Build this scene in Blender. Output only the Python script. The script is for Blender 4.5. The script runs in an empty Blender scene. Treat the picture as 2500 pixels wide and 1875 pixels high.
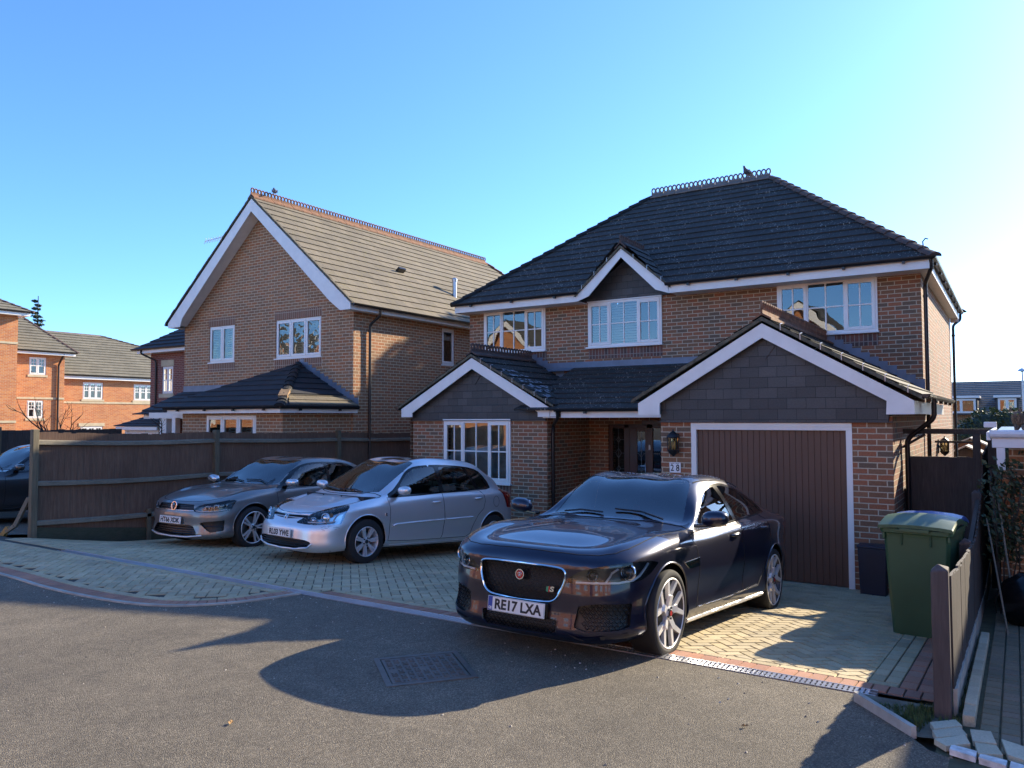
import bpy, bmesh, math, random
import numpy as np
from mathutils import Vector, Matrix, Euler
random.seed(7); rng = np.random.default_rng(7)
SC = bpy.context.scene
COL = SC.collection
PI = math.pi
# ------------------------------------------------------------------ camera
YAW, PITCH, ROLL = 0.576765537, 0.0438877178, -0.0026572
CAM = Vector((3.95092765, -10.8786806, 2.23944648))
_f = Vector((-math.sin(YAW)*math.cos(PITCH), math.cos(YAW)*math.cos(PITCH), math.sin(PITCH)))
_r = Vector((math.cos(YAW), math.sin(YAW), 0)); _u = _r.cross(_f)
_r2 = _r*math.cos(ROLL) + _u*math.sin(ROLL); _u2 = -_r*math.sin(ROLL) + _u*math.cos(ROLL)
cd = bpy.data.cameras.new('camera'); cam = bpy.data.objects.new('camera', cd); COL.objects.link(cam)
cam.matrix_world = Matrix(((_r2.x, _u2.x, -_f.x, CAM.x), (_r2.y, _u2.y, -_f.y, CAM.y), (_r2.z, _u2.z, -_f.z, CAM.z), (0, 0, 0, 1)))
cd.sensor_width = 36; cd.sensor_fit = 'HORIZONTAL'; cd.lens = 36*1878.18/2500; cd.clip_start = .1; cd.clip_end = 3000
SC.camera = cam
# ------------------------------------------------------------------ sky, sun, exposure
SUN_AZ, SUN_EL = math.radians(20.5), math.radians(24.2)      # azimuth from +Y towards +X
w = bpy.data.worlds.new("World"); SC.world = w; w.use_nodes = True
nt = w.node_tree; nt.nodes.clear()
sky = nt.nodes.new('ShaderNodeTexSky'); sky.sky_type = 'NISHITA'; sky.sun_disc = False
sky.sun_elevation = SUN_EL; sky.sun_rotation = SUN_AZ; sky.altitude = 50; sky.air_density = .9; sky.dust_density = .35; sky.ozone_density = 9
bg = nt.nodes.new('ShaderNodeBackground'); bg.inputs['Strength'].default_value = 0.10
wo = nt.nodes.new('ShaderNodeOutputWorld'); nt.links.new(sky.outputs[0], bg.inputs[0]); nt.links.new(bg.outputs[0], wo.inputs[0])
sd = bpy.data.lights.new('sun', 'SUN'); sd.energy = 3.0; sd.angle = math.radians(0.53); sd.color = (1.0, .86, .64)
sun = bpy.data.objects.new('sun', sd); COL.objects.link(sun)
sdir = Vector((math.sin(SUN_AZ)*math.cos(SUN_EL), math.cos(SUN_AZ)*math.cos(SUN_EL), math.sin(SUN_EL)))
sun.rotation_euler = sdir.to_track_quat('Z', 'Y').to_euler(); sun.location = (20, 40, 30)
SC.view_settings.view_transform = 'Standard'; SC.view_settings.look = 'None'
SC.view_settings.exposure = 1.9; SC.view_settings.gamma = 1.0

# ------------------------------------------------------------------ helpers: objects
def tag(o, label=None, cat=None, group=None, kind=None):
    if label: o['label'] = label
    if cat: o['category'] = cat
    if group: o['group'] = group
    if kind: o['kind'] = kind
    return o
def thing(name, label, cat, loc=(0, 0, 0), rz=0, group=None):
    o = bpy.data.objects.new(name, None); COL.objects.link(o); o.empty_display_size = .2
    o.location = loc; o.rotation_euler = (0, 0, rz)
    return tag(o, label, cat, group)
def root_of(o):
    while o.parent: o = o.parent
    return o
def copy_tree(o, parent=None):
    c = o.copy(); COL.objects.link(c)
    if parent is not None: c.parent = parent
    for ch in list(o.children): copy_tree(ch, c)
    return c
def mesh_obj(name, verts, faces, mat, parent=None, local=False, smooth=None, uvs=None, attr=None):
    V = np.asarray(verts, float).reshape(-1, 3)
    if parent is not None and not local: V = V - np.array(root_of(parent).location)
    me = bpy.data.meshes.new(name); me.from_pydata(V.tolist(), [], [list(map(int, f)) for f in faces]); 
    if uvs is not None:
        ul = me.uv_layers.new(name='uv'); ul.data.foreach_set('uv', np.asarray(uvs, np.float32).ravel())
    if attr is not None:
        a = me.attributes.new('rnd', 'FLOAT', 'FACE'); a.data.foreach_set('value', np.asarray(attr, np.float32))
    me.validate(); me.update()
    if smooth is not None:
        me.shade_smooth(); me.set_sharp_from_angle(angle=math.radians(smooth))
    if mat is not None: me.materials.append(mat)
    o = bpy.data.objects.new(name, me); COL.objects.link(o)
    if parent is not None: o.parent = parent
    return o
class MB:
    def __init__(s): s.v = []; s.f = []; s.uv = []; s.a = []; s.has_uv = False
    def add(s, vs, fs, uvs=None, a=0.):
        n = len(s.v); s.v += [tuple(map(float, v)) for v in vs]; s.f += [tuple(i+n for i in f) for f in fs]; s.a += [a]*len(fs)
        if uvs is not None: s.has_uv = True; s.uv += uvs
        else: s.uv += [(0, 0)]*sum(len(f) for f in fs)
        return s
    def box(s, x0, x1, y0, y1, z0, z1, a=0.):
        return s.add([(x0,y0,z0),(x1,y0,z0),(x1,y1,z0),(x0,y1,z0),(x0,y0,z1),(x1,y0,z1),(x1,y1,z1),(x0,y1,z1)],
              [(3,2,1,0),(4,5,6,7),(0,1,5,4),(1,2,6,5),(2,3,7,6),(3,0,4,7)], a=a)
    def obox(s, c, size, R=None, a=0.):
        c = Vector(c); h = Vector(size)/2; R = R or Matrix.Identity(3)
        vs = [c + R @ Vector((sx*h.x, sy*h.y, sz*h.z)) for sz in (-1, 1) for sx, sy in ((-1,-1),(1,-1),(1,1),(-1,1))]
        return s.add(vs, [(3,2,1,0),(4,5,6,7),(0,1,5,4),(1,2,6,5),(2,3,7,6),(3,0,4,7)], a=a)
    def bar(s, p, q, w, h, up=(0, 0, 1), w2=None, h2=None):
        p = Vector(p); q = Vector(q); d = (q-p).normalized(); up = Vector(up); x = d.cross(up)
        if x.length < 1e-6: x = d.cross(Vector((1, 0, 0)))
        x.normalize(); u = x.cross(d); w2 = w if w2 is None else w2; h2 = h if h2 is None else h2; vs = []
        for c, ww, hh in ((p, w, h), (q, w2, h2)):
            vs += [c-x*ww/2-u*hh/2, c+x*ww/2-u*hh/2, c+x*ww/2+u*hh/2, c-x*ww/2+u*hh/2]
        return s.add(vs, [(0,1,2,3)[::-1],(4,5,6,7)[::1],(0,1,5,4),(1,2,6,5),(2,3,7,6),(3,0,4,7)])
    def tube(s, path, r, n=8, cap=True, closed=False):
        P = [Vector(p) for p in path]; m = len(P); rr = r if hasattr(r, '__len__') else [r]*m; ring = []
        prev = None
        for i in range(m):
            if closed: t = P[(i+1) % m]-P[i-1]
            else: t = P[min(i+1, m-1)]-P[max(i-1, 0)]
            t.normalize()
            if prev is None:
                ref = Vector((0, 0, 1)) if abs(t.z) < .9 else Vector((1, 0, 0)); x = t.cross(ref).normalized()
            else:
                x = prev - t*prev.dot(t)
                x = x.normalized() if x.length > 1e-6 else t.orthogonal().normalized()
            prev = x; y = t.cross(x)
            ring.append([P[i] + (x*math.cos(2*PI*k/n) + y*math.sin(2*PI*k/n))*rr[i] for k in range(n)])
        vs = [v for R in ring for v in R]; fs = []
        for i in range(m if closed else m-1):
            j = (i+1) % m
            fs += [(i*n+k, i*n+(k+1) % n, j*n+(k+1) % n, j*n+k) for k in range(n)]
        if cap and not closed: fs += [tuple(range(n))[::-1], tuple((m-1)*n+k for k in range(n))]
        return s.add(vs, fs)
    def prism(s, poly, fn, d0, d1):
        """2-D polygon (counter-clockwise) extruded; fn(a,b,d)->xyz"""
        n = len(poly); vs = [fn(a, b, d0) for a, b in poly] + [fn(a, b, d1) for a, b in poly]
        return s.add(vs, [tuple(range(n))[::-1], tuple(range(n, 2*n))] + [(i, (i+1) % n, n+(i+1) % n, n+i) for i in range(n)])
    def lathe(s, prof, c, axis='z', n=24, cap=False):
        """profile of (r, h) turned about an axis through c"""
        c = Vector(c); vs = []
        for r, h in prof:
            for k in range(n):
                a = 2*PI*k/n; p = (r*math.cos(a), r*math.sin(a), h)
                if axis == 'y': p = (p[0], h, p[1])
                if axis == 'x': p = (h, p[0], p[1])
                vs.append(c + Vector(p))
        m = len(prof); fs = [(i*n+k, i*n+(k+1) % n, (i+1)*n+(k+1) % n, (i+1)*n+k) for i in range(m-1) for k in range(n)]
        if axis == 'y': fs = [f[::-1] for f in fs]
        if cap: fs += [tuple(range(n))[::-1], tuple((m-1)*n+k for k in range(n))]
        return s.add(vs, fs)
    def ball(s, c, r, n=12, m=8, sc=(1, 1, 1)):
        prof = [(math.sin(PI*i/m)*r + 1e-5, -math.cos(PI*i/m)*r) for i in range(m+1)]
        b = MB().lathe(prof, (0, 0, 0), n=n)
        return s.add([(c[0]+v[0]*sc[0], c[1]+v[1]*sc[1], c[2]+v[2]*sc[2]) for v in b.v], b.f)
    def build(s, name, mat, parent=None, smooth=None, local=False, bevel=None, attr=False):
        o = mesh_obj(name, s.v, s.f, mat, parent, local, smooth, s.uv if s.has_uv else None, s.a if attr else None)
        if bevel:
            b = o.modifiers.new('bevel', 'BEVEL'); b.width = bevel; b.segments = 2; b.limit_method = 'ANGLE'; b.angle_limit = math.radians(40)
        return o
def text_mesh(txt, size, bold=0.0, sx=1.0, depth=.002, align='CENTER'):
    cu = bpy.data.curves.new('t', 'FONT'); cu.body = txt; cu.size = size; cu.align_x = align; cu.align_y = 'CENTER'; cu.offset = bold; cu.extrude = depth/2; cu.resolution_u = 3
    o = bpy.data.objects.new('t', cu); COL.objects.link(o)
    dg = bpy.context.evaluated_depsgraph_get(); me = o.evaluated_get(dg).to_mesh()
    V = [(v.co.x*sx, v.co.y, v.co.z) for v in me.vertices]; F = [tuple(p.vertices) for p in me.polygons]
    o.evaluated_get(dg).to_mesh_clear(); bpy.data.objects.remove(o); bpy.data.curves.remove(cu)
    return V, F
# ------------------------------------------------------------------ helpers: materials
def newmat(name):
    m = bpy.data.materials.new(name); m.use_nodes = True; m.node_tree.nodes.clear(); return m, m.node_tree
def N(t, typ, **kw):
    n = t.nodes.new(typ)
    for k, v in kw.items():
        if k.startswith('i_'): n.inputs[k[2:].replace('_', ' ')].default_value = v
        else: setattr(n, k, v)
    return n
def L(t, a, b): t.links.new(a, b)
def c4(c): return (c[0], c[1], c[2], 1)
def principled(t, base=None, rough=.5, metal=0, spec=.5, coat=0, ior=1.5, coat_r=.03):
    b = N(t, 'ShaderNodeBsdfPrincipled'); o = N(t, 'ShaderNodeOutputMaterial'); L(t, b.outputs[0], o.inputs[0])
    if base is not None: b.inputs['Base Color'].default_value = c4(base)
    b.inputs['Roughness'].default_value = rough; b.inputs['Metallic'].default_value = metal; b.inputs['IOR'].default_value = ior
    b.inputs['Specular IOR Level'].default_value = spec; b.inputs['Coat Weight'].default_value = coat; b.inputs['Coat Roughness'].default_value = coat_r
    return b
def ramp(t, fac, stops, interp='LINEAR'):
    r = N(t, 'ShaderNodeValToRGB'); r.color_ramp.interpolation = interp; e = r.color_ramp.elements
    while len(e) < len(stops): e.new(.5)
    for el, (p, c) in zip(e, stops): el.position = p; el.color = c4(c)
    L(t, fac, r.inputs[0]); return r
def noise(t, vec, scale, detail=4, rough=.55, dist=0):
    n = N(t, 'ShaderNodeTexNoise'); n.inputs['Scale'].default_value = scale; n.inputs['Detail'].default_value = detail
    n.inputs['Roughness'].default_value = rough; n.inputs['Distortion'].default_value = dist
    if vec is not None: L(t, vec, n.inputs['Vector'])
    return n
def mix(t, fac, a, b, mode='MIX'):
    m = N(t, 'ShaderNodeMix', data_type='RGBA', blend_type=mode)
    for v, i in ((fac, 0), (a, 6), (b, 7)):
        if isinstance(v, (int, float)): m.inputs[i].default_value = v
        elif isinstance(v, tuple): m.inputs[i].default_value = c4(v)
        else: L(t, v, m.inputs[i])
    return m.outputs[2]
def mth(t, op, a, b=None, c=None):
    m = N(t, 'ShaderNodeMath', operation=op)
    for i, v in enumerate((a, b, c)):
        if v is None: continue
        if isinstance(v, (int, float)): m.inputs[i].default_value = v
        else: L(t, v, m.inputs[i])
    return m.outputs[0]
def bump(t, h, bsdf, strength=.5, dist=.01):
    b = N(t, 'ShaderNodeBump'); b.inputs['Strength'].default_value = strength; b.inputs['Distance'].default_value = dist
    L(t, h, b.inputs['Height']); L(t, b.outputs[0], bsdf.inputs['Normal']); return b
def pos(t): return N(t, 'ShaderNodeNewGeometry').outputs['Position']
def objc(t): return N(t, 'ShaderNodeTexCoord').outputs['Object']
def wallvec(t, swap=False):
    g = N(t, 'ShaderNodeNewGeometry'); sp = N(t, 'ShaderNodeSeparateXYZ'); L(t, g.outputs['Position'], sp.inputs[0])
    sn = N(t, 'ShaderNodeSeparateXYZ'); L(t, g.outputs['True Normal'], sn.inputs[0])
    s = mth(t, 'GREATER_THAN', mth(t, 'ABSOLUTE', sn.outputs[0]), .6)
    h = N(t, 'ShaderNodeMix', data_type='FLOAT'); L(t, s, h.inputs[0]); L(t, sp.outputs[0], h.inputs[2]); L(t, sp.outputs[1], h.inputs[3])
    c = N(t, 'ShaderNodeCombineXYZ')
    L(t, h.outputs[0], c.inputs[1 if swap else 0]); L(t, sp.outputs[2], c.inputs[0 if swap else 1]); return c.outputs[0]
def simple(name, base, rough=.5, metal=0, spec=.5, coat=0, var=0.0, vscale=3, bmp=0, bscale=60, ior=1.5, coat_r=.03):
    """plain material with a little large-scale tone variation and fine bump"""
    m, t = newmat(name); b = principled(t, base, rough, metal, spec, coat, ior, coat_r); P = objc(t)
    if var:
        n = noise(t, P, vscale, 5); r = ramp(t, n.outputs[0], [(.3, tuple(c*(1-var) for c in base)), (.7, tuple(min(1, c*(1+var)) for c in base))]); L(t, r.outputs[0], b.inputs['Base Color'])
        rr = N(t, 'ShaderNodeMapRange'); L(t, n.outputs[0], rr.inputs[0]); rr.inputs[3].default_value = max(0, rough-.12*min(1, rough*2)); rr.inputs[4].default_value = min(1, rough+.12*min(1, rough*2)); L(t, rr.outputs[0], b.inputs['Roughness'])
    if bmp: bump(t, noise(t, P, bscale, 4).outputs[0], b, bmp, .004)
    return m
def brick_mat(name, cols, mortar, bw=.225, bh=.075, swap=False, ms=.0075, offset=.5, stain=.25, rough=.85):
    m, t = newmat(name); b = principled(t, None, rough); V = wallvec(t, swap)
    jit = noise(t, V, 9, 2); vm = N(t, 'ShaderNodeVectorMath', operation='MULTIPLY_ADD'); L(t, jit.outputs[1], vm.inputs[0]); vm.inputs[1].default_value = (.006, .004, 0); L(t, V, vm.inputs[2])
    br = N(t, 'ShaderNodeTexBrick', offset=offset); L(t, vm.outputs[0], br.inputs['Vector'])
    br.inputs['Color1'].default_value = (0, 0, 0, 1); br.inputs['Color2'].default_value = (1, 1, 1, 1); br.inputs['Mortar'].default_value = (.5, .5, .5, 1)
    br.inputs['Scale'].default_value = 1; br.inputs['Mortar Size'].default_value = ms; br.inputs['Mortar Smooth'].default_value = .15
    br.inputs['Brick Width'].default_value = bw; br.inputs['Row Height'].default_value = bh
    k = len(cols); r = ramp(t, br.outputs[0], [((i+.0)/k, c) for i, c in enumerate(cols)], 'CONSTANT')
    n1 = noise(t, V, 45, 5, .7); n2 = noise(t, V, 1.1, 4)
    c = mix(t, .55, r.outputs[0], n1.outputs[0], 'OVERLAY')
    c = mix(t, stain, c, n2.outputs[0], 'OVERLAY')
    mc = mix(t, .4, mortar, n1.outputs[0], 'OVERLAY')
    L(t, mix(t, br.outputs[1], c, mc), b.inputs['Base Color'])
    h = mth(t, 'ADD', mth(t, 'MULTIPLY', mth(t, 'SUBTRACT', 1., br.outputs[1]), 1.), mth(t, 'MULTIPLY', n1.outputs[0], .35))
    bump(t, h, b, .8, .006); return m
def roof_mat(name, cols, speck, speck_amt, bw=.33, bh=.30, moss=None):
    m, t = newmat(name); b = principled(t, None, .8); tc = N(t, 'ShaderNodeTexCoord'); U = tc.outputs['UV']
    br = N(t, 'ShaderNodeTexBrick', offset=.5); L(t, U, br.inputs['Vector']); br.inputs['Color1'].default_value = (0, 0, 0, 1); br.inputs['Color2'].default_value = (1, 1, 1, 1)
    br.inputs['Scale'].default_value = 1; br.inputs['Mortar Size'].default_value = .006; br.inputs['Mortar Smooth'].default_value = .3; br.inputs['Brick Width'].default_value = bw; br.inputs['Row Height'].default_value = bh
    r = ramp(t, br.outputs[0], [(i/(len(cols)-1), c) for i, c in enumerate(cols)])
    n1 = noise(t, U, 38, 6, .7); n2 = noise(t, U, .8, 4); c = mix(t, .5, r.outputs[0], n1.outputs[0], 'OVERLAY'); c = mix(t, .35, c, n2.outputs[0], 'OVERLAY')
    if moss:
        ms = ramp(t, noise(t, U, 5, 6, .7).outputs[0], [(.52, (0, 0, 0)), (.66, (1, 1, 1))]); c = mix(t, mth(t, 'MULTIPLY', ms.outputs[0], .55), c, moss)
    if speck_amt:
        vo = N(t, 'ShaderNodeTexVoronoi'); vo.inputs['Scale'].default_value = 22; L(t, U, vo.inputs['Vector'])
        patch = noise(t, U, 1.3, 4); th = mth(t, 'MULTIPLY', mth(t, 'POWER', patch.outputs[0], 1.6), speck_amt*1.5)
        sp = mth(t, 'LESS_THAN', vo.outputs['Distance'], th); big = noise(t, U, 30, 2)
        sp = mth(t, 'MULTIPLY', sp, mth(t, 'GREATER_THAN', big.outputs[0], .46)); c = mix(t, mth(t, 'MULTIPLY', sp, .8), c, speck)
    c = mix(t, mth(t, 'MULTIPLY', br.outputs[1], .8), c, tuple(x*.35 for x in cols[0]))
    L(t, c, b.inputs['Base Color']); bump(t, mth(t, 'ADD', mth(t, 'MULTIPLY', br.outputs[1], -.8), mth(t, 'MULTIPLY', n1.outputs[0], .5)), b, .6, .008); return m
def glass_mat(name, ior=1.75, tint=(.80, .86, .84), rough=0.0, wob=0.0, wscale=2.5, refl=None):
    m, t = newmat(name); o = N(t, 'ShaderNodeOutputMaterial'); mx = N(t, 'ShaderNodeMixShader'); tr = N(t, 'ShaderNodeBsdfTransparent'); gl = N(t, 'ShaderNodeBsdfGlossy')
    tr.inputs[0].default_value = c4(tint); gl.inputs['Roughness'].default_value = rough; fr = N(t, 'ShaderNodeFresnel'); fr.inputs[0].default_value = ior
    L(t, fr.outputs[0], mx.inputs[0]); L(t, tr.outputs[0], mx.inputs[1]); L(t, gl.outputs[0], mx.inputs[2]); L(t, mx.outputs[0], o.inputs[0])
    if wob:
        bp = N(t, 'ShaderNodeBump'); bp.inputs['Strength'].default_value = wob; bp.inputs['Distance'].default_value = .05
        L(t, noise(t, pos(t), wscale, 1).outputs[0], bp.inputs['Height']); L(t, bp.outputs[0], gl.inputs['Normal'])
    return m
def wood_mat(name, cols, rough=.8, scale=(14, 14, 1.2), bmp=.4):
    m, t = newmat(name); b = principled(t, None, rough); mp = N(t, 'ShaderNodeMapping'); mp.inputs['Scale'].default_value = scale; L(t, pos(t), mp.inputs[0])
    n = noise(t, mp.outputs[0], 3, 6, .65, .6); r = ramp(t, n.outputs[0], [(.25, cols[0]), (.5, cols[1]), (.75, cols[2])])
    n2 = noise(t, pos(t), 1.4, 3); L(t, mix(t, .45, r.outputs[0], n2.outputs[0], 'OVERLAY'), b.inputs['Base Color']); bump(t, n.outputs[0], b, bmp, .004); return m

M = {}
M['brick'] = brick_mat('house brick', [(.24,.115,.058),(.30,.115,.055),(.26,.13,.068),(.165,.105,.066),(.33,.125,.06),(.21,.11,.06),(.28,.11,.055)], (.50,.42,.30))
M['brick_soldier'] = brick_mat('soldier brick', [(.17,.07,.05),(.13,.07,.055),(.10,.06,.05),(.20,.08,.055)], (.30,.25,.20), swap=True, offset=0.)
M['brick_tan'] = brick_mat('brown house brick', [(.31,.15,.07),(.35,.14,.06),(.29,.155,.08),(.38,.165,.07),(.26,.135,.07),(.34,.165,.08)], (.58,.47,.32))
M['brick_tan_soldier'] = brick_mat('brown soldier brick', [(.25,.11,.065),(.21,.10,.06),(.23,.12,.075)], (.46,.37,.27), swap=True, offset=0.)
M['brick_red'] = brick_mat('red flats brick', [(.46,.16,.055),(.52,.20,.065),(.43,.15,.055),(.50,.205,.08)], (.46,.33,.22))
M['brick_dark'] = brick_mat('dark red brick', [(.20,.055,.04),(.24,.065,.045),(.17,.05,.04),(.22,.07,.05)], (.34,.26,.21))
M['stone'] = simple('stone dressing', (.50,.42,.28), .8, var=.15, bmp=.2)
M['white'] = simple('white upvc', (.80,.78,.74), .35, var=.04, vscale=2)
M['white_dirty'] = simple('weathered white board', (.80,.775,.73), .45, var=.07, vscale=4, bmp=.05)
M['roof_slate'] = roof_mat('dark roof tile', [(.027,.024,.021),(.038,.034,.030),(.031,.028,.025)], (.36,.35,.31), .42)
M['roof_tan'] = roof_mat('weathered tan roof tile', [(.135,.112,.078),(.19,.155,.105),(.155,.13,.09)], (.36,.32,.22), .22, moss=(.17,.14,.05))
M['roof_grey'] = roof_mat('grey roof tile', [(.15,.135,.10),(.19,.17,.125),(.165,.15,.11)], (.3,.28,.2), .08)
M['roof_black'] = roof_mat('black roof tile', [(.020,.021,.025),(.028,.029,.034),(.023,.023,.028)], (.2,.2,.2), .06)
M['slate'] = brick_mat('hung slate', [(.052,.050,.047),(.063,.060,.056),(.048,.046,.043),(.070,.066,.061)], (.012,.013,.015), bw=.25, bh=.147, ms=.003, stain=.4, rough=.55)
M['terracotta'] = simple('weathered terracotta ridge', (.22,.105,.055), .85, var=.35, vscale=9, bmp=.3)
M['ridge_dark'] = simple('dark brown ridge tile', (.10,.062,.05), .8, var=.3, vscale=9, bmp=.3)
M['ridge_grey'] = simple('grey brown ridge tile', (.16,.13,.115), .8, var=.25, vscale=9, bmp=.3)
M['mortar_moss'] = simple('mossy mortar', (.115,.10,.068), .95, var=.5, vscale=14, bmp=.6, bscale=40)
M['lead'] = simple('lead flashing', (.16,.19,.24), .5, .2, var=.2, vscale=3, bmp=.1)
M['black_pl'] = simple('black plastic', (.012,.012,.014), .35, var=.2)
M['iron'] = simple('black iron', (.012,.013,.016), .45, bmp=.1)
M['garage'] = None
M['pane'] = glass_mat('window pane', 2.3, (.75,.80,.78), wob=.035, wscale=2.0)
M['pane_wavy'] = glass_mat('wavy window pane', 2.3, (.75,.80,.78), wob=.16, wscale=4.5)
M['blind'] = simple('white blind slat', (.62,.66,.66), .5)
M['curtain'] = simple('cream curtain', (.45,.42,.36), .9, var=.2, vscale=8)
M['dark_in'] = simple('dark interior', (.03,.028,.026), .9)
M['alu'] = simple('galvanised metal', (.55,.56,.58), .38, .85, var=.1)
M['chrome'] = simple('chrome', (.86,.86,.88), .08, 1.)
# ================================================================== ground
def cl(v, a=0., b=1.): return max(a, min(b, v))
def gz(x, y):
    if y > 0: z = 0.
    elif y > -5.25: z = -.08*y
    else: z = min(.42 + .01*(-5.25-y), .9)
    return z - .15*cl((-7.3-x)/1.8)*cl((y+4.9)/1.5)
def asphalt_mat(name, a, b_, sp):
    m, t = newmat(name); b = principled(t, None, .82); P = pos(t)
    vo = N(t, 'ShaderNodeTexVoronoi'); vo.inputs['Scale'].default_value = 150; L(t, P, vo.inputs['Vector'])
    n1 = noise(t, P, 210, 4, .75); n2 = noise(t, P, .55, 6, .65); n3 = noise(t, P, 5, 5, .65, .8)
    r = ramp(t, mix(t, .45, vo.outputs['Color'], n1.outputs[0]), [(.25, a), (.55, b_), (.8, sp)])
    c = mix(t, .6, r.outputs[0], n2.outputs[0], 'OVERLAY'); c = mix(t, .45, c, n3.outputs[0], 'OVERLAY'); L(t, c, b.inputs['Base Color'])
    h = mth(t, 'ADD', mth(t, 'MULTIPLY', vo.outputs['Distance'], -1.0), mth(t, 'MULTIPLY', n1.outputs[0], .8)); bump(t, h, b, .9, .007); return m
M['asphalt'] = asphalt_mat('road asphalt', (.068,.056,.040), (.155,.130,.092), (.32,.275,.20))
def paver_mat(name, cols):
    m, t = newmat(name); b = principled(t, None, .85); a = N(t, 'ShaderNodeAttribute', attribute_name='rnd'); k = len(cols)
    r = ramp(t, a.outputs['Fac'], [(i/(k-1), c) for i, c in enumerate(cols)]); P = pos(t); n = noise(t, P, 90, 4, .7); n2 = noise(t, P, 1.3, 5, .6)
    c = mix(t, .45, r.outputs[0], n.outputs[0], 'OVERLAY'); c = mix(t, .45, c, n2.outputs[0], 'OVERLAY'); L(t, c, b.inputs['Base Color']); bump(t, n.outputs[0], b, .5, .004); return m
M['paver'] = paver_mat('tan grey block paving', [(.36,.295,.175),(.44,.36,.215),(.50,.41,.25),(.40,.335,.215),(.46,.37,.21)])
M['paver_red'] = paver_mat('red block paving', [(.36,.17,.105),(.43,.205,.125),(.32,.155,.105),(.41,.22,.145)])
M['joint'] = simple('joint sand', (.055,.052,.042), .95, var=.4, vscale=6)
M['soil'] = simple('soil and gravel', (.16,.14,.10), .95, var=.4, vscale=8, bmp=.8, bscale=25)
M['concrete'] = simple('pale concrete', (.40,.38,.33), .85, var=.25, vscale=6, bmp=.3)

def graded(lo, hi, near, far_steps):
    a = list(np.arange(lo, hi+1e-6, near)); s = near
    while a[-1] < 900: s *= 1.5; a.append(a[-1]+s)
    s = near
    while a[0] > -900: s *= 1.5; a.insert(0, a[0]-s)
    return a
xs = graded(-14, 8, .6, 0); ys = graded(-8, 6, .6, 0); V = []; F = []
for y in ys:
    for x in xs: V.append((x, y, gz(x, y)-.07))
nx = len(xs)
for j in range(len(ys)-1):
    for i in range(nx-1): F.append((j*nx+i, j*nx+i+1, (j+1)*nx+i+1, (j+1)*nx+i))
tag(mesh_obj('ground', V, F, M['soil']), kind='structure')

# kerb curve of the left apron (outer edge), resampled
_ek = [(-15,-6.5),(-9,-6.5),(-6.01,-6.56),(-4.8,-6.64),(-3.9,-6.62),(-3.34,-6.55),(-2.98,-6.43),(-2.74,-6.26),(-2.54,-6.02),(-2.4,-5.72),(-2.28,-5.33)]
def resample(P, step):
    P = [np.array(p, float) for p in P]; out = []
    for i in range(len(P)-1):                                   # Catmull-Rom
        p0 = P[max(i-1, 0)]; p1 = P[i]; p2 = P[i+1]; p3 = P[min(i+2, len(P)-1)]
        for u in np.linspace(0, 1, 12, endpoint=False):
            out.append(.5*((2*p1)+(p2-p0)*u+(2*p0-5*p1+4*p2-p3)*u*u+(3*p1-p0-3*p2+p3)*u**3))
    out.append(P[-1]); d = [0]
    for a, b in zip(out, out[1:]): d.append(d[-1]+np.linalg.norm(b-a))
    n = int(d[-1]/step); t = np.linspace(0, d[-1], n+1); o = np.array(out)
    return np.stack([np.interp(t, d, o[:, 0]), np.interp(t, d, o[:, 1])], 1)
EDGE = resample(_ek, .104)
def rz(y): return .42 + .01*(-5.25-y)
# road: one planar sheet following the same fall
right_edge = [(3.30,-5.33),(3.07,-5.50),(3.41,-5.90),(3.52,-6.06),(3.68,-6.13),(3.85,-6.20),(4.4,-6.38),(9,-7.8),(70,-20)]
poly = [(x, y) for x, y in EDGE[::-1]]
poly = right_edge[::-1][:] + poly + [(-70,-6.5),(-70,-45),(70,-45)]
bm = bmesh.new(); vs = [bm.verts.new((x, y, rz(y)-.004)) for x, y in poly]; f = bm.faces.new(vs); bmesh.ops.triangulate(bm, faces=[f])
me = bpy.data.meshes.new('road'); bm.normal_update()
for f in bm.faces:
    if f.normal.z < 0: f.normal_flip()
bm.to_mesh(me); bm.free(); me.materials.append(M['asphalt']); road = bpy.data.objects.new('road', me); COL.objects.link(road); tag(road, kind='structure')
# worn seam / patched trench line is part of the material; driveway next
def clip_poly(P, hps):
    """keep the side a*x+b*y+c>=0 for every half plane"""
    for a, b, c in hps:
        out = []
        for i in range(len(P)):
            p, q = P[i], P[(i+1) % len(P)]; dp = a*p[0]+b*p[1]+c; dq = a*q[0]+b*q[1]+c
            if dp >= 0: out.append(p)
            if (dp >= 0) != (dq >= 0):
                u = dp/(dp-dq); out.append((p[0]+(q[0]-p[0])*u, p[1]+(q[1]-p[1])*u))
        P = out
        if len(P) < 3: return []
    return P
def area(P): return .5*sum(P[i][0]*P[(i+1) % len(P)][1]-P[(i+1) % len(P)][0]*P[i][1] for i in range(len(P)))
def put_paver(mb, P, zf=gz, ch=.006):
    """one block: flat top with a chamfer down to the joint"""
    if len(P) < 3 or abs(area(P)) < 6e-4: return
    if area(P) < 0: P = P[::-1]
    cx = sum(p[0] for p in P)/len(P); cy = sum(p[1] for p in P)/len(P); dz = random.uniform(-.0015, .0015); tx, ty = random.uniform(-.008, .008), random.uniform(-.008, .008)
    top = []; low = []
    for x, y in P:
        d = math.hypot(x-cx, y-cy) or 1; k = max(0, 1-ch/d*1.3); X, Y = cx+(x-cx)*k, cy+(y-cy)*k
        z = zf(cx, cy)+(zf(X, Y)-zf(cx, cy))+dz+tx*(X-cx)+ty*(Y-cy); top.append((X, Y, z)); low.append((x, y, z-.009))
    n = len(P); mb.add(top+low, [tuple(range(n))] + [(n+i, n+(i+1) % n, (i+1) % n, i) for i in range(n)], a=random.random())
Wp = .104; G = .0035
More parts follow.
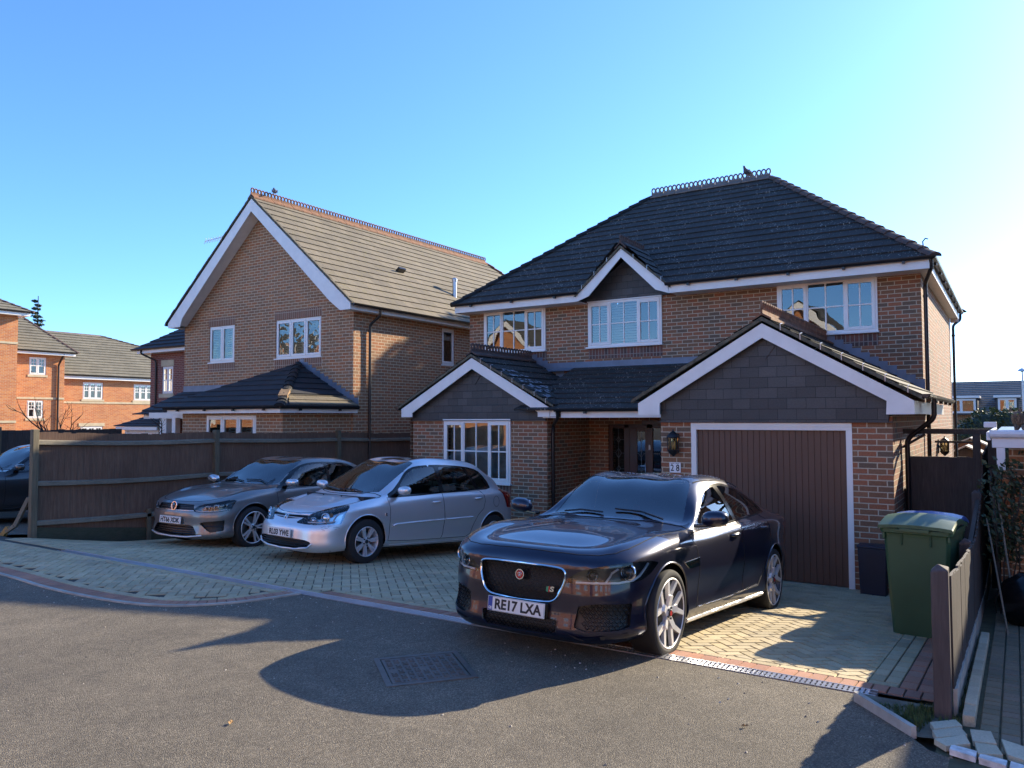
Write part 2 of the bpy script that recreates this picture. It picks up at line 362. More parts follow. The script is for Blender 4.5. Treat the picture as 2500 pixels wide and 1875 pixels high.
def herring(mb, inside, hps, x0, x1, y0, y1, zf=gz):
    c = math.sqrt(.5); R = range(-140, 141)
    for i in R:
        for j in R:
            d = (i-j) % 4
            if d == 0: u0, u1, v0, v1 = i, i+2, j, j+1
            elif d == 3: u0, u1, v0, v1 = i, i+1, j, j+2
            else: continue
            uc, vc = (u0+u1)/2*Wp, (v0+v1)/2*Wp; x, y = c*(uc-vc)-3, c*(uc+vc)-3
            if x < x0-.2 or x > x1+.2 or y < y0-.2 or y > y1+.2 or not inside(x, y): continue
            P = [(c*(a*Wp+s*G-b*Wp-q*G)-3, c*(a*Wp+s*G+b*Wp+q*G)-3) for a, b, s, q in ((u0, v0, 1, 1), (u1, v0, -1, 1), (u1, v1, -1, -1), (u0, v1, 1, -1))]
            put_paver(mb, clip_poly(P, hps), zf)
def strip(mb, x0, x1, y0, y1, along, length):
    """a course of blocks between two lines"""
    if along == 'x':
        n = round((x1-x0)/length); s = (x1-x0)/n
        for k in range(n): put_paver(mb, [(x0+k*s+G, y0+G), (x0+(k+1)*s-G, y0+G), (x0+(k+1)*s-G, y1-G), (x0+k*s+G, y1-G)])
    else:
        n = round((y1-y0)/length); s = (y1-y0)/n
        for k in range(n): put_paver(mb, [(x0+G, y0+k*s+G), (x1-G, y0+k*s+G), (x1-G, y0+(k+1)*s-G), (x0+G, y0+(k+1)*s-G)])
YD = -5.25
tan = MB(); red = MB()
strip(red, -2.2, 3.5, -5.185, -4.985, 'x', .1); strip(tan, -2.2, 3.25, -4.985, -4.885, 'x', .2)
strip(tan, -9.0, -2.2, -5.185, -5.085, 'x', .2)
strip(tan, 3.05, 3.15, -4.885, .9, 'y', .2); strip(tan, 3.15, 3.25, -4.885, .9, 'y', .2)
for k in range(2): strip(red, 3.25+.11*k, 3.36+.11*k, -4.98, .9, 'y', .2)
def in_drive(x, y):
    if x < -2.2: return y < (1.98 if x > -7.0 else 4)
    if y < -.02: return True
    if x < -.5: return y < 3.7
    return x > 2.7 and y < .9
herring(tan, in_drive, [(0, 1, 4.885), (-1, 0, 3.05), (1, 0, 9.02)], -9.02, 3.05, -4.885, 4)
herring(tan, lambda x, y: x < -2.2 and y < -4.8, [(0, 1, 5.085), (0, -1, -4.885), (1, 0, 9.02), (-1, 0, -2.25)], -9.02, -2.2, -5.085, -4.885)
# apron beyond the drain with a curved red border
ap_tan = MB(); Ex, Ey = EDGE[:, 0], EDGE[:, 1]
tg = np.gradient(EDGE, axis=0); tg /= np.linalg.norm(tg, axis=1)[:, None]; nr = np.stack([-tg[:, 1], tg[:, 0]], 1)     # points into the apron
zf2 = lambda x, y: rz(y)
for k in range(len(EDGE)-1):
    a, b, na, nb = EDGE[k], EDGE[k+1], nr[k], nr[k+1]
    q = lambda p, n, d: tuple(p+n*d)
    e = tg[k]*G
    put_paver(red, [q(a+e, na, .045), q(b-e, nb, .045), q(b-e, nb, .24), q(a+e, na, .24)], zf2)
for k in range(0, len(EDGE)-2, 2):
    a, b, na, nb = EDGE[k], EDGE[k+2], nr[k], nr[k+2]; e = tg[k]*G
    put_paver(tan, [tuple(a+e+na*.246), tuple(b-e+nb*.246), tuple(b-e+nb*.34), tuple(a+e+na*.34)], zf2)
def in_apron(x, y):
    d = np.hypot(Ex-x, Ey-y); k = int(np.argmin(d)); return (x-Ex[k])*nr[k, 0]+(y-Ey[k])*nr[k, 1] > .36 and d[k] > .36
herring(tan, in_apron, [(0, -1, -5.42), (1, 0, 14)], -14, -2.2, -6.6, -5.42, zf2)
strip(tan, -13.8, -2.62, -5.415, -5.315, 'x', .2)
drv = tan.build('driveway', M['paver'], attr=True); tag(drv, kind='structure')
tag(red.build('driveway_border', M['paver_red'], attr=True), kind='structure')
# bedding below the blocks
V = []; F = []; gx = np.arange(-14, 3.6, .2); gy = np.arange(-7, 4.2, .2)
for y in gy:
    for x in gx: V.append((x, y, (gz(x, y) if y > -5.25 else rz(y))-.012))
ok = lambda x, y: (y > -5.25 and x > -9.3) or (x < -2.2 and y <= -5.0 and in_apron2(x, y))
def in_apron2(x, y):
    d = np.hypot(Ex-x, Ey-y); k = int(np.argmin(d)); return (x-Ex[k])*nr[k, 0]+(y-Ey[k])*nr[k, 1] > .12
for j in range(len(gy)-1):
    for i in range(len(gx)-1):
        if ok(gx[i]+.1, gy[j]+.1): F.append((j*len(gx)+i, j*len(gx)+i+1, (j+1)*len(gx)+i+1, (j+1)*len(gx)+i))
tag(mesh_obj('driveway_bedding', V, F, M['joint']), kind='structure')
# concrete edging kerb of the apron
kb = MB()
for k in range(len(EDGE)-1):
    a, b, na, nb = EDGE[k], EDGE[k+1], nr[k], nr[k+1]; z = rz(a[1]); z2 = rz(b[1]); zt = .012
    kb.add([(a[0], a[1], z-.05), (b[0], b[1], z2-.05), (b[0], b[1], z2+zt), (a[0], a[1], z+zt), (*(a+na*.042), z+zt), (*(b+nb*.042), z2+zt), (*(b+nb*.042), z2-.05), (*(a+na*.042), z-.05)],
           [(0, 1, 2, 3), (3, 2, 5, 4), (4, 5, 6, 7)])
tag(kb.build('kerb', M['concrete']), kind='structure')
# drain channel across the drive
dr = thing('drain_channel', 'long grey metal slotted drain channel crossing the front of the block paved drive', 'drain', (-2, YD, .42))
g_ = MB()
for sy in (-.062, .050): g_.box(-7.2, 3.15, YD+sy, YD+sy+.012, .35, .421)
for k in range(int(10.3/.034)):
    x = -7.15+k*.034; g_.box(x, x+.021, YD-.05, YD+.05, .405, .4185)
for sy in (-.004,): g_.box(-7.2, 3.15, YD+sy, YD+sy+.008, .40, .4188)
g_.build('grating', M['alu'], dr)
MB().box(-7.2, 3.15, YD-.05, YD+.05, .30, .35).build('channel', M['black_pl'], dr)
# manhole cover
mc = Vector((.33, -6.49, rz(-6.49))); mh = thing('manhole_cover', 'square iron manhole cover with raised blocks set in the shaded asphalt', 'manhole cover', mc)
M['cast'] = simple('dull cast iron', (.15,.13,.11), .5, .5, var=.3, vscale=10, bmp=.2)
R = Matrix.Rotation(math.radians(51), 3, 'Z'); b = MB(); fr = MB()
b.obox(mc+Vector((0, 0, -.006)), (.54, .54, .02), R)
for i in range(9):
    for j in range(9):
        if (i in (0, 4) and j in (4,)) : continue
        for s in (-1, 1):
            if (i+j) % 2: o = R @ Vector(((i-4)*.057+s*.013, (j-4)*.057, .006)); b.obox(mc+o, (.012, .040, .007), R)
            else: o = R @ Vector(((i-4)*.057, (j-4)*.057+s*.013, .006)); b.obox(mc+o, (.040, .012, .007), R)
b.build('lid', M['cast'], mh)
for s in (-1, 1):
    fr.obox(mc+R @ Vector((s*.30, 0, -.004)), (.04, .64, .018), R); fr.obox(mc+R @ Vector((0, s*.30, -.004)), (.56, .04, .018), R)
fr.build('frame', M['cast'], mh)
# right-hand verge: edging, slabs, weeds, neighbour's brick path
zv = .445
ed = MB()
ed.bar((3.06, -5.47, zv+.0), (3.43, -5.90, zv+.0), .035, .07)
tag(ed.build('kerb_edging', M['concrete']), kind='structure')
sl = MB()
def slab(P, z, h=.03):
    n = len(P); P = P if area(P) > 0 else P[::-1]; sl.add([(x, y, z-h) for x, y in P]+[(x, y, z+random.uniform(-.004, .004)) for x, y in P], [tuple(range(n, 2*n))]+[(i, (i+1) % n, n+(i+1) % n, n+i) for i in range(n)], a=random.random())
for P in ([(3.50,-5.74),(3.62,-5.60),(3.66,-5.70),(3.53,-5.84)], [(3.52,-5.86),(3.65,-5.72),(3.69,-5.82),(3.55,-5.97)], [(3.54,-5.99),(3.68,-5.84),(3.71,-5.95),(3.60,-6.06)],
          [(3.70,-5.72),(3.80,-5.70),(3.83,-5.88),(3.72,-5.90)], [(3.73,-5.92),(3.83,-5.90),(3.86,-6.02),(3.75,-6.08)], [(3.85,-5.78),(4.0,-5.85),(4.02,-6.08),(3.88,-6.0)], [(4.03,-5.9),(4.2,-5.95),(4.2,-6.15),(4.04,-6.1)]): slab(P, zv+.02)
M['slab'] = paver_mat('worn pale setts', [(.42,.38,.27),(.50,.46,.34),(.36,.32,.23),(.46,.40,.28)])
tag(sl.build('paving_setts', M['slab'], attr=True), kind='structure')
sl = MB()
for k in range(6):
    x = 3.62+k*.135; y = -6.10-(x-3.62)*.30; slab([(x, y), (x+.12, y-.036), (x+.125, y+.05), (x+.005, y+.085)], zv+.022)
M['white_paint'] = simple('worn white painted stone', (.62,.62,.60), .7, var=.35, vscale=18, bmp=.3)
tag(sl.build('white_kerb_stones', M['white_paint']), kind='structure')
pv = MB()
for j in range(48):
    for i in range(22):
        x0 = 3.74+.205*i*.5+(j % 2)*.0; y0 = -5.95+j*.104
        if x0 > 5.6: continue
        put_paver(pv, [(x0+G, y0+G), (x0+.1025-G, y0+G), (x0+.1025-G, y0+.104-G), (x0+G, y0+.104-G)], lambda x, y: max(gz(x, y), .12)+.02)
M['paver_olive'] = paver_mat('mossy brick path', [(.17,.15,.10),(.21,.18,.12),(.15,.14,.09),(.20,.165,.12)])
tag(pv.build('brick_path', M['paver_olive'], attr=True), kind='structure')
M['joint2'] = simple('mossy joint', (.07,.072,.04), .95, var=.4, vscale=9)
V = []; F = []
for k, y in enumerate(np.arange(-6.3, .2, .25)):
    for x in (3.55, 3.74, 9.0): V.append((x, y, max(gz(x, y), .12)+.006 if x > 3.6 else gz(x, y)-.01))
    if k: b0 = (k-1)*3; F += [(b0, b0+1, b0+4, b0+3), (b0+1, b0+2, b0+5, b0+4)]
tag(mesh_obj('path_bedding', V, F, M['joint2']), kind='structure')
kb = MB()
for k in range(26):
    y = -5.58+k*.115; z = gz(3.67, y); kb.box(3.655, 3.72, y+.004, y+.111, z-.04, z+.065+random.uniform(-.004, .004), a=random.random())
tag(kb.build('brick_kerb', M['slab'], attr=True, bevel=.006), kind='structure')
# weeds in the corner by the drain end
M['grass'] = simple('short weeds', (.075,.105,.03), .8, var=.5, vscale=30)
wd = MB()
for k in range(1500):
    u, v_ = random.random(), random.random()
    if u+v_ > 1: u, v_ = 1-u, 1-v_
    A, B, Cc = (3.10,-5.47), (3.43,-5.86), (3.56,-5.36)
    x = A[0]+(B[0]-A[0])*u+(Cc[0]-A[0])*v_; y = A[1]+(B[1]-A[1])*u+(Cc[1]-A[1])*v_
    if k > 1150: x, y = 3.58+random.uniform(-.05, .07), -5.62+random.uniform(-.1, 3.0)*random.random()
    h = random.uniform(.015, .055)*(1.2 if x > 3.35 else .7); a = random.uniform(0, 6.28); z = gz(x, y)-.01; dx, dy = math.cos(a)*.006, math.sin(a)*.006; lx, ly = random.uniform(-.02, .02), random.uniform(-.02, .02)
    wd.add([(x-dx, y-dy, z), (x+dx, y+dy, z), (x+lx, y+ly, z+h)], [(0, 1, 2)])
wds = wd.build('weeds', M['grass']); tag(wds, 'short green weeds in the corner beside the low fence post', 'weeds', kind='stuff')
sv = MB(); sv.add([(3.05,-5.33,zv-.022), (3.09,-5.5,zv-.022), (3.42,-5.9,zv-.022), (3.62,-5.85,zv-.02), (3.62,-5.3,zv-.025)], [(0, 1, 2, 3, 4)])
tag(sv.build('verge_soil', M['soil']), kind='structure')
# neighbour's drive on the far left
V = []; F = []; lx = np.arange(-22, -9.2, .8); ly = np.arange(-5.4, 1, .8)
for y in ly:
    for x in lx: V.append((x, y, gz(x, y)+.10*cl((y+4.7)/1.5)-.02))
for j in range(len(ly)-1):
    for i in range(len(lx)-1): F.append((j*len(lx)+i, j*len(lx)+i+1, (j+1)*len(lx)+i+1, (j+1)*len(lx)+i))
tag(mesh_obj('neighbour_drive', V, F, M['asphalt']), kind='structure')
# dead leaves on the road
M['leaf_dead'] = simple('dead leaf', (.30,.17,.06), .8, var=.3, vscale=40)
for (x, y, s, rz_, lab) in ((2.59,-6.30,.045,.5,'curled brown dead leaf lying on sunlit asphalt near the drain end'), (.05,-7.92,.05,2.1,'small dry brown leaf on the sunlit asphalt left of the manhole cover')):
    lf = MB(); z = rz(y)+.004
    pts = [(-.5,0,0),(-.3,.22,.12),(-.05,.30,.2),(.1,.16,.05),(.3,.25,.22),(.5,.05,.1),(.28,-.16,.02),(.1,-.12,.0),(-.1,-.32,.2),(-.32,-.2,.1)]
    c, s_ = math.cos(rz_), math.sin(rz_); P = [(x+(a*c-b*s_)*s, y+(a*s_+b*c)*s, z+h*s+.002) for a, b, h in pts]
    lf.add(P+[(x, y, z)], [(i, (i+1) % 10, 10) for i in range(10)])
    tag(lf.build('dead_leaf', M['leaf_dead']), lab, 'leaf', 'dead leaves on the road')
# loose grit and pale chips on the road, thickest along the drain and kerb
gr_ = MB(); Rg = random.Random(21)
for k in range(520):
    x = Rg.uniform(-9, 4); y = -5.4-abs(Rg.gauss(0, .5)) if k % 2 else Rg.uniform(-10, -5.5)
    if k % 5 == 0: j = Rg.randrange(len(EDGE)); x, y = EDGE[j][0]-nr[j, 0]*abs(Rg.gauss(0, .12)), EDGE[j][1]-nr[j, 1]*abs(Rg.gauss(0, .12))
    if x < -2.1 and y > -6.75 and in_apron2(x, y): continue
    s = Rg.uniform(.004, .011); a = Rg.uniform(0, 6.28); z = rz(y)-.003
    gr_.add([(x+s*math.cos(a+q*2.09+Rg.uniform(-.4, .4)), y+s*math.sin(a+q*2.09), z) for q in range(3)]+[(x, y, z+s*.8)], [(0, 1, 3), (1, 2, 3), (2, 0, 3)], a=Rg.random())
tag(gr_.build('grit', paver_mat('stone chips', [(.10,.09,.08),(.35,.31,.25),(.55,.52,.46)]), attr=True), 'loose grit and pale stone chips scattered on the asphalt', 'grit', kind='stuff')
# ================================================================== house helpers
def plane_fn(axis, c, out):
    """maps (along, height, outward distance) to xyz for a wall in the plane axis=c facing sign out"""
    if axis == 'y': return lambda a, z, d: (a, c+out*d, z)
    return lambda a, z, d: (c+out*d, a, z)
def fbox(mb, fn, a0, a1, z0, z1, d0, d1):
    P = [fn(a, z, d) for d in (d0, d1) for a, z in ((a0, z0), (a1, z0), (a1, z1), (a0, z1))]
    xs = [p[0] for p in P]; ys = [p[1] for p in P]; zs = [p[2] for p in P]; return mb.box(min(xs), max(xs), min(ys), max(ys), min(zs), max(zs))
def wall(mb, fn, a0, a1, z0, z1, holes=(), th=.12):
    A = sorted({a0, a1, *[h for H in holes for h in H[:2]]}); Z = sorted({z0, z1, *[h for H in holes for h in H[2:]]})
    for i in range(len(A)-1):
        for j in range(len(Z)-1):
            ca, cz = (A[i]+A[i+1])/2, (Z[j]+Z[j+1])/2
            if any(h[0] < ca < h[1] and h[2] < cz < h[3] for h in holes): continue
            for d in (0, -th):
                q = [fn(A[i], Z[j], d), fn(A[i+1], Z[j], d), fn(A[i+1], Z[j+1], d), fn(A[i], Z[j+1], d)]; mb.add(q, [(0, 1, 2, 3)])
    for h in holes:
        for p, q in (((h[0], h[2]), (h[1], h[2])), ((h[1], h[2]), (h[1], h[3])), ((h[1], h[3]), (h[0], h[3])), ((h[0], h[3]), (h[0], h[2]))):
            mb.add([fn(*p, 0), fn(*q, 0), fn(*q, -th), fn(*p, -th)], [(0, 1, 2, 3)])
def window(parent, fn, a0, a1, z0, z1, lights, cols=0, rows=0, d=.02, sash=None, fr=.05, blind=None, pane='pane', sill=True, split=None, head=False, name='window'):
    """frame with mullions, opening sashes, glazing bars; pane and blind are sub-parts"""
    sash = sash if sash is not None else [True]*len(lights); mb = MB(); W = a1-a0; tot = sum(lights); x = a0+fr; iw = W-2*fr-fr*(len(lights)-1)*.8
    dp = .06
    for b in ((a0, a0+fr, z0, z1), (a1-fr, a1, z0, z1), (a0+fr, a1-fr, z0, z0+fr), (a0+fr, a1-fr, z1-fr, z1)): fbox(mb, fn, *b, d-dp, d)
    if head: fbox(mb, fn, a0-.01, a1+.01, z1+.002, z1+.03, d-dp, d+.02)
    panes = MB()
    for k, lw in enumerate(lights):
        w_ = iw*lw/tot; l0, l1, b0, b1 = x, x+w_, z0+fr, z1-fr
        if sash[k]:
            s = .045
            for b in ((l0-.012, l0+s, b0-.012, b1+.012), (l1-s, l1+.012, b0-.012, b1+.012), (l0+s, l1-s, b0-.012, b0+s), (l0+s, l1-s, b1-s, b1+.012)): fbox(mb, fn, *b, d-dp+.01, d+.014)
            l0, l1, b0, b1 = l0+s, l1-s, b0+s, b1-s
        g = .026
        for c in range(1, cols): ca = l0+(l1-l0)*c/cols; fbox(mb, fn, ca-g/2, ca+g/2, b0, b1, d-.03, d+.002)
        if rows > 1:
            rs = [b0+(b1-b0)*r/rows for r in range(1, rows)]
            for rz_ in rs: fbox(mb, fn, l0, l1, rz_-g/2, rz_+g/2, d-.03, d+.0045)
        if split:                                               # top fanlight bars on part of the height only
            zs = b0+(b1-b0)*split; fbox(mb, fn, l0, l1, zs-g*.8, zs+g*.8, d-.03, d+.004); zm = (zs+b1)/2; fbox(mb, fn, l0, l1, zm-g/2, zm+g/2, d-.03, d+.003); cm = (l0+l1)/2; fbox(mb, fn, cm-g/2, cm+g/2, zs, b1, d-.03, d+.002)
        panes.add([fn(l0, b0, d-.012), fn(l1, b0, d-.012), fn(l1, b1, d-.012), fn(l0, b1, d-.012)], [(0, 1, 2, 3)])
        x += w_
        if k < len(lights)-1: fbox(mb, fn, x, x+fr*.8, z0+fr, z1-fr, d-dp, d+.0005); x += fr*.8
    if sill: fbox(mb, fn, a0-.04, a1+.02, z0-.035, z0-.001, d-dp, d+.05)
    o = mb.build(name, M['white'], parent, bevel=.004)
    panes.build('pane', M[pane], o)
    if blind:
        bl = MB(); kind, *rg = blind; rg = rg or [(0, 1)]
        for f0, f1 in rg:
            p, q = a0+fr+(W-2*fr)*f0, a0+fr+(W-2*fr)*f1
            if kind == 'slat':
                n = int((z1-z0-2*fr)/.055)
                for i in range(n):
                    z = z0+fr+(i+.5)*.055; bl.add([fn(p, z-.018, -.17), fn(q, z-.018, -.17), fn(q, z+.016, -.135), fn(p, z+.016, -.135)], [(0, 1, 2, 3)])
            elif kind == 'shutter':
                n = int((z1-z0-2*fr)/.062)
                for i in range(n):
                    z = z0+fr+(i+.5)*.062; bl.add([fn(p+.04, z-.012, -.19), fn(q-.04, z-.012, -.19), fn(q-.04, z+.018, -.145), fn(p+.04, z+.018, -.145)], [(0, 1, 2, 3)])
                for c in (p+.02, (p+q)/2, q-.02): fbox(bl, fn, c-.022, c+.022, z0+fr, z1-fr, -.18, -.15)
            elif kind == 'vertical':
                n = int((q-p)/.085)
                for i in range(n): c = p+(i+.5)*(q-p)/n; bl.add([fn(c-.035, z0+fr, -.13), fn(c+.035, z0+fr, -.165), fn(c+.035, z1-fr, -.165), fn(c-.035, z1-fr, -.13)], [(0, 1, 2, 3)])
            else:                                               # curtain with folds
                n = 24
                pts = [(p+(q-p)*i/n, -.15+.02*math.sin(i*1.9)) for i in range(n+1)]
                for (c, dd), (c2, d2) in zip(pts, pts[1:]): bl.add([fn(c, z0+fr, dd), fn(c2, z0+fr, d2), fn(c2, z1-fr, d2), fn(c, z1-fr, dd)], [(0, 1, 2, 3)])
        bl.build('blind' if kind != 'curtain' else 'curtain', M['blind'] if kind in ('slat', 'shutter') else M['curtain'], o)
    return o
def tiled(mb, poly, e, course=.30, t=.024, uo=0.):
    """roof plane as overlapping courses, each with its own lip"""
    P = [Vector(p) for p in poly]; e = Vector(e).normalized(); n = (P[1]-P[0]).cross(P[2]-P[0]).normalized()
    if n.z < 0: n = -n
    s = n.cross(e)
    if s.z < 0: s = -s
    o = min(P, key=lambda p: p.dot(s)); Q = [((p-o).dot(e), (p-o).dot(s)) for p in P]; smax = max(q[1] for q in Q); k = 0
    while k*course < smax-1e-4:
        s0, s1 = k*course, (k+1)*course; C = clip_poly(Q, [(0, 1, -s0), (0, -1, s1+.02)])
        if len(C) > 2:
            if area(C) < 0: C = C[::-1]
            vs = [o+e*a+s*b_+n*t*max(0, 1-(b_-s0)/course) for a, b_ in C]
            mb.add(vs, [tuple(range(len(C)))], uvs=[(a+uo+o.x+o.y, b_) for a, b_ in C])
            low = [c for c in C if abs(c[1]-s0) < 1e-5]
            if len(low) >= 2:
                a0 = min(c[0] for c in low); a1 = max(c[0] for c in low)
                mb.add([o+e*a0+s*s0-n*.012, o+e*a1+s*s0-n*.012, o+e*a1+s*s0+n*t, o+e*a0+s*s0+n*t], [(0, 1, 2, 3)], uvs=[(a0+uo+o.x+o.y, s0+.008), (a1+uo+o.x+o.y, s0+.008), (a1+uo+o.x+o.y, s0+.012), (a0+uo+o.x+o.y, s0+.012)])
        k += 1
    return mb
def ridge(parent, p, q, mat, crest=True, slope=.7, tile=.33):
    """angle ridge tiles, each with three looped crests"""
    p = Vector(p); q = Vector(q); n = max(1, round((q-p).length/tile)); d = (q-p)/n; dn = d.normalized(); x = dn.cross(Vector((0, 0, 1))).normalized(); mb = MB()
    for k in range(n):
        a = p+d*k+dn*.006; b = p+d*(k+1)-dn*.006; j = random.uniform(-.004, .004); w_ = .13
        for s in (-1, 1):
            o = x*s*w_-Vector((0, 0, w_*slope)); u = Vector((0, 0, .018+j)); v0 = [a+u, b+u, b+o+u, a+o+u]; mb.add(v0+[v-Vector((0, 0, .03)) for v in v0], [(0, 1, 2, 3), (0, 3, 7, 4), (1, 5, 6, 2), (3, 2, 6, 7)])
        if crest:
            mb.bar(a+Vector((0, 0, .03)), b+Vector((0, 0, .03)), .03, .05)
            for c in range(3):
                ce = a+d*((c+.5)/3)+Vector((0, 0, .045)); R = d.length/3*.42
                pts = [ce+dn*R*math.cos(t)*1.0+Vector((0, 0, R*1.35+R*1.3*math.sin(t))) for t in np.linspace(-1.0, PI+1.0, 13)]
                mb.tube(pts, .019, 6)
    return mb.build('ridge_tile', mat, parent)
def hip_tiles(parent, p, q, mat):
    p = Vector(p); q = Vector(q); n = round((q-p).length/.34); d = (q-p)/n; dn = d.normalized(); x = dn.cross(Vector((0, 0, 1))).normalized(); u = x.cross(dn); mb = MB()
    for k in range(n):
        a = p+d*k-dn*.02; b = p+d*(k+1); lift = .035
        for c0, r0 in ((a, .115), (b, .10)): pass
        R0 = [a+u*lift+x*.115*math.cos(t)+u*.075*math.sin(t)-u*.03 for t in np.linspace(0, PI, 7)]; R1 = [b+u*lift*.6+x*.10*math.cos(t)+u*.07*math.sin(t)-u*.04 for t in np.linspace(0, PI, 7)]
        mb.add(R0+R1, [(i, i+1, i+8, i+7) for i in range(6)]+[tuple(range(7))])
    return mb.build('hip_tile', mat, parent)
def gutter(parent, p, q, r=.056, brackets=True, step=.95):
    p = Vector(p); q = Vector(q); mb = MB(); dn = (q-p).normalized(); x = dn.cross(Vector((0, 0, 1)))
    prof = [(math.cos(t)*r, math.sin(t)*r) for t in np.linspace(PI, 2*PI, 9)]; prof = prof+[(a*.88, b*.88) for a, b in prof[::-1]]
    m = len(prof); vs = [c+x*a+Vector((0, 0, b)) for c in (p, q) for a, b in prof]
    mb.add(vs, [(i, (i+1) % m, m+(i+1) % m, m+i) for i in range(m)]+[tuple(range(m))[::-1], tuple(range(m, 2*m))])
    for c in (p, q): 
        half = [c+x*a+Vector((0, 0, b)) for a, b in prof[:9]]; mb.add(half, [tuple(range(9))])
    if brackets:
        n = max(2, int((q-p).length/step))
        for k in range(n): c = p.lerp(q, (k+.5)/n); mb.obox(c+Vector((0, 0, -r*.75)), (.05, .05, .10) if abs(dn.x) > .5 else (.05, .05, .10))
    return mb.build('gutter', M['black_pl'], parent, smooth=40)
def downpipe(parent, path, r=.034, clips=()):
    mb = MB(); P = [Vector(p) for p in path]; Q = [P[0]]
    for i in range(1, len(P)-1):
        a, b, c = P[i-1], P[i], P[i+1]; d1 = (a-b).normalized(); d2 = (c-b).normalized(); l = min(.07, (a-b).length*.4, (c-b).length*.4)
        for t in np.linspace(0, 1, 5): Q.append((b+d1*l)*(1-t)**2+b*2*t*(1-t)+(b+d2*l)*t*t)
    Q.append(P[-1]); mb.tube(Q, r, 10)
    for z in clips: mb.lathe([(r*1.25, z-.02), (r*1.25, z+.02)], (P[-1].x, P[-1].y, 0), n=10)
    return mb.build('downpipe', M['black_pl'], parent, smooth=50)
def barge(parent, poly, y, th=.026, mat='white_dirty'):
    return MB().prism(poly, lambda a, b, d: (a, d, b), y, y+th).build('bargeboard', M[mat], parent)
def verge(parent, x0, z0, x1, z1, y, dz=.055, dep=.07, steps=True):
    """mortared tile edge along a gable slope, slightly ragged"""
    mb = MB(); n = 26; R = random.Random(3)
    for k in range(n):
        a, b = k/n, (k+1)/n; j = R.uniform(-.006, .008); xa, xb, za, zb = x0+(x1-x0)*a, x0+(x1-x0)*b, z0+(z1-z0)*a, z0+(z1-z0)*b; yy = y+R.uniform(-.006, .006)
        mb.add([(xa, yy, za+.004), (xb, yy, zb+.004), (xb, yy, zb+dz+j), (xa, yy, za+dz+j), (xa, y+dep, za+.004), (xb, y+dep, zb+.004), (xb, y+dep, zb+dz+j), (xa, y+dep, za+dz+j)], [(0, 1, 2, 3), (3, 2, 6, 7), (0, 4, 5, 1), (0, 3, 7, 4), (1, 5, 6, 2)])
    return mb.build('verge', M['mortar_moss'], parent)
def verge_clips(parent, x0, z0, x1, z1, y, n):
    mb = MB()
    for k in range(1, n+1):
        u = k/(n+.6); x, z = x0+(x1-x0)*u, z0+(z1-z0)*u; mb.tube([(x, y-.01, z), (x, y-.014, z+.085), (x+.01, y+.05, z+.10)], .006, 5)
    return mb.build('verge_clip', M['alu'], parent)

# ================================================================== number 28
H = thing('brick_house', 'red brick house with dark hipped roof, slate hung gables and brown garage door', 'house', (-2, 6, 0))
fF = plane_fn('y', 4.2, -1); fG = plane_fn('y', 0., -1); fLn = plane_fn('y', 2., -1); fR_ = plane_fn('x', 2.66, 1); fP = plane_fn('y', 3.78, -1)
XL, XR, YB = -7.08, 2.66, 11.7
wm = MB()
UL, UM, UR = (-6.64, -4.93, 3.78, 4.77), (-3.84, -2.12, 3.78, 4.76), (.22, 1.97, 3.78, 4.76); LW = (-6.13, -4.45, .93, 2.185)
wall(wm, fF, XL, XR, 2.0, 4.80, [UL, UM, UR])
wall(wm, plane_fn('x', XR, 1), 4.2, YB, -.3, 4.80); wall(wm, plane_fn('x', XR, 1), 0, 4.2, -.3, 2.6)
wall(wm, plane_fn('x', XL, -1), 2.0, YB, -.3, 2.4); wall(wm, plane_fn('x', XL, -1), 4.2, YB, 2.4, 4.8); wall(wm, plane_fn('y', YB, 1), XL, XR, -.3, 4.8)
wall(wm, fLn, -6.99, -3.62, -.3, 2.30, [LW]); wall(wm, plane_fn('x', -3.62, 1), 2.0, 3.78, -.3, 2.4)
wall(wm, fP, -3.62, -.47, -.3, 2.4, [(-3.18, -1.35, 0, 2.1)]); wall(wm, plane_fn('x', -.47, -1), 0, 3.78, -.3, 2.4)
wall(wm, fG, -.47, 2.66, -.3, 2.25, [(0, 2.18, 0, 2.16)])
wm.build('wall', M['brick'], H)
MB().box(-3.62, -.47, 1.84, 3.66, 2.236, 2.25).build('porch_ceiling', M['white'], H)
so = MB()                                                       # soldier courses under the upper windows and beside the lounge window
for a in ((UL[0]-.02, UL[1]+.02, 3.52, 3.742), (UM[0], UM[1], 3.52, 3.742), (UR[0], UR[1], 3.52, 3.742)): fbox(MB(), fF, *a, .001, .004).build('soldier_course', M['brick_soldier'], H)
fbox(MB(), fLn, LW[0], LW[1], .67, .892, .001, .004).build('soldier_course', M['brick_soldier'], H)
# slate hanging
sl = MB(); sl.prism([(-.45, 2.18), (2.62, 2.18), (2.64, 2.42), (1.09, 3.42), (-.45, 2.5)], lambda a, b, d: (a, d, b), -.045, -.0); sl.prism([(-.47, 2.165), (2.67, 2.165), (2.67, 2.18), (-.47, 2.18)], lambda a, b, d: (a, d, b), -.06, -.001)
sl.build('slate_hanging', M['slate'], H)
sl = MB(); sl.prism([(-6.98, 2.19), (-3.63, 2.19), (-3.66, 2.42), (-5.3, 3.32), (-6.95, 2.42)], lambda a, b, d: (a, d, b), 1.955, 1.999); sl.prism([(-7.0, 2.178), (-3.61, 2.178), (-3.61, 2.19), (-7.0, 2.19)], lambda a, b, d: (a, d, b), 1.94, 1.998)
sl.build('slate_hanging', M['slate'], H)
sl = MB(); sl.prism([(-4.03, 4.785), (-1.93, 4.785), (-1.96, 4.86), (-2.82, 5.70), (-3.95, 4.86)], lambda a, b, d: (a, d, b), 4.145, 4.199); sl.build('slate_hanging', M['slate'], H)
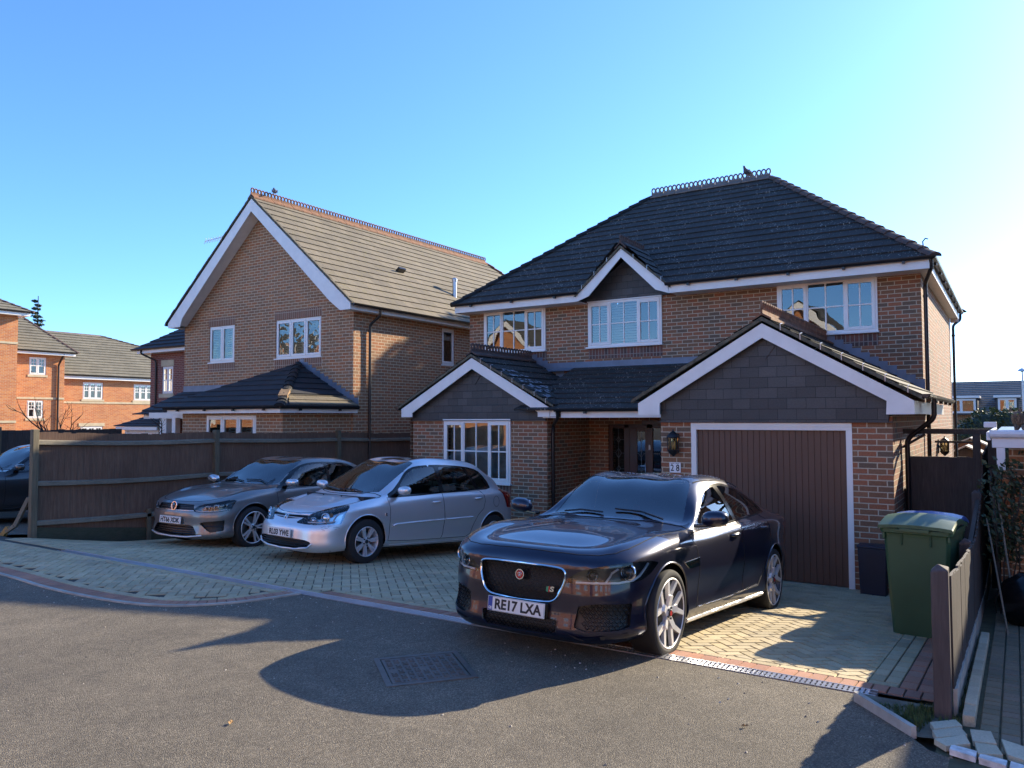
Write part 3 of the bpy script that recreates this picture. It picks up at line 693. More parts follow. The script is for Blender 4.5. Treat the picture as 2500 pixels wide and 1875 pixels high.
# diamond slates at the heads of the gables
for cx, cz, s, y in ((1.09, 3.20, .17, -.05), (-5.3, 3.07, .15, 1.95), (-2.82, 5.40, .15, 4.14)): MB().prism([(cx, cz-s), (cx+s, cz+s*.35), (cx+s*.6, cz+s*.6), (cx-s*.6, cz+s*.6), (cx-s, cz+s*.35)], lambda a, b, d: (a, d, b), y-.008, y).build('diamond_slate', M['slate'], H)
# main roof: front plane is split round the small dormer gable
ez, ey = 4.93, 3.70; rzm, ry = 8.02, 7.9; FL, FR, BL, BR = (-7.22, ey, ez), (2.92, ey, ez), (-7.22, 12.1, ez), (2.92, 12.1, ez); RL, RR = (-3.87, ry, rzm), (-.80, ry, rzm)
zf_ = lambda y: ez+(y-ey)*(rzm-ez)/(ry-ey)
rf = MB(); tiled(rf, [FL, (-3.80, ey, ez), (-2.82, 5.06, zf_(5.06)), (-2.82, ry, rzm), RL], (1, 0, 0)); tiled(rf, [(-2.82, 5.06, zf_(5.06)), (-1.84, ey, ez), FR, RR, (-2.82, ry, rzm)], (1, 0, 0))
tiled(rf, [FR, BR, RR], (0, 1, 0)); tiled(rf, [BL, FL, RL], (0, 1, 0)); tiled(rf, [BR, BL, RL, RR], (1, 0, 0))
roof = rf.build('roof', M['roof_slate'], H)
ridge(roof, (RL[0], ry, rzm+.05), (RR[0], ry, rzm+.05), M['ridge_grey']); hip_tiles(roof, FR, RR, M['ridge_dark']); hip_tiles(roof, FL, RL, M['roof_slate']); hip_tiles(roof, BR, RR, M['ridge_dark'])
MB().tube([(2.75, 3.82, 5.05), (2.74, 3.82, 5.22), (2.78, 3.82, 5.27), (2.82, 3.81, 5.25)], .012, 6).build('hip_iron', M['iron'], roof)
# dormer roof
rf = MB(); zr = 5.84; tiled(rf, [(-3.93, 3.66, 4.80), (-3.80, 3.72, 4.93), (-2.82, 5.06, zr), (-2.82, 3.66, zr)], (0, 1, 0), course=.27); tiled(rf, [(-1.71, 3.66, 4.80), (-1.84, 3.72, 4.93), (-2.82, 5.06, zr), (-2.82, 3.66, zr)], (0, 1, 0), course=.27)
dro = rf.build('roof', M['roof_slate'], H); ridge(dro, (-2.82, 3.66, zr+.05), (-2.82, 4.9, zr+.05), M['ridge_dark'], slope=.95, tile=.3)
barge(H, [(-3.86, 4.735), (-3.58, 4.83), (-2.82, 5.58), (-2.06, 4.83), (-1.78, 4.735), (-1.80, 4.92), (-2.82, 5.76), (-3.84, 4.92)], 3.70)
verge(H, -3.90, 4.83, -2.82, 5.77, 3.66); verge(H, -1.74, 4.83, -2.82, 5.77, 3.66); verge_clips(H, -2.82, 5.77, -3.9, 4.83, 3.66, 3); verge_clips(H, -2.82, 5.77, -1.74, 4.83, 3.66, 3)
fa = MB(); fa.box(-7.16, -3.86, 3.705, 3.73, 4.735, 4.92); fa.box(-1.78, 2.84, 3.705, 3.73, 4.735, 4.92); fa.box(2.815, 2.84, 3.73, 12.0, 4.735, 4.92); fa.box(-7.16, -7.135, 3.73, 12, 4.735, 4.92)
fa.box(-7.135, -3.87, 3.73, 4.199, 4.742, 4.755); fa.box(-1.77, 2.815, 3.73, 4.199, 4.742, 4.755); fa.box(2.662, 2.815, 4.199, 11.98, 4.742, 4.755); fa.box(2.662, 2.84, 11.70, 12.0, 4.66, 4.735)
fa.build('fascia', M['white_dirty'], H)
gutter(H, (-7.22, 3.65, 4.935), (-3.82, 3.65, 4.935)); gutter(H, (-1.83, 3.65, 4.935), (2.93, 3.65, 4.935)); gutter(H, (2.895, 3.62, 4.935), (2.895, 12.1, 4.935))
downpipe(H, [(2.86, 3.72, 4.88), (2.86, 3.75, 4.74), (2.72, 4.28, 4.56), (2.72, 4.30, 4.2), (2.72, 4.3, 2.62)], clips=(4.35,)); downpipe(H, [(2.72, 4.3, 2.6), (2.72, 4.3, 0)])
downpipe(H, [(2.88, 11.95, 4.88), (2.88, 11.9, 4.72), (2.73, 11.62, 4.56), (2.73, 11.6, 4.2), (2.73, 11.6, 0)], clips=(4.3, 2.5))
# garage roof
rf = MB(); tiled(rf, [(3.02, -.20, 2.495), (3.02, 4.75, 2.495), (1.09, 4.75, 3.62), (1.09, -.20, 3.62)], (0, 1, 0)); tiled(rf, [(-.84, -.20, 2.495), (-.84, 4.19, 2.495), (1.09, 4.19, 3.62), (1.09, -.20, 3.62)], (0, 1, 0))
gro = rf.build('roof', M['roof_slate'], H); ridge(gro, (1.09, -.20, 3.66), (1.09, 4.18, 3.66), M['terracotta'], slope=.58)
barge(H, [(-.76, 2.28), (-.42, 2.28), (-.42, 2.45), (1.085, 3.33), (2.62, 2.44), (2.61, 2.27), (2.93, 2.27), (2.93, 2.44), (1.085, 3.53), (-.76, 2.45)], -.17)
verge(H, -.86, 2.45, 1.09, 3.56, -.205); verge(H, 3.02, 2.45, 1.09, 3.56, -.205); verge_clips(H, 1.09, 3.56, 3.02, 2.45, -.205, 7)
fa = MB(); fa.box(2.905, 2.93, -.144, 4.6, 2.275, 2.44); fa.box(2.662, 2.905, -.144, 4.6, 2.28, 2.292); fa.build('fascia', M['white_dirty'], H); fa = MB(); fa.box(-.76, -.735, -.144, 1.8, 2.285, 2.44); fa.box(-.735, -.472, -.144, 1.8, 2.288, 2.30); fa.build('fascia', M['white_dirty'], H)
gutter(H, (3.06, -.20, 2.52), (3.06, 4.6, 2.52)); downpipe(H, [(3.06, .95, 2.47), (3.06, .95, 2.22), (2.76, 1.0, 1.97), (2.72, 1.0, 1.9), (2.72, 1.0, 0)])
# stepped lead flashing where the garage roof meets the front wall, and the long lead apron over the porch
fl = MB(); n = 11
for k in range(n):
    x0 = 1.09+.145*k; x1 = x0+.15; z = 3.64-.583*(x0-1.09); fbox(fl, fF, x0, x1, z-.2, z+.10, .003+.0005*(k % 2), .012)
fl.build('lead_flashing', M['lead'], H); fl = MB(); fbox(fl, fF, -5.15, -.1, 3.30, 3.47, .003, .016); fl.add([(-5.1, 4.184, 3.34), (-.1, 4.184, 3.34), (-.1, 4.02, 3.275), (-5.1, 4.02, 3.275)], [(0, 1, 2, 3)])
for x in (-4.3, -3.1, -1.75): fbox(fl, fF, x, x+.012, 3.3, 3.47, .016, .022)
fl.build('lead_flashing', M['lead'], H); fl = MB()
for k in range(9):
    x0 = -5.3+.14*k; z = 3.60-.55*(.14*k); fbox(fl, fF, x0, x0+.145, z-.2, z+.09, .0175+.0005*(k % 2), .024)
fl.build('lead_flashing', M['lead'], H)
# lounge roof and porch roof
rf = MB(); tiled(rf, [(-3.35, 1.78, 2.475), (-3.35, 4.19, 2.475), (-5.29, 4.19, 3.545), (-5.29, 1.78, 3.545)], (0, 1, 0)); tiled(rf, [(-7.24, 1.78, 2.475), (-7.24, 4.19, 2.475), (-5.29, 4.19, 3.545), (-5.29, 1.78, 3.545)], (0, 1, 0))
lro = rf.build('roof', M['roof_slate'], H); ridge(lro, (-5.29, 1.79, 3.59), (-5.29, 4.15, 3.59), M['ridge_dark'], slope=.56)
M['pale_flecks'] = simple('thin frost on tiles', (.30,.36,.42), .6, var=.5, vscale=30)  # pale bluish flecks scattered over the lounge roof courses
fs = MB(); R5 = random.Random(11); sl_ = (3.545-2.475)/1.94
for (d0, ln, wd_) in ((.62, .42, .05), (.80, .55, .08), (.99, .72, .11), (1.18, .80, .13), (1.38, .55, .12), (1.57, .22, .06)):
    for q in range(14):
        y = 1.90+R5.random()*ln*1.1; x = -5.29+d0+R5.uniform(0, wd_); w_, h_ = R5.uniform(.02, .075), R5.uniform(.03, .10); z = lambda xx: 3.545-sl_*(xx+5.29)+.031
        fs.add([(x, y, z(x)), (x+w_, y+h_*.1, z(x+w_)), (x+w_, y+h_, z(x+w_)), (x+w_*.3, y+h_*1.15, z(x+w_*.3))], [(0, 1, 2, 3)])
fs.build('pale_flecks', M['pale_flecks'], lro)['kind'] = 'stuff'
rf = MB(); tiled(rf, [(-4.2, 1.72, 2.39), (.6, 1.72, 2.39), (.6, 4.19, 3.34), (-4.2, 4.19, 3.34)], (1, 0, 0)); rf.build('roof', M['roof_slate'], H)
barge(H, [(-7.16, 2.26), (-6.86, 2.26), (-6.86, 2.345), (-5.28, 3.24), (-3.71, 2.345), (-3.71, 2.255), (-3.45, 2.255), (-3.45, 2.43), (-5.28, 3.46), (-7.16, 2.43)], 1.80)
verge(H, -7.24, 2.435, -5.29, 3.485, 1.775); verge(H, -3.36, 2.435, -5.29, 3.485, 1.775); verge_clips(H, -5.29, 3.485, -3.36, 2.435, 1.775, 7)
fa = MB(); fa.box(-3.45, -3.28, 1.82, 1.845, 2.26, 2.38); fa.box(-3.20, -.47, 1.80, 1.825, 2.24, 2.38); fa.box(-7.15, -7.125, 1.83, 4.19, 2.27, 2.42); fa.box(-7.125, -6.99, 1.83, 4.19, 2.275, 2.29)
fa.build('fascia', M['white_dirty'], H)
gutter(H, (-3.30, 1.73, 2.405), (-.72, 1.73, 2.405)); gutter(H, (-7.28, 1.80, 2.46), (-7.28, 4.19, 2.46), brackets=False); downpipe(H, [(-3.25, 1.74, 2.37), (-3.25, 1.78, 2.24), (-3.54, 2.12, 2.10), (-3.57, 2.14, 1.95), (-3.57, 2.14, 0)], clips=(1.92, .8))
# windows
L3 = [.29, .37, .29]; S3 = [True, False, True]
window(H, fF, *UL, L3, 2, 2, d=.035, sash=S3, head=True); window(H, fF, *UM, L3, 2, 2, d=.035, sash=S3, blind=('slat', (0, .64)), head=True); window(H, fF, *UR, L3, 2, 2, d=.035, sash=S3, head=True)
window(H, fLn, *LW, L3, 2, 2, d=.035, sash=S3, blind=('vertical',), head=True)
# garage door in a white frame
M['door_brown'] = simple('brown steel garage door', (.12,.058,.036), .5, var=.10, vscale=2, bmp=.03)
gf = MB(); fbox(gf, fG, 0, .075, -.01, 2.06, -.05, .012); fbox(gf, fG, 2.105, 2.18, -.01, 2.06, -.05, .012); fbox(gf, fG, 0, 2.18, 2.10, 2.16, -.05, .020); fbox(gf, fG, .001, 2.179, 2.06, 2.10, -.05, .011); fbox(gf, fG, .002, 2.178, 2.075, 2.085, .011, .016); fbox(gf, fG, .001, 2.179, 2.115, 2.123, .02, .026)
go = gf.build('garage_door_frame', M['white'], H, bevel=.004)
gd = MB(); n = 25; w_ = 2.03/n
for k in range(n): x = .075+k*w_; fbox(gd, fG, x+.004, x+w_-.004, .01, 2.058, -.075, -.050)
fbox(gd, fG, .075, 2.105, .01, 2.058, -.09, -.060)
gd.build('garage_door', M['door_brown'], H, bevel=.003)
# front door with side lights and leaded glass
M['door_wood'] = simple('dark brown door', (.075,.032,.022), .4, var=.15, vscale=3)
dd = MB()
for a0, a1, z0, z1 in ((-3.18, -3.10, 0, 2.1), (-2.84, -2.72, 0, 2.1), (-2.33, -2.20, 0, 2.1), (-1.80, -1.72, 0, 2.1), (-1.42, -1.35, 0, 2.1), (-3.10, -1.42, 2.02, 2.1), (-3.10, -2.84, 0, .5), (-2.2, -1.8, 0, .5), (-1.72, -1.42, 0, .5)): fbox(dd, fP, a0, a1, z0, z1, -.09, -.03)
fo = dd.build('door_frame', M['door_wood'], H, bevel=.006)
d2 = MB(); fbox(d2, fP, -2.72, -2.55, 0.02, 2.02, -.085, -.04); fbox(d2, fP, -2.37, -2.33, .02, 2.02, -.085, -.04); fbox(d2, fP, -2.55, -2.37, .02, .45, -.085, -.04); fbox(d2, fP, -2.55, -2.37, 1.95, 2.02, -.085, -.04)
do = d2.build('front_door', M['door_wood'], H, bevel=.005)
MB().box(-.001, 0, 0, 0, 0, 0)
hd = MB(); hd.bar((-2.36, 3.815, 1.12), (-2.36, 3.815, 1.34), .03, .01); hd.bar((-2.36, 3.79, 1.25), (-2.46, 3.79, 1.25), .018, .018); hd.build('handle', M['chrome'], do)
db = MB(); fbox(db, fP, -2.28, -2.245, 1.58, 1.68, -.03, -.012); db.build('doorbell', M['white'], H)
M['lead_came'] = simple('lead came', (.25,.26,.27), .4, .7)
lead = MB(); glz = MB()
for a0, a1 in ((-3.10, -2.84), (-2.55, -2.37), (-2.2, -1.8), (-1.72, -1.42)):
    z0, z1 = (.45 if a0 == -2.55 else .5), (1.95 if a0 == -2.55 else 2.02); glz.add([fP(a0, z0, -.06), fP(a1, z0, -.06), fP(a1, z1, -.06), fP(a0, z1, -.06)], [(0, 1, 2, 3)]); c = (a0+a1)/2; h = min(.06, (a1-a0)*.28)
    for z, k in ((1.78, .7), (1.50, 1.1), (1.18, .7)):
        q = [fP(c, z-h*1.5*k, -.055), fP(c+h*k, z, -.055), fP(c, z+h*1.5*k, -.055), fP(c-h*k, z, -.055)]; lead.tube(q+[q[0]], .006, 5)
        lead.bar(fP(a0, z, -.055), fP(c-h*k, z, -.055), .005, .005); lead.bar(fP(c+h*k, z, -.055), fP(a1, z, -.055), .005, .005)
    lead.bar(fP(c, z0, -.056), fP(c, z1, -.056), .006, .005)
glz.build('pane', M['pane'], fo); lead.build('leading', M['lead_came'], fo)
MB().box(-2.35, -1.8, 3.62, 3.76, 2.10, 2.18).build('door_closer_box', M['door_wood'], H)
# dark room linings so that the inside reads as an unlit interior
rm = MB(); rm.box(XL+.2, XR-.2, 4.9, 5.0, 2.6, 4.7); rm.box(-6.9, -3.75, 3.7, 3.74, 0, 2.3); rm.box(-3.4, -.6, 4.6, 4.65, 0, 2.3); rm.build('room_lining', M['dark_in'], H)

# ================================================================== left neighbour's house
A = thing('brick_house', 'brown brick gabled house with weathered tan tiled roof behind the brown fence', 'house', (-12.5, 7, 0))
fA = plane_fn('y', 2.4, -1); fAx = plane_fn('x', -9.2, 1); fB = plane_fn('y', .35, -1); fBx = plane_fn('x', -9.26, 1)
w1, w2, w3, w4 = (-14.73, -13.63, 3.79, 4.78), (-11.98, -10.30, 3.78, 4.77), (5.80, 6.38, 3.72, 4.72), (-11.9, -10.13, 1.05, 2.31)
wm = MB(); wall(wm, fA, -15.85, -9.2, -.4, 4.9, [w1, w2]); wm.add([(-15.85, 2.4, 4.9), (-9.2, 2.4, 4.9), (-12.5, 2.4, 7.75)], [(0, 1, 2)])
wall(wm, fAx, 2.4, 15.5, -.4, 4.95, [w3]); wall(wm, plane_fn('x', -15.85, -1), 2.4, 15.5, -.4, 4.95); wall(wm, plane_fn('y', 15.5, 1), -15.85, -9.2, -.4, 4.95)
wall(wm, fB, -12.83, -9.26, -.4, 2.45, [w4]); wall(wm, fBx, .35, 2.4, -.4, 2.45); wall(wm, plane_fn('x', -12.83, -1), .35, 2.4, -.4, 2.45); wm.build('wall', M['brick_tan'], A)
so = MB()
for a0, a1, z0, z1 in ((w1[0]-.03, w1[1]+.03, 4.783, 5.005), (w2[0]-.03, w2[1]+.03, 4.773, 4.995), (w1[0]-.03, w1[1]+.03, 3.53, 3.752), (w2[0]-.03, w2[1]+.03, 3.52, 3.742)): fbox(MB(), fA, a0, a1, z0, z1, .001, .004).build('soldier_course', M['brick_tan_soldier'], A)
rf = MB(); zr = 8.03; tiled(rf, [(-8.86, 1.98, 4.9), (-8.86, 16, 4.9), (-12.5, 12.6, zr), (-12.5, 1.98, zr)], (0, 1, 0)); tiled(rf, [(-16.14, 1.98, 4.9), (-16.14, 16, 4.9), (-12.5, 12.6, zr), (-12.5, 1.98, zr)], (0, 1, 0)); tiled(rf, [(-16.14, 16, 4.9), (-8.86, 16, 4.9), (-12.5, 12.6, zr)], (1, 0, 0))
aro = rf.build('roof', M['roof_tan'], A); ridge(aro, (-12.5, 1.98, zr+.04), (-12.5, 12.6, zr+.04), M['terracotta'], slope=.86); hip_tiles(aro, (-8.86, 16, 4.9), (-12.5, 12.6, zr), M['terracotta'])
barge(A, [(-15.86, 4.80), (-15.50, 4.80), (-15.40, 5.03), (-12.5, 7.62), (-9.6, 5.03), (-9.25, 4.78), (-8.91, 4.78), (-8.91, 4.93), (-12.5, 7.95), (-16.05, 4.93), (-16.05, 4.80)], 2.0)
verge(A, -16.16, 4.90, -12.5, 7.985, 1.975); verge(A, -8.84, 4.90, -12.5, 7.985, 1.975)
fa = MB(); fa.box(-8.935, -8.91, 2.026, 16, 4.78, 4.93); fa.box(-9.198, -8.935, 2.03, 16, 4.79, 4.80); fa.box(-16.05, -15.852, 2.03, 16, 4.80, 4.812); fa.box(-16.05, -16.03, 2.026, 16, 4.813, 4.93)
fa.add([(-15.75, 2.03, 4.86), (-12.5, 2.03, 7.66), (-12.5, 2.39, 7.66), (-15.75, 2.39, 4.86)], [(0, 1, 2, 3)]); fa.add([(-9.25, 2.03, 4.86), (-12.5, 2.03, 7.66), (-12.5, 2.39, 7.66), (-9.25, 2.39, 4.86)], [(0, 1, 2, 3)])
fa.build('fascia', M['white_dirty'], A)
gutter(A, (-8.82, 2.0, 4.92), (-8.82, 16, 4.92), brackets=False); gutter(A, (-16.18, 2.0, 4.92), (-16.18, 16, 4.92), brackets=False)
downpipe(A, [(-8.84, 2.95, 4.87), (-8.86, 2.95, 4.72), (-9.13, 2.9, 4.52), (-9.14, 2.9, 4.3), (-9.14, 2.9, 0)], clips=(4.35,))
window(A, fA, *w1, [1, 1], d=-.03, pane='pane_wavy', blind=('shutter', (.5, 1))); window(A, fA, *w2, [1, 1, 1], d=-.03, pane='pane_wavy', blind=('shutter', (0, .33), (.34, .66), (.67, 1)))
window(A, fAx, *w3, [1], d=-.03, blind=('curtain', (0, 1))); window(A, fB, *w4, [1, 1, 1], d=.0, blind=('shutter', (.34, .66), (.67, 1)))
rf = MB(); ap = (-11.1, 2.4, 3.63); e1, e2, e3 = (-13.5, .02, 2.5), (-8.98, .02, 2.5), (-8.98, 2.39, 2.5)
tiled(rf, [e1, e2, ap], (1, 0, 0)); tiled(rf, [e2, e3, ap], (0, 1, 0)); bro = rf.build('roof', M['roof_black'], A)
hip_tiles(bro, e2, ap, M['roof_black'])
MB().bar((-9.28, .36, 2.70), (-9.62, .74, 2.86), .2, .09).build('hip_end_tile', simple('orange brown tile', (.27,.17,.09), .85, var=.3, vscale=12), bro)
mo = MB(); tiled(mo, [(-9.0, .30, 2.535), (-9.0, 2.36, 2.535), (-9.40, 2.36, 2.75), (-9.40, .62, 2.75)], (0, 1, 0), course=.22); mo.build('mossy_tile', M['roof_tan'], bro)
rf = MB(); tiled(rf, [(-15.6, 1.0, 2.45), (-13.1, 1.0, 2.45), (-12.3, 2.39, 3.0), (-15.9, 2.39, 3.0)], (1, 0, 0)); tiled(rf, [e1, (-14.3, 1.0, 2.47), (-13.0, 2.39, 3.0), (-12.4, 1.6, 2.98)], (.6, -.8, 0)); rf.build('roof', M['roof_black'], A)
fl = MB(); fbox(fl, fA, -15.85, -12.9, 2.98, 3.16, .004, .02); fl.build('lead_flashing', M['lead'], A); fl = MB()
for k in range(14): x0 = -11.05+.145*k; z = 3.63-.53*(x0+11.1); fbox(fl, fA, x0, x0+.15, z-.1, z+.12, .004+.0005*(k % 2), .014)
fl.build('lead_flashing', M['lead'], A)
fa = MB(); fa.box(-13.06, -9.04, .09, .115, 2.36, 2.48); fa.box(-9.065, -9.04, .115, 2.39, 2.36, 2.48); fa.box(-12.83, -9.065, .115, .348, 2.366, 2.376); fa.box(-15.36, -12.84, 1.05, 1.075, 2.26, 2.40); fa.build('fascia', M['white_dirty'], A)
gutter(A, (-13.1, .04, 2.50), (-9.0, .04, 2.50), step=1.0); gutter(A, (-8.99, .02, 2.50), (-8.99, 2.36, 2.50), step=1.0)
MB().box(-14.35, -14.2, 1.06, 1.2, 0, 2.26).build('porch_post', M['white'], A)
fp = MB(); fp.tube([(-10.0, 7.42, 5.75), (-10.0, 7.42, 6.35)], .065, 14); fp.lathe([(.08, 6.33), (.085, 6.40), (.05, 6.44), (.0001, 6.44)], (-10, 7.42, 0), n=14); fp.build('flue', M['alu'], aro, smooth=40)
MB().obox((-10.55, 5.6, 6.42), (.22, .28, .07), Matrix.Rotation(-.71, 3, 'Y')).build('roof_vent', M['black_pl'], aro)
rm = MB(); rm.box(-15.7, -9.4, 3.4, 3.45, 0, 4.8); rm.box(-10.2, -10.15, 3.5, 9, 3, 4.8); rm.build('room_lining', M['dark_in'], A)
# tv aerial
ae = thing('tv_aerial', 'small white tv aerial sticking out past the left slope of the gabled roof', 'aerial', (-14.5, 2.9, 6.2))
MB().tube([(-14.5, 2.9, 6.1), (-14.5, 2.9, 7.50)], .018, 6).build('mast', M['alu'], ae)
b = MB(); b.bar((-15.65, 2.86, 7.40), (-14.35, 2.92, 7.46), .02, .02)
for k in range(9):
    x = -15.6+k*.12
    for s in (-1, 1): b.tube([(x, 2.88, 7.41+k*.005), (x-.07, 2.88+s*.03, 7.41+s*.085)], .009, 5)
b.build('boom', M['white'], ae)
# ================================================================== fences
M['fence'] = wood_mat('old brown fence boards', [(.095,.054,.034),(.14,.080,.050),(.19,.118,.078)])
M['rail'] = wood_mat('grey weathered rail', [(.13,.115,.085),(.19,.165,.12),(.26,.23,.17)], scale=(4, 4, 20))
M['post'] = wood_mat('mossy fence post', [(.085,.075,.045),(.13,.108,.07),(.175,.15,.095)])
M['moss_wood'] = wood_mat('green damp gravel board', [(.030,.038,.018),(.052,.054,.030),(.075,.065,.045)], scale=(3, 3, 14))
M['fence_dark'] = wood_mat('dark stained boards', [(.035,.027,.022),(.055,.043,.035),(.085,.07,.06)])
M['fence_grey'] = wood_mat('grey brown boards', [(.045,.036,.032),(.070,.057,.050),(.10,.085,.075)])
FX = -9.15
fe = thing('timber_fence', 'weathered brown closeboard fence with three grey rails behind the parked cars', 'fence', (FX, -1, .1))
ys_ = [-4.72, -1.38, 1.88, 5.1]
top = lambda y: 2.06-.018*(y+4.7)
def fz(y): return gz(FX, y)
for k, y in enumerate(ys_):
    z = top(y)+(.0 if k else .0); MB().box(FX-.05, FX+.05, y-.05, y+.05, fz(y)-.2, z+.015).build('post', M['post'], fe, bevel=.01)
for k in range(3):
    y0, y1 = ys_[k]+.05, ys_[k+1]-.05; sag = lambda u: -.03*math.sin(PI*u)*(1 if k == 0 else .5)
    bp = MB(); n = int((y1-y0)/.105)
    for i in range(n+1):
        y = y0+(y1-y0)*i/(n+1); u = i/n; w_ = (y1-y0)/(n+1)+.012; dx = random.uniform(-.004, .004); lean = random.uniform(-.004, .004); zt = top(y)-.03+sag(u)+random.uniform(-.012, .012)
        bp.add([(FX-.045+dx, y, fz(y)+.14), (FX-.03+dx, y+w_, fz(y)+.14), (FX-.03+dx+lean, y+w_, zt), (FX-.045+dx+lean, y, zt), (FX-.062+dx, y, fz(y)+.14), (FX-.048+dx, y+w_, fz(y)+.14), (FX-.048+dx+lean, y+w_, zt), (FX-.062+dx+lean, y, zt)], [(0, 3, 2, 1), (4, 5, 6, 7), (3, 7, 6, 2), (0, 4, 7, 3), (1, 2, 6, 5)])
    bp.build('board_panel', M['fence'], fe)
    for hh in (.17, .83, 1.46):
        r_ = MB(); N_ = 8
        for q in range(N_):
            ua, ub = q/N_, (q+1)/N_; ya, yb = y0+(y1-y0)*ua, y0+(y1-y0)*ub; za, zb = top(ya)-hh+sag(ua)-.02, top(yb)-hh+sag(ub)-.02
            r_.add([(FX-.03, ya, za-.045), (FX+.03, ya, za-.035), (FX+.03, ya, za+.02), (FX-.03, ya, za+.04), (FX-.03, yb, zb-.045), (FX+.03, yb, zb-.035), (FX+.03, yb, zb+.02), (FX-.03, yb, zb+.04)], [(1, 2, 6, 5), (2, 3, 7, 6), (0, 1, 5, 4)]+([(0, 3, 2, 1)] if q == 0 else []))
        r_.build('rail', M['rail'], fe)
    MB().add([(FX-.03, y0, fz(y0)-.1), (FX+.0, y0, fz(y0)-.1), (FX+.0, y1, fz(y1)-.1), (FX-.03, y1, fz(y1)-.1), (FX-.03, y0, fz(y0)+.16), (FX+.0, y0, fz(y0)+.16), (FX+.0, y1, fz(y1)+.16), (FX-.03, y1, fz(y1)+.16)], [(1, 2, 6, 5), (4, 5, 6, 7), (0, 4, 7, 3), (0, 1, 5, 4)]).build('gravel_board', M['moss_wood'], fe)
MB().box(FX-.02, FX+.03, -2.80, -2.72, fz(-2.75), .62).build('stake', M['post'], fe)
# second fence further left with its own post
f2 = thing('timber_fence', 'dark fence far left beyond the dark grey car with one pale square post', 'fence', (-15.5, -3, .3))
b = MB()
for i in range(40): y = -6+i*.16; b.box(-15.53, -15.50, y, y+.155, .1, 1.98+random.uniform(-.01, .01))
b.build('board_panel', M['fence_dark'], f2); MB().box(-15.5, -15.38, -2.62, -2.50, .1, 2.06).build('post', M['post'], f2)
# timber prop leaning on the end post
pr = thing('timber_prop', 'leaning timber brace with orange yellow foot propping the left end fence post', 'prop', (-9.35, -4.85, .35))
MB().bar((-9.28, -4.72, .98), (-9.50, -4.82, .52), .05, .06).bar((-9.50, -4.82, .53), (-9.62, -4.88, .44), .07, .05).build('brace', M['rail'], pr)
M['prop_yellow'] = wood_mat('orange new timber', [(.30,.17,.05),(.38,.22,.07),(.42,.27,.10)]); MB().bar((-9.60, -4.87, .50), (-9.75, -4.93, .31), .07, .07).bar((-9.70, -4.90, .34), (-9.84, -4.96, .31), .09, .06).build('foot', M['prop_yellow'], pr)
# right boundary fence: low then sweeping up
FXR = 3.60
rfn = thing('timber_fence', 'dark low boundary fence with slanted cap post beside the green bin', 'fence', (FXR, -3, .3))
def rtop(y):
    pts = [(-5.5, 1.29), (-3.9, 1.16), (-2.62, 1.08), (-1.9, 1.04), (-1.2, 1.12), (-.4, 1.24), (.3, 1.42), (1.2, 1.74), (2.2, 1.80), (9, 1.8)]; return float(np.interp(y, [p[0] for p in pts], [p[1] for p in pts]))
def cap_post(x, y, z0, z1, s=.095):
    h = s/2; return MB().add([(x-h, y-h, z0), (x+h, y-h, z0), (x+h, y+h, z0), (x-h, y+h, z0), (x-h, y-h, z1-.035), (x+h, y-h, z1-.02), (x+h, y+h, z1-.01), (x-h, y+h, z1-.03), (x-.01, y, z1+.01)], [(0, 1, 5, 4), (1, 2, 6, 5), (2, 3, 7, 6), (3, 0, 4, 7), (4, 5, 8), (5, 6, 8), (6, 7, 8), (7, 4, 8)])
M['post_r'] = wood_mat('dark brown painted post', [(.055,.042,.040),(.080,.064,.060),(.105,.086,.080)])
for y, zt in ((-5.47, 1.33), (-2.6, 1.11), (.1, 1.34)): cap_post(FXR-.05, y, gz(3.6, y)-.25, zt).build('post', M['post_r'], rfn, bevel=.006)
for y0, y1 in ((-5.42, -2.65), (-2.55, .05), (.15, 6.0)):
    b = MB(); n = int((y1-y0)/.085)
    for i in range(n):
        y = y0+(y1-y0)*i/n; w_ = (y1-y0)/n+.01; zt = rtop(y+w_/2)+random.uniform(-.012, .012)-.02; x = FXR+(.0 if i % 2 else .006)+random.uniform(-.003, .003); z0 = gz(3.6, y)+.16
        b.add([(x-.012, y, z0), (x+.004, y, z0), (x+.010, y+w_, z0), (x-.004, y+w_, z0), (x-.012, y, zt), (x+.004, y, zt), (x+.010, y+w_, zt), (x-.004, y+w_, zt)], [(0, 1, 5, 4), (1, 2, 6, 5), (2, 3, 7, 6), (3, 0, 4, 7), (4, 5, 6, 7)])
    b.build('board_panel', M['fence_grey'], rfn)
    b = MB()
    for hh in (.15, .62): b.bar((FXR-.035, y0, rtop(y0)-hh), (FXR-.035, y1, rtop(y1)-hh), .04, .06)
    b.build('rail', M['fence_grey'], rfn)
    z0, z1 = gz(3.6, y0), gz(3.6, y1); MB().bar((FXR+.012, y0, z0+.05), (FXR+.012, y1, z1+.05), .022, .22).build('gravel_board', M['concrete'], rfn)
# tall boundary fence between the gate and the neighbour, seen end-on
tf = thing('timber_fence', 'tall dark boundary fence running back behind the side gate beam', 'fence', (3.72, 4, 0)); b = MB()
for i in range(60): y = 1.2+i*.15; b.box(3.70, 3.722, y, y+.148, 0, 1.92+random.uniform(-.008, .008))
b.build('board_panel', M['fence_dark'], tf); MB().box(3.66, 3.78, 1.06, 1.18, 0, 2.02).build('post', M['fence_dark'], tf)
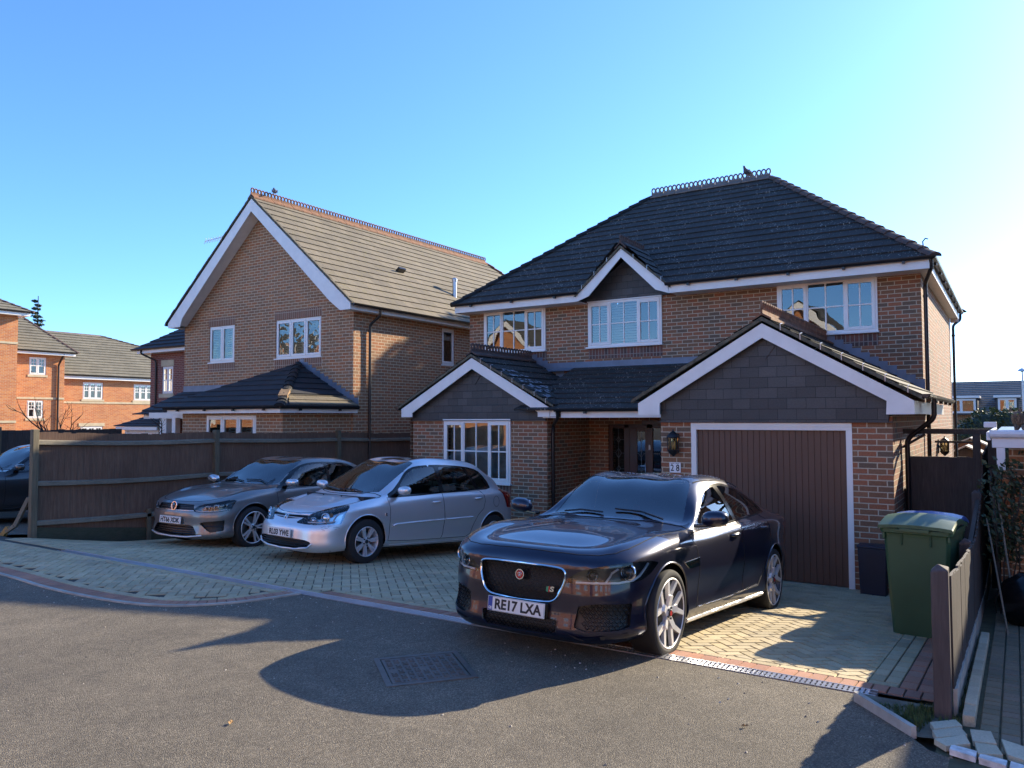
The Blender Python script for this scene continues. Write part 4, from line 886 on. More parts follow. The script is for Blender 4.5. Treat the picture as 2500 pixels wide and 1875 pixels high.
# side gate
sg = thing('side_gate', 'dark boarded side gate with raised beam between garage wall and right fence', 'gate', (3.1, 1.1, 0)); b = MB(); x = 2.70; k = 0
for w_ in (.27, .115, .12, .11, .12, .11): b.box(x-.004, x+w_+.004, 1.06+random.uniform(-.004, .004), 1.085, .06, 1.70+random.uniform(-.006, .006)); x += w_
b.build('gate_leaf', M['fence_grey'], sg); 
b = MB(); b.box(2.665, 3.70, 1.05, 1.12, 2.005, 2.075); b.build('beam', M['fence_dark'], sg); MB().box(3.49, 3.58, 1.05, 1.15, 0, 2.004).build('post', M['fence_grey'], sg, bevel=.005); MB().box(2.664, 2.70, 1.05, 1.12, 0, 1.25).build('hanging_post', M['fence_dark'], sg)
MB().box(3.0, 3.49, 1.7, 1.74, 1.865, 1.895).build('rear_rail', M['fence_dark'], sg)
MB().tube([(2.66, 1.0, 1.82), (2.94, 1.0, 2.0)], .02, 6).build('brace', M['fence_dark'], sg)
MB().box(2.735, 2.745, 1.045, 1.06, 1.2, 1.42).build('handle', M['alu'], sg)
# ================================================================== wheelie bins
M['bin_green'] = simple('green plastic bin', (.038,.092,.045), .42, var=.12, vscale=3, bmp=.03)
M['bin_blue'] = simple('blue plastic bin lid', (.03,.10,.34), .35, var=.1)
def wheelie(name, label, cat, x, y, mb_, ml, rz_):
    z = gz(x, y); t = thing(name, label, cat, (x, y, z), rz_, 'wheelie bins beside the right fence'); b = MB()
    # body: tapered, front at -y
    def ring(w0, d0, z): return [(-w0/2+.03, -d0/2, z), (w0/2-.03, -d0/2, z), (w0/2, -d0/2+.03, z), (w0/2, d0/2, z), (-w0/2, d0/2, z), (-w0/2, -d0/2+.03, z)]
    R_ = [ring(.46, .50, 0), ring(.50, .55, .35), ring(.555, .63, .92), ring(.56, .64, .955), ring(.60, .70, .957), ring(.605, .705, 1.0)]
    n = 6; vs = [v for r in R_ for v in r]; fs = [(i*n+k, i*n+(k+1) % n, (i+1)*n+(k+1) % n, (i+1)*n+k) for i in range(len(R_)-1) for k in range(n)]+[tuple(range(n))[::-1], tuple(range((len(R_)-1)*n, len(R_)*n))]
    b.add(vs, fs)
    for xx in (-.12, .12): b.box(xx-.006, xx+.006, -.335, -.29, .85, .955)
    for s in (-1, 1): b.box(s*.27-.012, s*.27+.012, -.34, .32, .90, .955)
    b.build('body', mb_, t, local=True, bevel=.008)
    l = MB(); m_ = 8; W_ = [(-.31, 0), (-.30, .02), (-.2, .042), (0, .055), (.2, .042), (.30, .02), (.31, 0)]
    rows = []
    for k in range(m_+1): u = k/m_; yy = -.375+.76*u; hh = 1.0+.06*math.sin(PI*min(1, u*.9+.08))*1.1; rows.append([(a, yy, hh+c*(.5+.5*math.sin(PI*u))) for a, c in W_])
    vs = [v for r in rows for v in r]; q = len(W_); l.add(vs, [(i*q+k, i*q+k+1, (i+1)*q+k+1, (i+1)*q+k) for i in range(m_) for k in range(q-1)])
    l.add([(a, yy, zz-.03) for (a, yy, zz) in rows[0]]+rows[0], [(k, k+1, q+k+1, q+k) for k in range(q-1)])
    for s, e_ in ((0, 0), (q-1, 1)): l.add([v for r in rows for v in (r[s], (r[s][0], r[s][1], r[s][2]-.03))], [(2*k, 2*k+1, 2*k+3, 2*k+2) for k in range(m_)])
    l.box(-.12, .12, -.40, -.37, .985, 1.01); l.build('lid', ml, t, local=True, smooth=35)
    MB().tube([(-.25, .40, .98), (.25, .40, .98)], .016, 8).build('handle_bar', mb_, t, local=True)
    for s in (-1, 1): MB().lathe([(.001, -.03), (.10, -.03), (.10, .03), (.001, .03)], (s*.25, .26, .10), 'x', 16).build('wheel', M['black_pl'], t, local=True)
    return t
wheelie('wheelie_bin', 'green wheelie bin with a green lid standing against the right fence', 'wheelie bin', 3.21, -2.62, M['bin_green'], M['bin_green'], -.10)
wheelie('wheelie_bin', 'wheelie bin with a blue lid hidden mostly behind the green one', 'wheelie bin', 3.20, -1.80, M['bin_green'], M['bin_blue'], -.06)
# slim dark blue box against the garage pier
M['navy'] = simple('dark navy plastic', (.012,.018,.035), .5, var=.1)
cb = thing('storage_box', 'slim dark navy plastic box standing against the brick pier right of the garage door', 'box', (2.44, -.22, .02))
MB().add([(2.29, -.34, 0), (2.58, -.34, 0), (2.58, -.12, 0), (2.29, -.12, 0), (2.27, -.36, .60), (2.60, -.36, .60), (2.60, -.10, .60), (2.27, -.10, .60)], [(3, 2, 1, 0), (4, 5, 6, 7), (0, 1, 5, 4), (1, 2, 6, 5), (2, 3, 7, 6), (3, 0, 4, 7)]).build('body', M['navy'], cb, bevel=.01)
MB().box(2.26, 2.61, -.37, -.09, .60, .63).build('lid', M['navy'], cb, bevel=.008)
# ================================================================== wall lanterns and the house number
M['lamp_glass'] = glass_mat('lantern glass', 1.6, (.85,.78,.58), .05); M['lamp_bulb'] = simple('lantern bulb', (.62,.55,.36), .4)
def lantern(label, x, y, z, out):
    t = thing('wall_lantern', label, 'wall lamp', (x, y, z), 0, 'wall lanterns'); b = MB(); ox, oy = out; cx, cy = x+ox*.12, y+oy*.12
    b.lathe([(.001, .115), (.05, .115), (.085, .10), (.085, .085)], (cx, cy, z-.08), n=6) if False else None
    b.lathe([(.092, .10), (.096, .112), (.085, .135), (.06, .165), (.03, .185), (.012, .20), (.010, .225), (.001, .228)], (cx, cy, z), n=16)
    b.lathe([(.001, -.175), (.012, -.17), (.03, -.15), (.062, -.125), (.082, -.09), (.086, -.075), (.001, -.074)], (cx, cy, z), n=16)
    for k in range(6): a = k*PI/3+.5; b.bar((cx+.078*math.cos(a), cy+.078*math.sin(a), z-.08), (cx+.084*math.cos(a), cy+.084*math.sin(a), z+.105), .012, .012)
    b.bar((x, y, z+.06), (cx, cy, z-.12), .03, .03); b.obox((x+ox*.012, y+oy*.012, z+.02), (.09 if ox == 0 else .02, .02 if ox == 0 else .09, .28)); b.build('lantern_frame', M['iron'], t, smooth=35)
    MB().lathe([(.074, -.074), (.079, .10)], (cx, cy, z), n=6).build('lantern_glass', M['lamp_glass'], t); g = MB()
    for s in (-1, 1): g.ball((cx+s*.024, cy, z-.01), .02, 8, 6, (1, 1, 3.2))
    g.build('bulb', M['lamp_bulb'], t, smooth=60)
lantern('black half lantern on the brick pier above the white number plaque', -.235, 0, 1.84, (0, -1))
lantern('black wall lantern on the sunlit side wall behind the garage downpipe', 2.66, 6.9, 1.62, (1, 0))
nb = thing('house_number_plaque', 'white enamel plaque with black number 28 on the brick pier', 'sign', (-.25, 0, 1.50))
M['enamel'] = simple('white enamel', (.75,.76,.78), .25); M['ink'] = simple('black ink', (.01,.01,.015), .4)
MB().box(-.335, -.165, -.016, -.001, 1.425, 1.575).build('plate', M['enamel'], nb, bevel=.004)
V, F = text_mesh('2 8', .135, bold=.002, sx=.80); mesh_obj('lettering', [(-.25+v[0], -.018-v[2], 1.490+v[1]) for v in V], F, M['ink'], nb)
b = MB()
for s in (-1, 1): b.tube([(-.25+s*.01, -.017, 1.556), (-.25+s*.03, -.017, 1.564), (-.25+s*.05, -.017, 1.554), (-.25+s*.065, -.017, 1.562)], .0035, 5)
b.build('ornament', M['ink'], nb)
# ================================================================== birds and the cat
def skin_obj(name, pts, edges, rad, mat, parent, sub=2):
    me = bpy.data.meshes.new(name); me.from_pydata([tuple(p) for p in pts], edges, []); o = bpy.data.objects.new(name, me); COL.objects.link(o); o.parent = parent
    sk = o.modifiers.new('skin', 'SKIN'); me.skin_vertices.new() if not me.skin_vertices else None
    for v, r in zip(me.skin_vertices[0].data, rad): v.radius = r if hasattr(r, '__len__') else (r, r)
    me.skin_vertices[0].data[0].use_root = True; s = o.modifiers.new('sub', 'SUBSURF'); s.levels = sub; s.render_levels = sub
    sk.use_smooth_shade = True; me.materials.append(mat); return o
M['pigeon'] = simple('grey pigeon plumage', (.085,.085,.095), .7, var=.25, vscale=20); M['pigeon_w'] = simple('pigeon wing', (.13,.13,.14), .7, var=.2, vscale=30); M['pink'] = simple('bird leg', (.30,.10,.08), .6)
def pigeon(label, x, y, z, rz_):
    t = thing('pigeon', label, 'bird', (x, y, z), rz_, 'pigeons on the ridges')
    skin_obj('body', [(0, 0, .13), (.07, 0, .155), (.11, 0, .20), (.128, 0, .245), (.15, 0, .25), (-.09, 0, .095), (-.18, 0, .06), (-.26, 0, .035)], [(0, 1), (1, 2), (2, 3), (3, 4), (0, 5), (5, 6), (6, 7)], [(.062, .066), (.058, .06), (.034, .036), (.03, .03), (.013, .011), (.05, .045), (.034, .018), (.036, .007)], M['pigeon'], t)
    for s in (-1, 1):
        w_ = MB(); P = [(.07, .055, .165), (.0, .064, .175), (-.12, .055, .12), (-.22, .035, .07), (-.13, .05, .075), (0, .062, .09), (.06, .055, .12)]
        w_.add([(a, s*b_, c) for a, b_, c in P]+[(a, s*(b_+.012), c) for a, b_, c in P], [tuple(range(7)), tuple(range(7, 14))]+[(i, (i+1) % 7, 7+(i+1) % 7, 7+i) for i in range(7)]); w_.build('wing', M['pigeon_w'], t, local=True)
    lg = MB()
    for s in (-1, 1): lg.tube([(.01, s*.022, .075), (.015, s*.024, .0)], .006, 5); lg.tube([(.045, s*.026, .004), (.015, s*.024, .004), (-.01, s*.024, .004)], .004, 4)
    lg.build('legs', M['pink'], t, local=True); MB().lathe([(.008, 0), (.001, .028)], (.158, 0, .247), 'x', 6).build('beak', M['iron'], t, local=True); return t
pigeon('grey pigeon facing left on the ridge of the tan tiled gabled roof', -12.5, 2.75, 8.20, 2.6)
pigeon('small grey pigeon seen end-on on the ridge of the dark hipped roof', -1.36, 7.9, 8.12, -1.9)
# ================================================================== neighbour on the right: flat-roofed porch with the cat on it, tall house beyond the frame
Nb = thing('brick_house', 'brick house cut off at the right edge, white gutter on its low porch', 'house', (6, 2, 0))
wm = MB(); fN = plane_fn('y', -.55, -1); wall(wm, fN, 3.90, 7.5, -.2, 1.95, [(4.35, 5.3, 0, 1.85)]); wall(wm, plane_fn('x', 3.90, -1), -.55, 3.0, -.2, 1.95)
wall(wm, plane_fn('x', 7.15, -1), -3.0, 11, -.2, 5.0); wall(wm, plane_fn('y', -3.0, -1), 7.15, 15, -.2, 5.0); wall(wm, plane_fn('x', 15, 1), -3, 11, -.2, 5); wall(wm, plane_fn('y', 11, 1), 7.15, 15, -.2, 5); wm.build('wall', M['brick_tan'], Nb)
rf = MB(); tiled(rf, [(6.9, -3.3, 4.9), (6.9, 11.3, 4.9), (11, 11.3, 7.8), (11, -3.3, 7.8)], (0, 1, 0)); tiled(rf, [(15.2, -3.3, 4.9), (15.2, 11.3, 4.9), (11, 11.3, 7.8), (11, -3.3, 7.8)], (0, 1, 0)); wm2 = MB(); wm2.add([(7.15, -3, 5), (15, -3, 5), (11, -3, 7.7)], [(0, 1, 2)]); wm2.build('gable_wall', M['brick_tan'], Nb); rf.build('roof', M['roof_slate'], Nb)
MB().box(3.80, 7.15, -.95, 3.0, 1.96, 2.085).build('porch_roof', M['black_pl'], Nb)
M['upvc_old'] = simple('dull white upvc gutter', (.70,.71,.72), .4, var=.08)
g = MB(); g.tube([(3.73, -1.0, 2.05), (7.2, -1.0, 2.05)], .045, 10); g.box(3.75, 7.2, -.99, -.96, 1.90, 2.04); g.box(3.79, 3.87, -.985, -.935, 1.66, 1.94); g.box(3.68, 3.80, -1.04, -.93, 2.12, 2.18); g.box(3.70, 3.74, -1.0, 3.0, 1.98, 2.07)
g.build('gutter', M['upvc_old'], Nb, bevel=.006); MB().box(3.80, 3.90, -.93, -.55, 0, 1.66).build('porch_pier', M['brick_tan'], Nb)
MB().box(4.36, 5.29, -.50, -.46, 0, 1.84).build('door', M['door_wood'], Nb)
# cat sitting hunched on the porch roof
def cat_mat():
    m, t = newmat('tabby fur'); b = principled(t, None, .9); P = objc(t); mp = N(t, 'ShaderNodeMapping'); mp.inputs['Scale'].default_value = (26, 9, 9); L(t, P, mp.inputs[0]); n = noise(t, mp.outputs[0], 2.2, 5, .6, 1.2)
    L(t, ramp(t, n.outputs[0], [(.30, (.035, .027, .020)), (.48, (.115, .085, .060)), (.62, (.20, .150, .105)), (.80, (.30, .24, .18))]).outputs[0], b.inputs['Base Color']); bump(t, noise(t, P, 190, 3).outputs[0], b, .8, .006); return m
M['fur'] = cat_mat(); M['eye'] = simple('cat eye', (.20,.22,.05), .1); M['nose'] = simple('cat nose', (.12,.05,.045), .5)
ct = thing('cat', 'brown tabby cat crouching on the porch roof at the right edge of the picture', 'cat', (4.02, -.78, 2.085), .0)
# local frame: cat's body runs to +x, its face turned towards -y (the viewer)
skin_obj('body', [(.16, .06, .105), (.26, .08, .11), (.36, .09, .105), (.06, .03, .115), (-.005, -.03, .135), (-.045, -.055, .165), (-.05, -.09, .158), (.03, -.03, .05), (.03, -.07, .02), (.03, -.12, .016), (-.03, -.0, .05), (-.04, -.06, .02), (-.045, -.11, .016), (.33, .0, .06), (.28, -.05, .022), (.21, -.07, .016), (.43, .06, .05), (.45, -.04, .03), (.36, -.11, .022)],
  [(0, 1), (1, 2), (0, 3), (3, 4), (4, 5), (5, 6), (3, 7), (7, 8), (8, 9), (4, 10), (10, 11), (11, 12), (2, 13), (13, 14), (14, 15), (2, 16), (16, 17), (17, 18)],
  [.088, .095, .088, .080, .062, .066, .042, .038, .024, .020, .038, .024, .020, .06, .03, .020, .03, .022, .018], M['fur'], ct)
e = MB()
for s in (-1, 1):
    bx = -.047+s*.040; e.add([(bx-.026, -.045, .205), (bx+.026, -.045, .205), (bx+s*.010, -.040, .262), (bx, -.015, .205)], [(0, 1, 2), (1, 3, 2), (3, 0, 2), (0, 3, 1)])
e.build('ears', M['fur'], ct, local=True)
e = MB()
for s in (-1, 1): e.ball((-.05+s*.024, -.112, .180), .009, 8, 6)
e.build('eyes', M['eye'], ct, local=True, smooth=60); MB().ball((-.05, -.133, .158), .007, 8, 6).build('nose', M['nose'], ct, local=True, smooth=60)
# ================================================================== greenery
def leaf_mat(name, a, b_):
    m, t = newmat(name); b = principled(t, None, .6); oi = N(t, 'ShaderNodeAttribute', attribute_name='rnd'); L(t, ramp(t, oi.outputs['Fac'], [(0, a), (1, b_)]).outputs[0], b.inputs['Base Color']); b.inputs['Transmission Weight'].default_value = 0; return m
M['leaf'] = leaf_mat('evergreen leaves', (.028,.055,.016), (.075,.115,.035)); M['leaf_y'] = leaf_mat('yellow green leaves', (.10,.12,.02), (.22,.21,.05)); M['leaf_dark'] = leaf_mat('dark ivy leaves', (.018,.034,.016), (.05,.075,.032)); M['bark'] = simple('dark bark', (.045,.035,.028), .9, var=.3, vscale=10)
def leaves(mb, c, rad, n, size, R, shell=.5, sc=(1, 1, 1)):
    for _ in range(n):
        while True:
            p = Vector((R.uniform(-1, 1), R.uniform(-1, 1), R.uniform(-1, 1)))
            if shell < p.length < 1: break
        q = Vector(c)+Vector((p.x*rad*sc[0], p.y*rad*sc[1], p.z*rad*sc[2])); a = Vector((R.gauss(0, 1), R.gauss(0, 1), R.gauss(0, 1))).normalized(); b_ = a.orthogonal().normalized(); s = size*R.uniform(.6, 1.3); d = a.cross(b_)
        mb.add([q-b_*s*.45, q+d*s*.9, q+b_*s*.45, q-d*s*.9], [(0, 1, 2, 3)], a=R.random())
R9 = random.Random(9)
hg = thing('shrub', 'rounded dark green evergreen hedge beyond the side gate', 'hedge', (3.1, 22, 0)); b = MB()
for (cx, cz, r) in ((2.55, 1.2, .9), (3.1, 1.55, .95), (3.7, 1.5, .95), (4.6, 1.4, 1.0), (2.9, .6, 1.0), (3.8, .6, 1.1)): leaves(b, (cx+.15, 22.4, cz+.1), r, 1500, .075, R9, .78)
b.build('foliage', M['leaf'], hg, attr=True); core = MB()
for (cx, cz, r) in ((2.55, 1.2, .78), (3.1, 1.5, .82), (3.7, 1.5, .82), (4.6, 1.4, .86), (2.9, .6, .86), (3.8, .6, .95)): core.ball((cx+.15, 22.4, cz+.1), r, 14, 10)
core.build('dense_twigs', M['leaf_dark'], hg)
for x, lab in ((3.33, 'small yellow conifer tip above the hedge, left of two'), (4.05, 'yellow conifer tip above the hedge nearer the cat')):
    cn = thing('conifer', lab, 'conifer', (x, 23.5, 0), 0, 'yellow conifers'); b = MB()
    for k in range(9): leaves(b, (x, 23.5, .3+k*.27), .42*(1-k/10.5), 260, .07, R9, .3)
    b.build('foliage', M['leaf_y'], cn, attr=True); MB().tube([(x, 23.5, -.2), (x, 23.5, 2.5)], .04, 6).build('trunk', M['bark'], cn)
# climber on the neighbour's side wall
cp_ = thing('climbing_plant', 'straggly green climber with bare stems on the porch wall below the cat', 'plant', (3.83, -1.1, 0)); b = MB(); st = MB()
for k in range(9):
    P = [Vector((3.80+R9.uniform(-.05, .12), -1.05+R9.uniform(-.15, .15), .1))]
    for i in range(9): P.append(P[-1]+Vector((R9.uniform(-.03, .05), R9.uniform(-.04, .04), R9.uniform(.12, .22))))
    st.tube(P, .007, 5)
    for p in P[4:]: leaves(b, p, .13, 22, .035, R9, 0)
st.build('stems', M['bark'], cp_); b.build('foliage', M['leaf_dark'], cp_, attr=True)
bb = thing('bin_bag', 'black rubbish bag slumped on the brick path under the climber', 'bag', (4.02, -1.6, .15)); M['bag'] = simple('black polythene', (.006,.006,.007), .25)
b = MB().ball((4.05, -1.5, .38), .27, 18, 12, (1.0, .9, 1.05)); b.v = [(x+.02*math.sin(y*40+z*23), y+.02*math.sin(x*37+z*31), z+.015*math.sin(x*43)) for x, y, z in b.v]; b.build('sack', M['bag'], bb, smooth=180)
cn = thing('garden_cane', 'thin pale cane leaning against the right fence on the path side', 'cane', (3.78, -1.5, .1)); MB().tube([(3.86, -2.2, .18), (3.68, -1.0, 1.15)], .009, 6).build('cane', M['rail'], cn)
cn = thing('garden_cane', 'longer thin cane leaning among the climber stems on the path side', 'cane', (3.9, -1.2, .1)); MB().tube([(3.93, -1.6, .15), (3.78, -.9, 1.45)], .010, 6).build('cane', M['rail'], cn)
def bare_tree(label, x, y, z, h, seed, spread=.5, twig=4, name='bare_tree'):
    t = thing(name, label, 'tree', (x, y, z)); R = random.Random(seed); tr = MB(); tw = MB()
    def grow(p, d, ln, r, lv):
        P = [p]; dd = d.copy(); n = 4
        for i in range(n): dd = (dd+Vector((R.gauss(0, .16), R.gauss(0, .16), R.gauss(.05, .10)))).normalized(); P.append(P[-1]+dd*ln/n)
        (tr if lv < 2 else tw).tube(P, list(np.linspace(r, r*.55, n+1)), 6 if lv < 2 else 4, cap=False)
        if lv >= twig: return
        for k in range(R.randint(2, 4)):
            i = R.randint(1, n); a = R.uniform(0, 2*PI); nd = (dd+Vector((math.cos(a), math.sin(a), R.uniform(-.1, .5)))*spread*R.uniform(.7, 1.4)).normalized(); grow(P[i], nd, ln*R.uniform(.55, .8), r*.55, lv+1)
    grow(Vector((x, y, z)), Vector((R.uniform(-.1, .1), 0, 1)), h*.42, h*.022, 0)
    tr.build('trunk', M['bark'], t); tw.build('twigs', M['bark'], t)
bare_tree('bare leafless shrub in front of the red flats, above the far fence', -20.0, 1.6, 0., 3.4, 5, .75)
bare_tree('second bare leafless shrub in front of the low flats, right of the first', -20.5, 5.2, 0., 3.0, 12, .8)
bare_tree('thin bare tree far behind the roof of the low flats', -62, 33, 0., 10.5, 8, .5)
et = thing('evergreen_tree', 'tip of a dark evergreen showing over the roof of the flats', 'tree', (-60, 19, 0)); b = MB()
for k in range(30): leaves(b, (-60+R9.gauss(0, .12), 19.2+R9.gauss(0, .12), 2.5+k*.31), 1.15*(1-k/31)+.08, 60, .15, R9, .1, (1.3, 1.3, .35))
b.build('foliage', M['leaf_dark'], et, attr=True); MB().tube([(-60, 19.2, -1), (-60, 19.2, 11.9)], [.2, .03], 6).build('trunk', M['bark'], et)
shade_tree = thing('evergreen_tree', 'unseen evergreen added behind the red brick house to shade the neighbouring side wall', 'tree', (-4.4, 17.9, 0)); b = MB()  # unseen tree, added to throw shade on the left neighbour's side wall
for k in range(8): leaves(b, (-4.4, 17.9, 5.2+k*.66), 1.75*(1-.55*(k/8)**2), 900, .16, R9, .2)
b.build('foliage', M['leaf_dark'], shade_tree, attr=True); MB().tube([(-4.4, 17.9, -.3), (-4.4, 17.9, 10)], [.2, .05], 8).build('trunk', M['bark'], shade_tree)
# ================================================================== buildings further away
def flats_window(p, fn, a0, a1, z0, z1, n, sill_h=.12):
    o = window(p, fn, a0, a1, z0, z1, [1]*n, d=-.02, split=.52, fr=.06, sill=False)
    s = MB(); fbox(s, fn, a0-.08, a1+.08, z0-sill_h, z0-.005, -.02, .03); s.build('sill', M['stone'], o); return o
F1 = thing('block_of_flats', 'lowest red brick block of flats, long grey roof and pale band course', 'flats', (-44, 18, 0))
fF1 = plane_fn('x', -41, 1); wm = MB(); hs = [(12.80, 13.97, 3.38, 4.36), (15.87, 17.1, 3.36, 4.34), (12.7, 14.0, .8, 1.8), (15.9, 17.2, .8, 1.8)]; wall(wm, fF1, 11.0, 26, -1, 4.6, hs); wall(wm, plane_fn('y', 26, 1), -50, -41, -1, 4.6); wall(wm, plane_fn('x', -50, -1), 11, 26, -1, 4.6); wm.build('wall', M['brick_red'], F1)
for h in hs[:2]: flats_window(F1, fF1, *h, 3)
for h in hs[2:]:
    flats_window(F1, fF1, *h, 3); s = MB(); fbox(s, fF1, h[0]-.1, h[1]+.1, h[3]+.01, h[3]+.2, .0, .03); s.build('lintel', M['stone'], F1)
s = MB(); fbox(s, fF1, 11.0, 26, 3.13, 3.24, .001, .03); s.build('band_course', M['stone'], F1); s = MB(); s.box(-40.75, -40.7, 10.9, 26.4, 4.52, 4.72); s.box(-41, -40.75, 10.9, 26.4, 4.53, 4.55); s.build('fascia', M['white'], F1); gutter(F1, (-40.64, 10.9, 4.76), (-40.64, 26.4, 4.76), .07, False)
rf = MB(); tiled(rf, [(-40.6, 10.0, 4.75), (-40.6, 26.5, 4.75), (-45.5, 16.2, 7.6), (-45.5, 10.0, 7.6)], (0, 1, 0), course=.36, t=.05); tiled(rf, [(-50.4, 10, 4.75), (-50.4, 26.5, 4.75), (-45.5, 16.2, 7.6), (-45.5, 10, 7.6)], (0, 1, 0), course=.36); tiled(rf, [(-40.6, 26.5, 4.75), (-50.4, 26.5, 4.75), (-45.5, 16.2, 7.6)], (1, 0, 0), course=.36); ro = rf.build('roof', M['roof_grey'], F1); hip_tiles(ro, (-40.6, 26.5, 4.75), (-45.5, 16.2, 7.6), M['ridge_dark']); ridge(ro, (-45.5, 10, 7.64), (-45.5, 16.2, 7.64), M['ridge_grey'], crest=False)
F2 = thing('block_of_flats', 'middle red brick block of flats with two small windows one above the other', 'flats', (-43, 9.5, 0))
fF2 = plane_fn('x', -40, 1); wm = MB(); hs = [(9.42, 10.28, 4.62, 5.56), (9.36, 10.18, 2.28, 3.24)]; wall(wm, fF2, 8.0, 11.25, -1, 5.75, hs); wall(wm, plane_fn('y', 11.25, 1), -46, -40, -1, 5.75); wm.build('wall', M['brick_red'], F2)
for h in hs: flats_window(F2, fF2, *h, 2)
s = MB(); fbox(s, fF2, 8.0, 11.25, 3.31, 3.41, .001, .03); s.box(-46, -40, 11.251, 11.27, 3.31, 3.41); s.build('band_course', M['stone'], F2); s = MB(); s.box(-39.62, -39.57, 8.0, 11.62, 5.70, 5.88); s.box(-46, -39.62, 11.57, 11.62, 5.70, 5.88); s.box(-40, -39.62, 8, 11.57, 5.71, 5.73); s.build('fascia', M['white'], F2); gutter(F2, (-39.52, 8, 5.90), (-39.52, 11.68, 5.90), .07, False)
rf = MB(); tiled(rf, [(-39.5, 7.5, 5.88), (-39.5, 11.7, 5.88), (-44, 10.2, 8.5), (-44, 7.5, 8.5)], (0, 1, 0), course=.36, t=.05); tiled(rf, [(-39.5, 11.7, 5.88), (-48, 11.7, 5.88), (-44, 10.2, 8.5)], (1, 0, 0), course=.36); ro = rf.build('roof', M['roof_grey'], F2); hip_tiles(ro, (-39.5, 11.7, 5.88), (-44, 10.2, 8.5), M['ridge_dark']); downpipe(F2, [(-39.6, 11.0, 5.8), (-39.75, 10.95, 5.5), (-39.93, 10.9, 5.2), (-39.93, 10.9, -1)], .05); downpipe(F2, [(-39.93, 8.28, 5.6), (-39.93, 8.28, -1)], .05)
F3 = thing('block_of_flats', 'tallest red brick block of flats cut off by the left edge of the picture', 'flats', (-42, 4, 0))
fF3 = plane_fn('x', -38.5, 1); wm = MB(); wall(wm, fF3, -4, 8.15, -1, 7.6); wall(wm, plane_fn('y', 8.15, 1), -46, -38.5, -1, 7.6); wm.build('wall', M['brick_red'], F3); s = MB()
for z in (6.05, 2.05): fbox(s, fF3, -4, 8.15, z, z+.11, .001, .03); s.box(-46, -38.5, 8.151, 8.17, z, z+.11)
s.build('band_course', M['stone'], F3); s = MB(); s.box(-38.05, -38.0, -4, 8.5, 7.48, 7.66); s.box(-38.5, -38.05, -4, 8.5, 7.49, 7.51); s.box(-46, -38.05, 8.45, 8.5, 7.48, 7.66); s.build('fascia', M['white'], F3); gutter(F3, (-37.94, -4, 7.70), (-37.94, 8.55, 7.70), .07, False)
rf = MB(); tiled(rf, [(-37.9, -4, 7.68), (-37.9, 8.6, 7.68), (-42.5, 4.0, 10.2), (-42.5, -4, 10.2)], (0, 1, 0), course=.36, t=.05); tiled(rf, [(-37.9, 8.6, 7.68), (-47, 8.6, 7.68), (-42.5, 4.0, 10.2)], (1, 0, 0), course=.36); ro = rf.build('roof', M['roof_grey'], F3); hip_tiles(ro, (-37.9, 8.6, 7.68), (-42.5, 4.0, 10.2), M['ridge_dark'])
# dark red house between the flats and the gabled house
B = thing('brick_house', 'dark red brick house with black hipped roof peeping out behind the brown gabled house', 'house', (-23, 12, 0)); fB8 = plane_fn('y', 8, -1); wm = MB(); hw = (-25.72, -24.95, 3.28, 4.40)
wall(wm, fB8, -26.55, -18, -.5, 5.05, [hw]); wall(wm, plane_fn('x', -26.55, -1), 8, 16, -.5, 5.05); wm.build('wall', M['brick_dark'], B); window(B, fB8, *hw, [1, 1], cols=2, d=-.03, split=.5, fr=.06, pane='pane_wavy', sill=False)
s = MB(); fbox(s, fB8, hw[0]-.05, hw[1]+.05, hw[3]+.01, hw[3]+.27, .0, .02); s.build('lintel', M['stone'], B); s = MB(); fbox(s, fB8, hw[0]-.15, hw[1]+.08, hw[2]-.17, hw[2]-.01, .0, .04); s.build('sill', M['stone'], B)
rf = MB(); tiled(rf, [(-27.05, 7.4, 5.10), (-17.5, 7.4, 5.10), (-17.5, 12, 8.1), (-23.2, 12, 8.1)], (1, 0, 0), course=.34, t=.05); tiled(rf, [(-27.05, 16.5, 5.1), (-27.05, 7.4, 5.10), (-23.2, 12, 8.1)], (0, 1, 0), course=.34, t=.05); rf.build('roof', M['roof_black'], B)
s = MB(); s.box(-26.8, -17.5, 7.52, 7.56, 4.96, 5.12); s.box(-26.8, -26.76, 7.56, 16, 4.96, 5.12); s.box(-26.76, -17.5, 7.56, 7.999, 4.965, 4.98); s.build('fascia', M['white'], B); gutter(B, (-27.0, 7.44, 5.14), (-17.5, 7.44, 5.14), .06, False); downpipe(B, [(-26.45, 7.48, 5.1), (-26.45, 7.5, 4.95), (-26.1, 7.93, 4.68), (-26.08, 7.94, 4.4), (-26.08, 7.94, 0)], .04)
rf = MB(); tiled(rf, [(-26.3, 6.3, 1.95), (-23.4, 6.3, 1.95), (-23.4, 7.9, 2.50), (-25.6, 7.9, 2.50)], (1, 0, 0), course=.3); tiled(rf, [(-22.3, 4.7, 2.40), (-18, 4.7, 2.40), (-18, 7.0, 3.0), (-21.6, 7.0, 3.0)], (1, 0, 0), course=.3); rf.build('porch_roof', M['roof_black'], B)
s = MB(); s.box(-22.0, -18, 4.95, 5.05, 2.24, 2.40); s.box(-21.06, -20.68, 4.98, 5.2, 0, 2.24); s.box(-26.2, -23.4, 6.33, 6.38, 1.80, 1.93); s.build('porch_frame', M['white'], B)
wall_ = MB(); wall(wall_, plane_fn('y', 6.6, -1), -26.0, -23.4, -.5, 1.95, [(-25.8, -25.1, .6, 1.75), (-24.6, -23.8, .6, 1.75)]); wall_.build('porch_wall', M['white'], B)
for h in ((-25.8, -25.1, .6, 1.75), (-24.6, -23.8, .6, 1.75)): window(B, plane_fn('y', 6.6, -1), *h, [1, 1], cols=2, rows=2, d=-.02, fr=.06, sill=False)
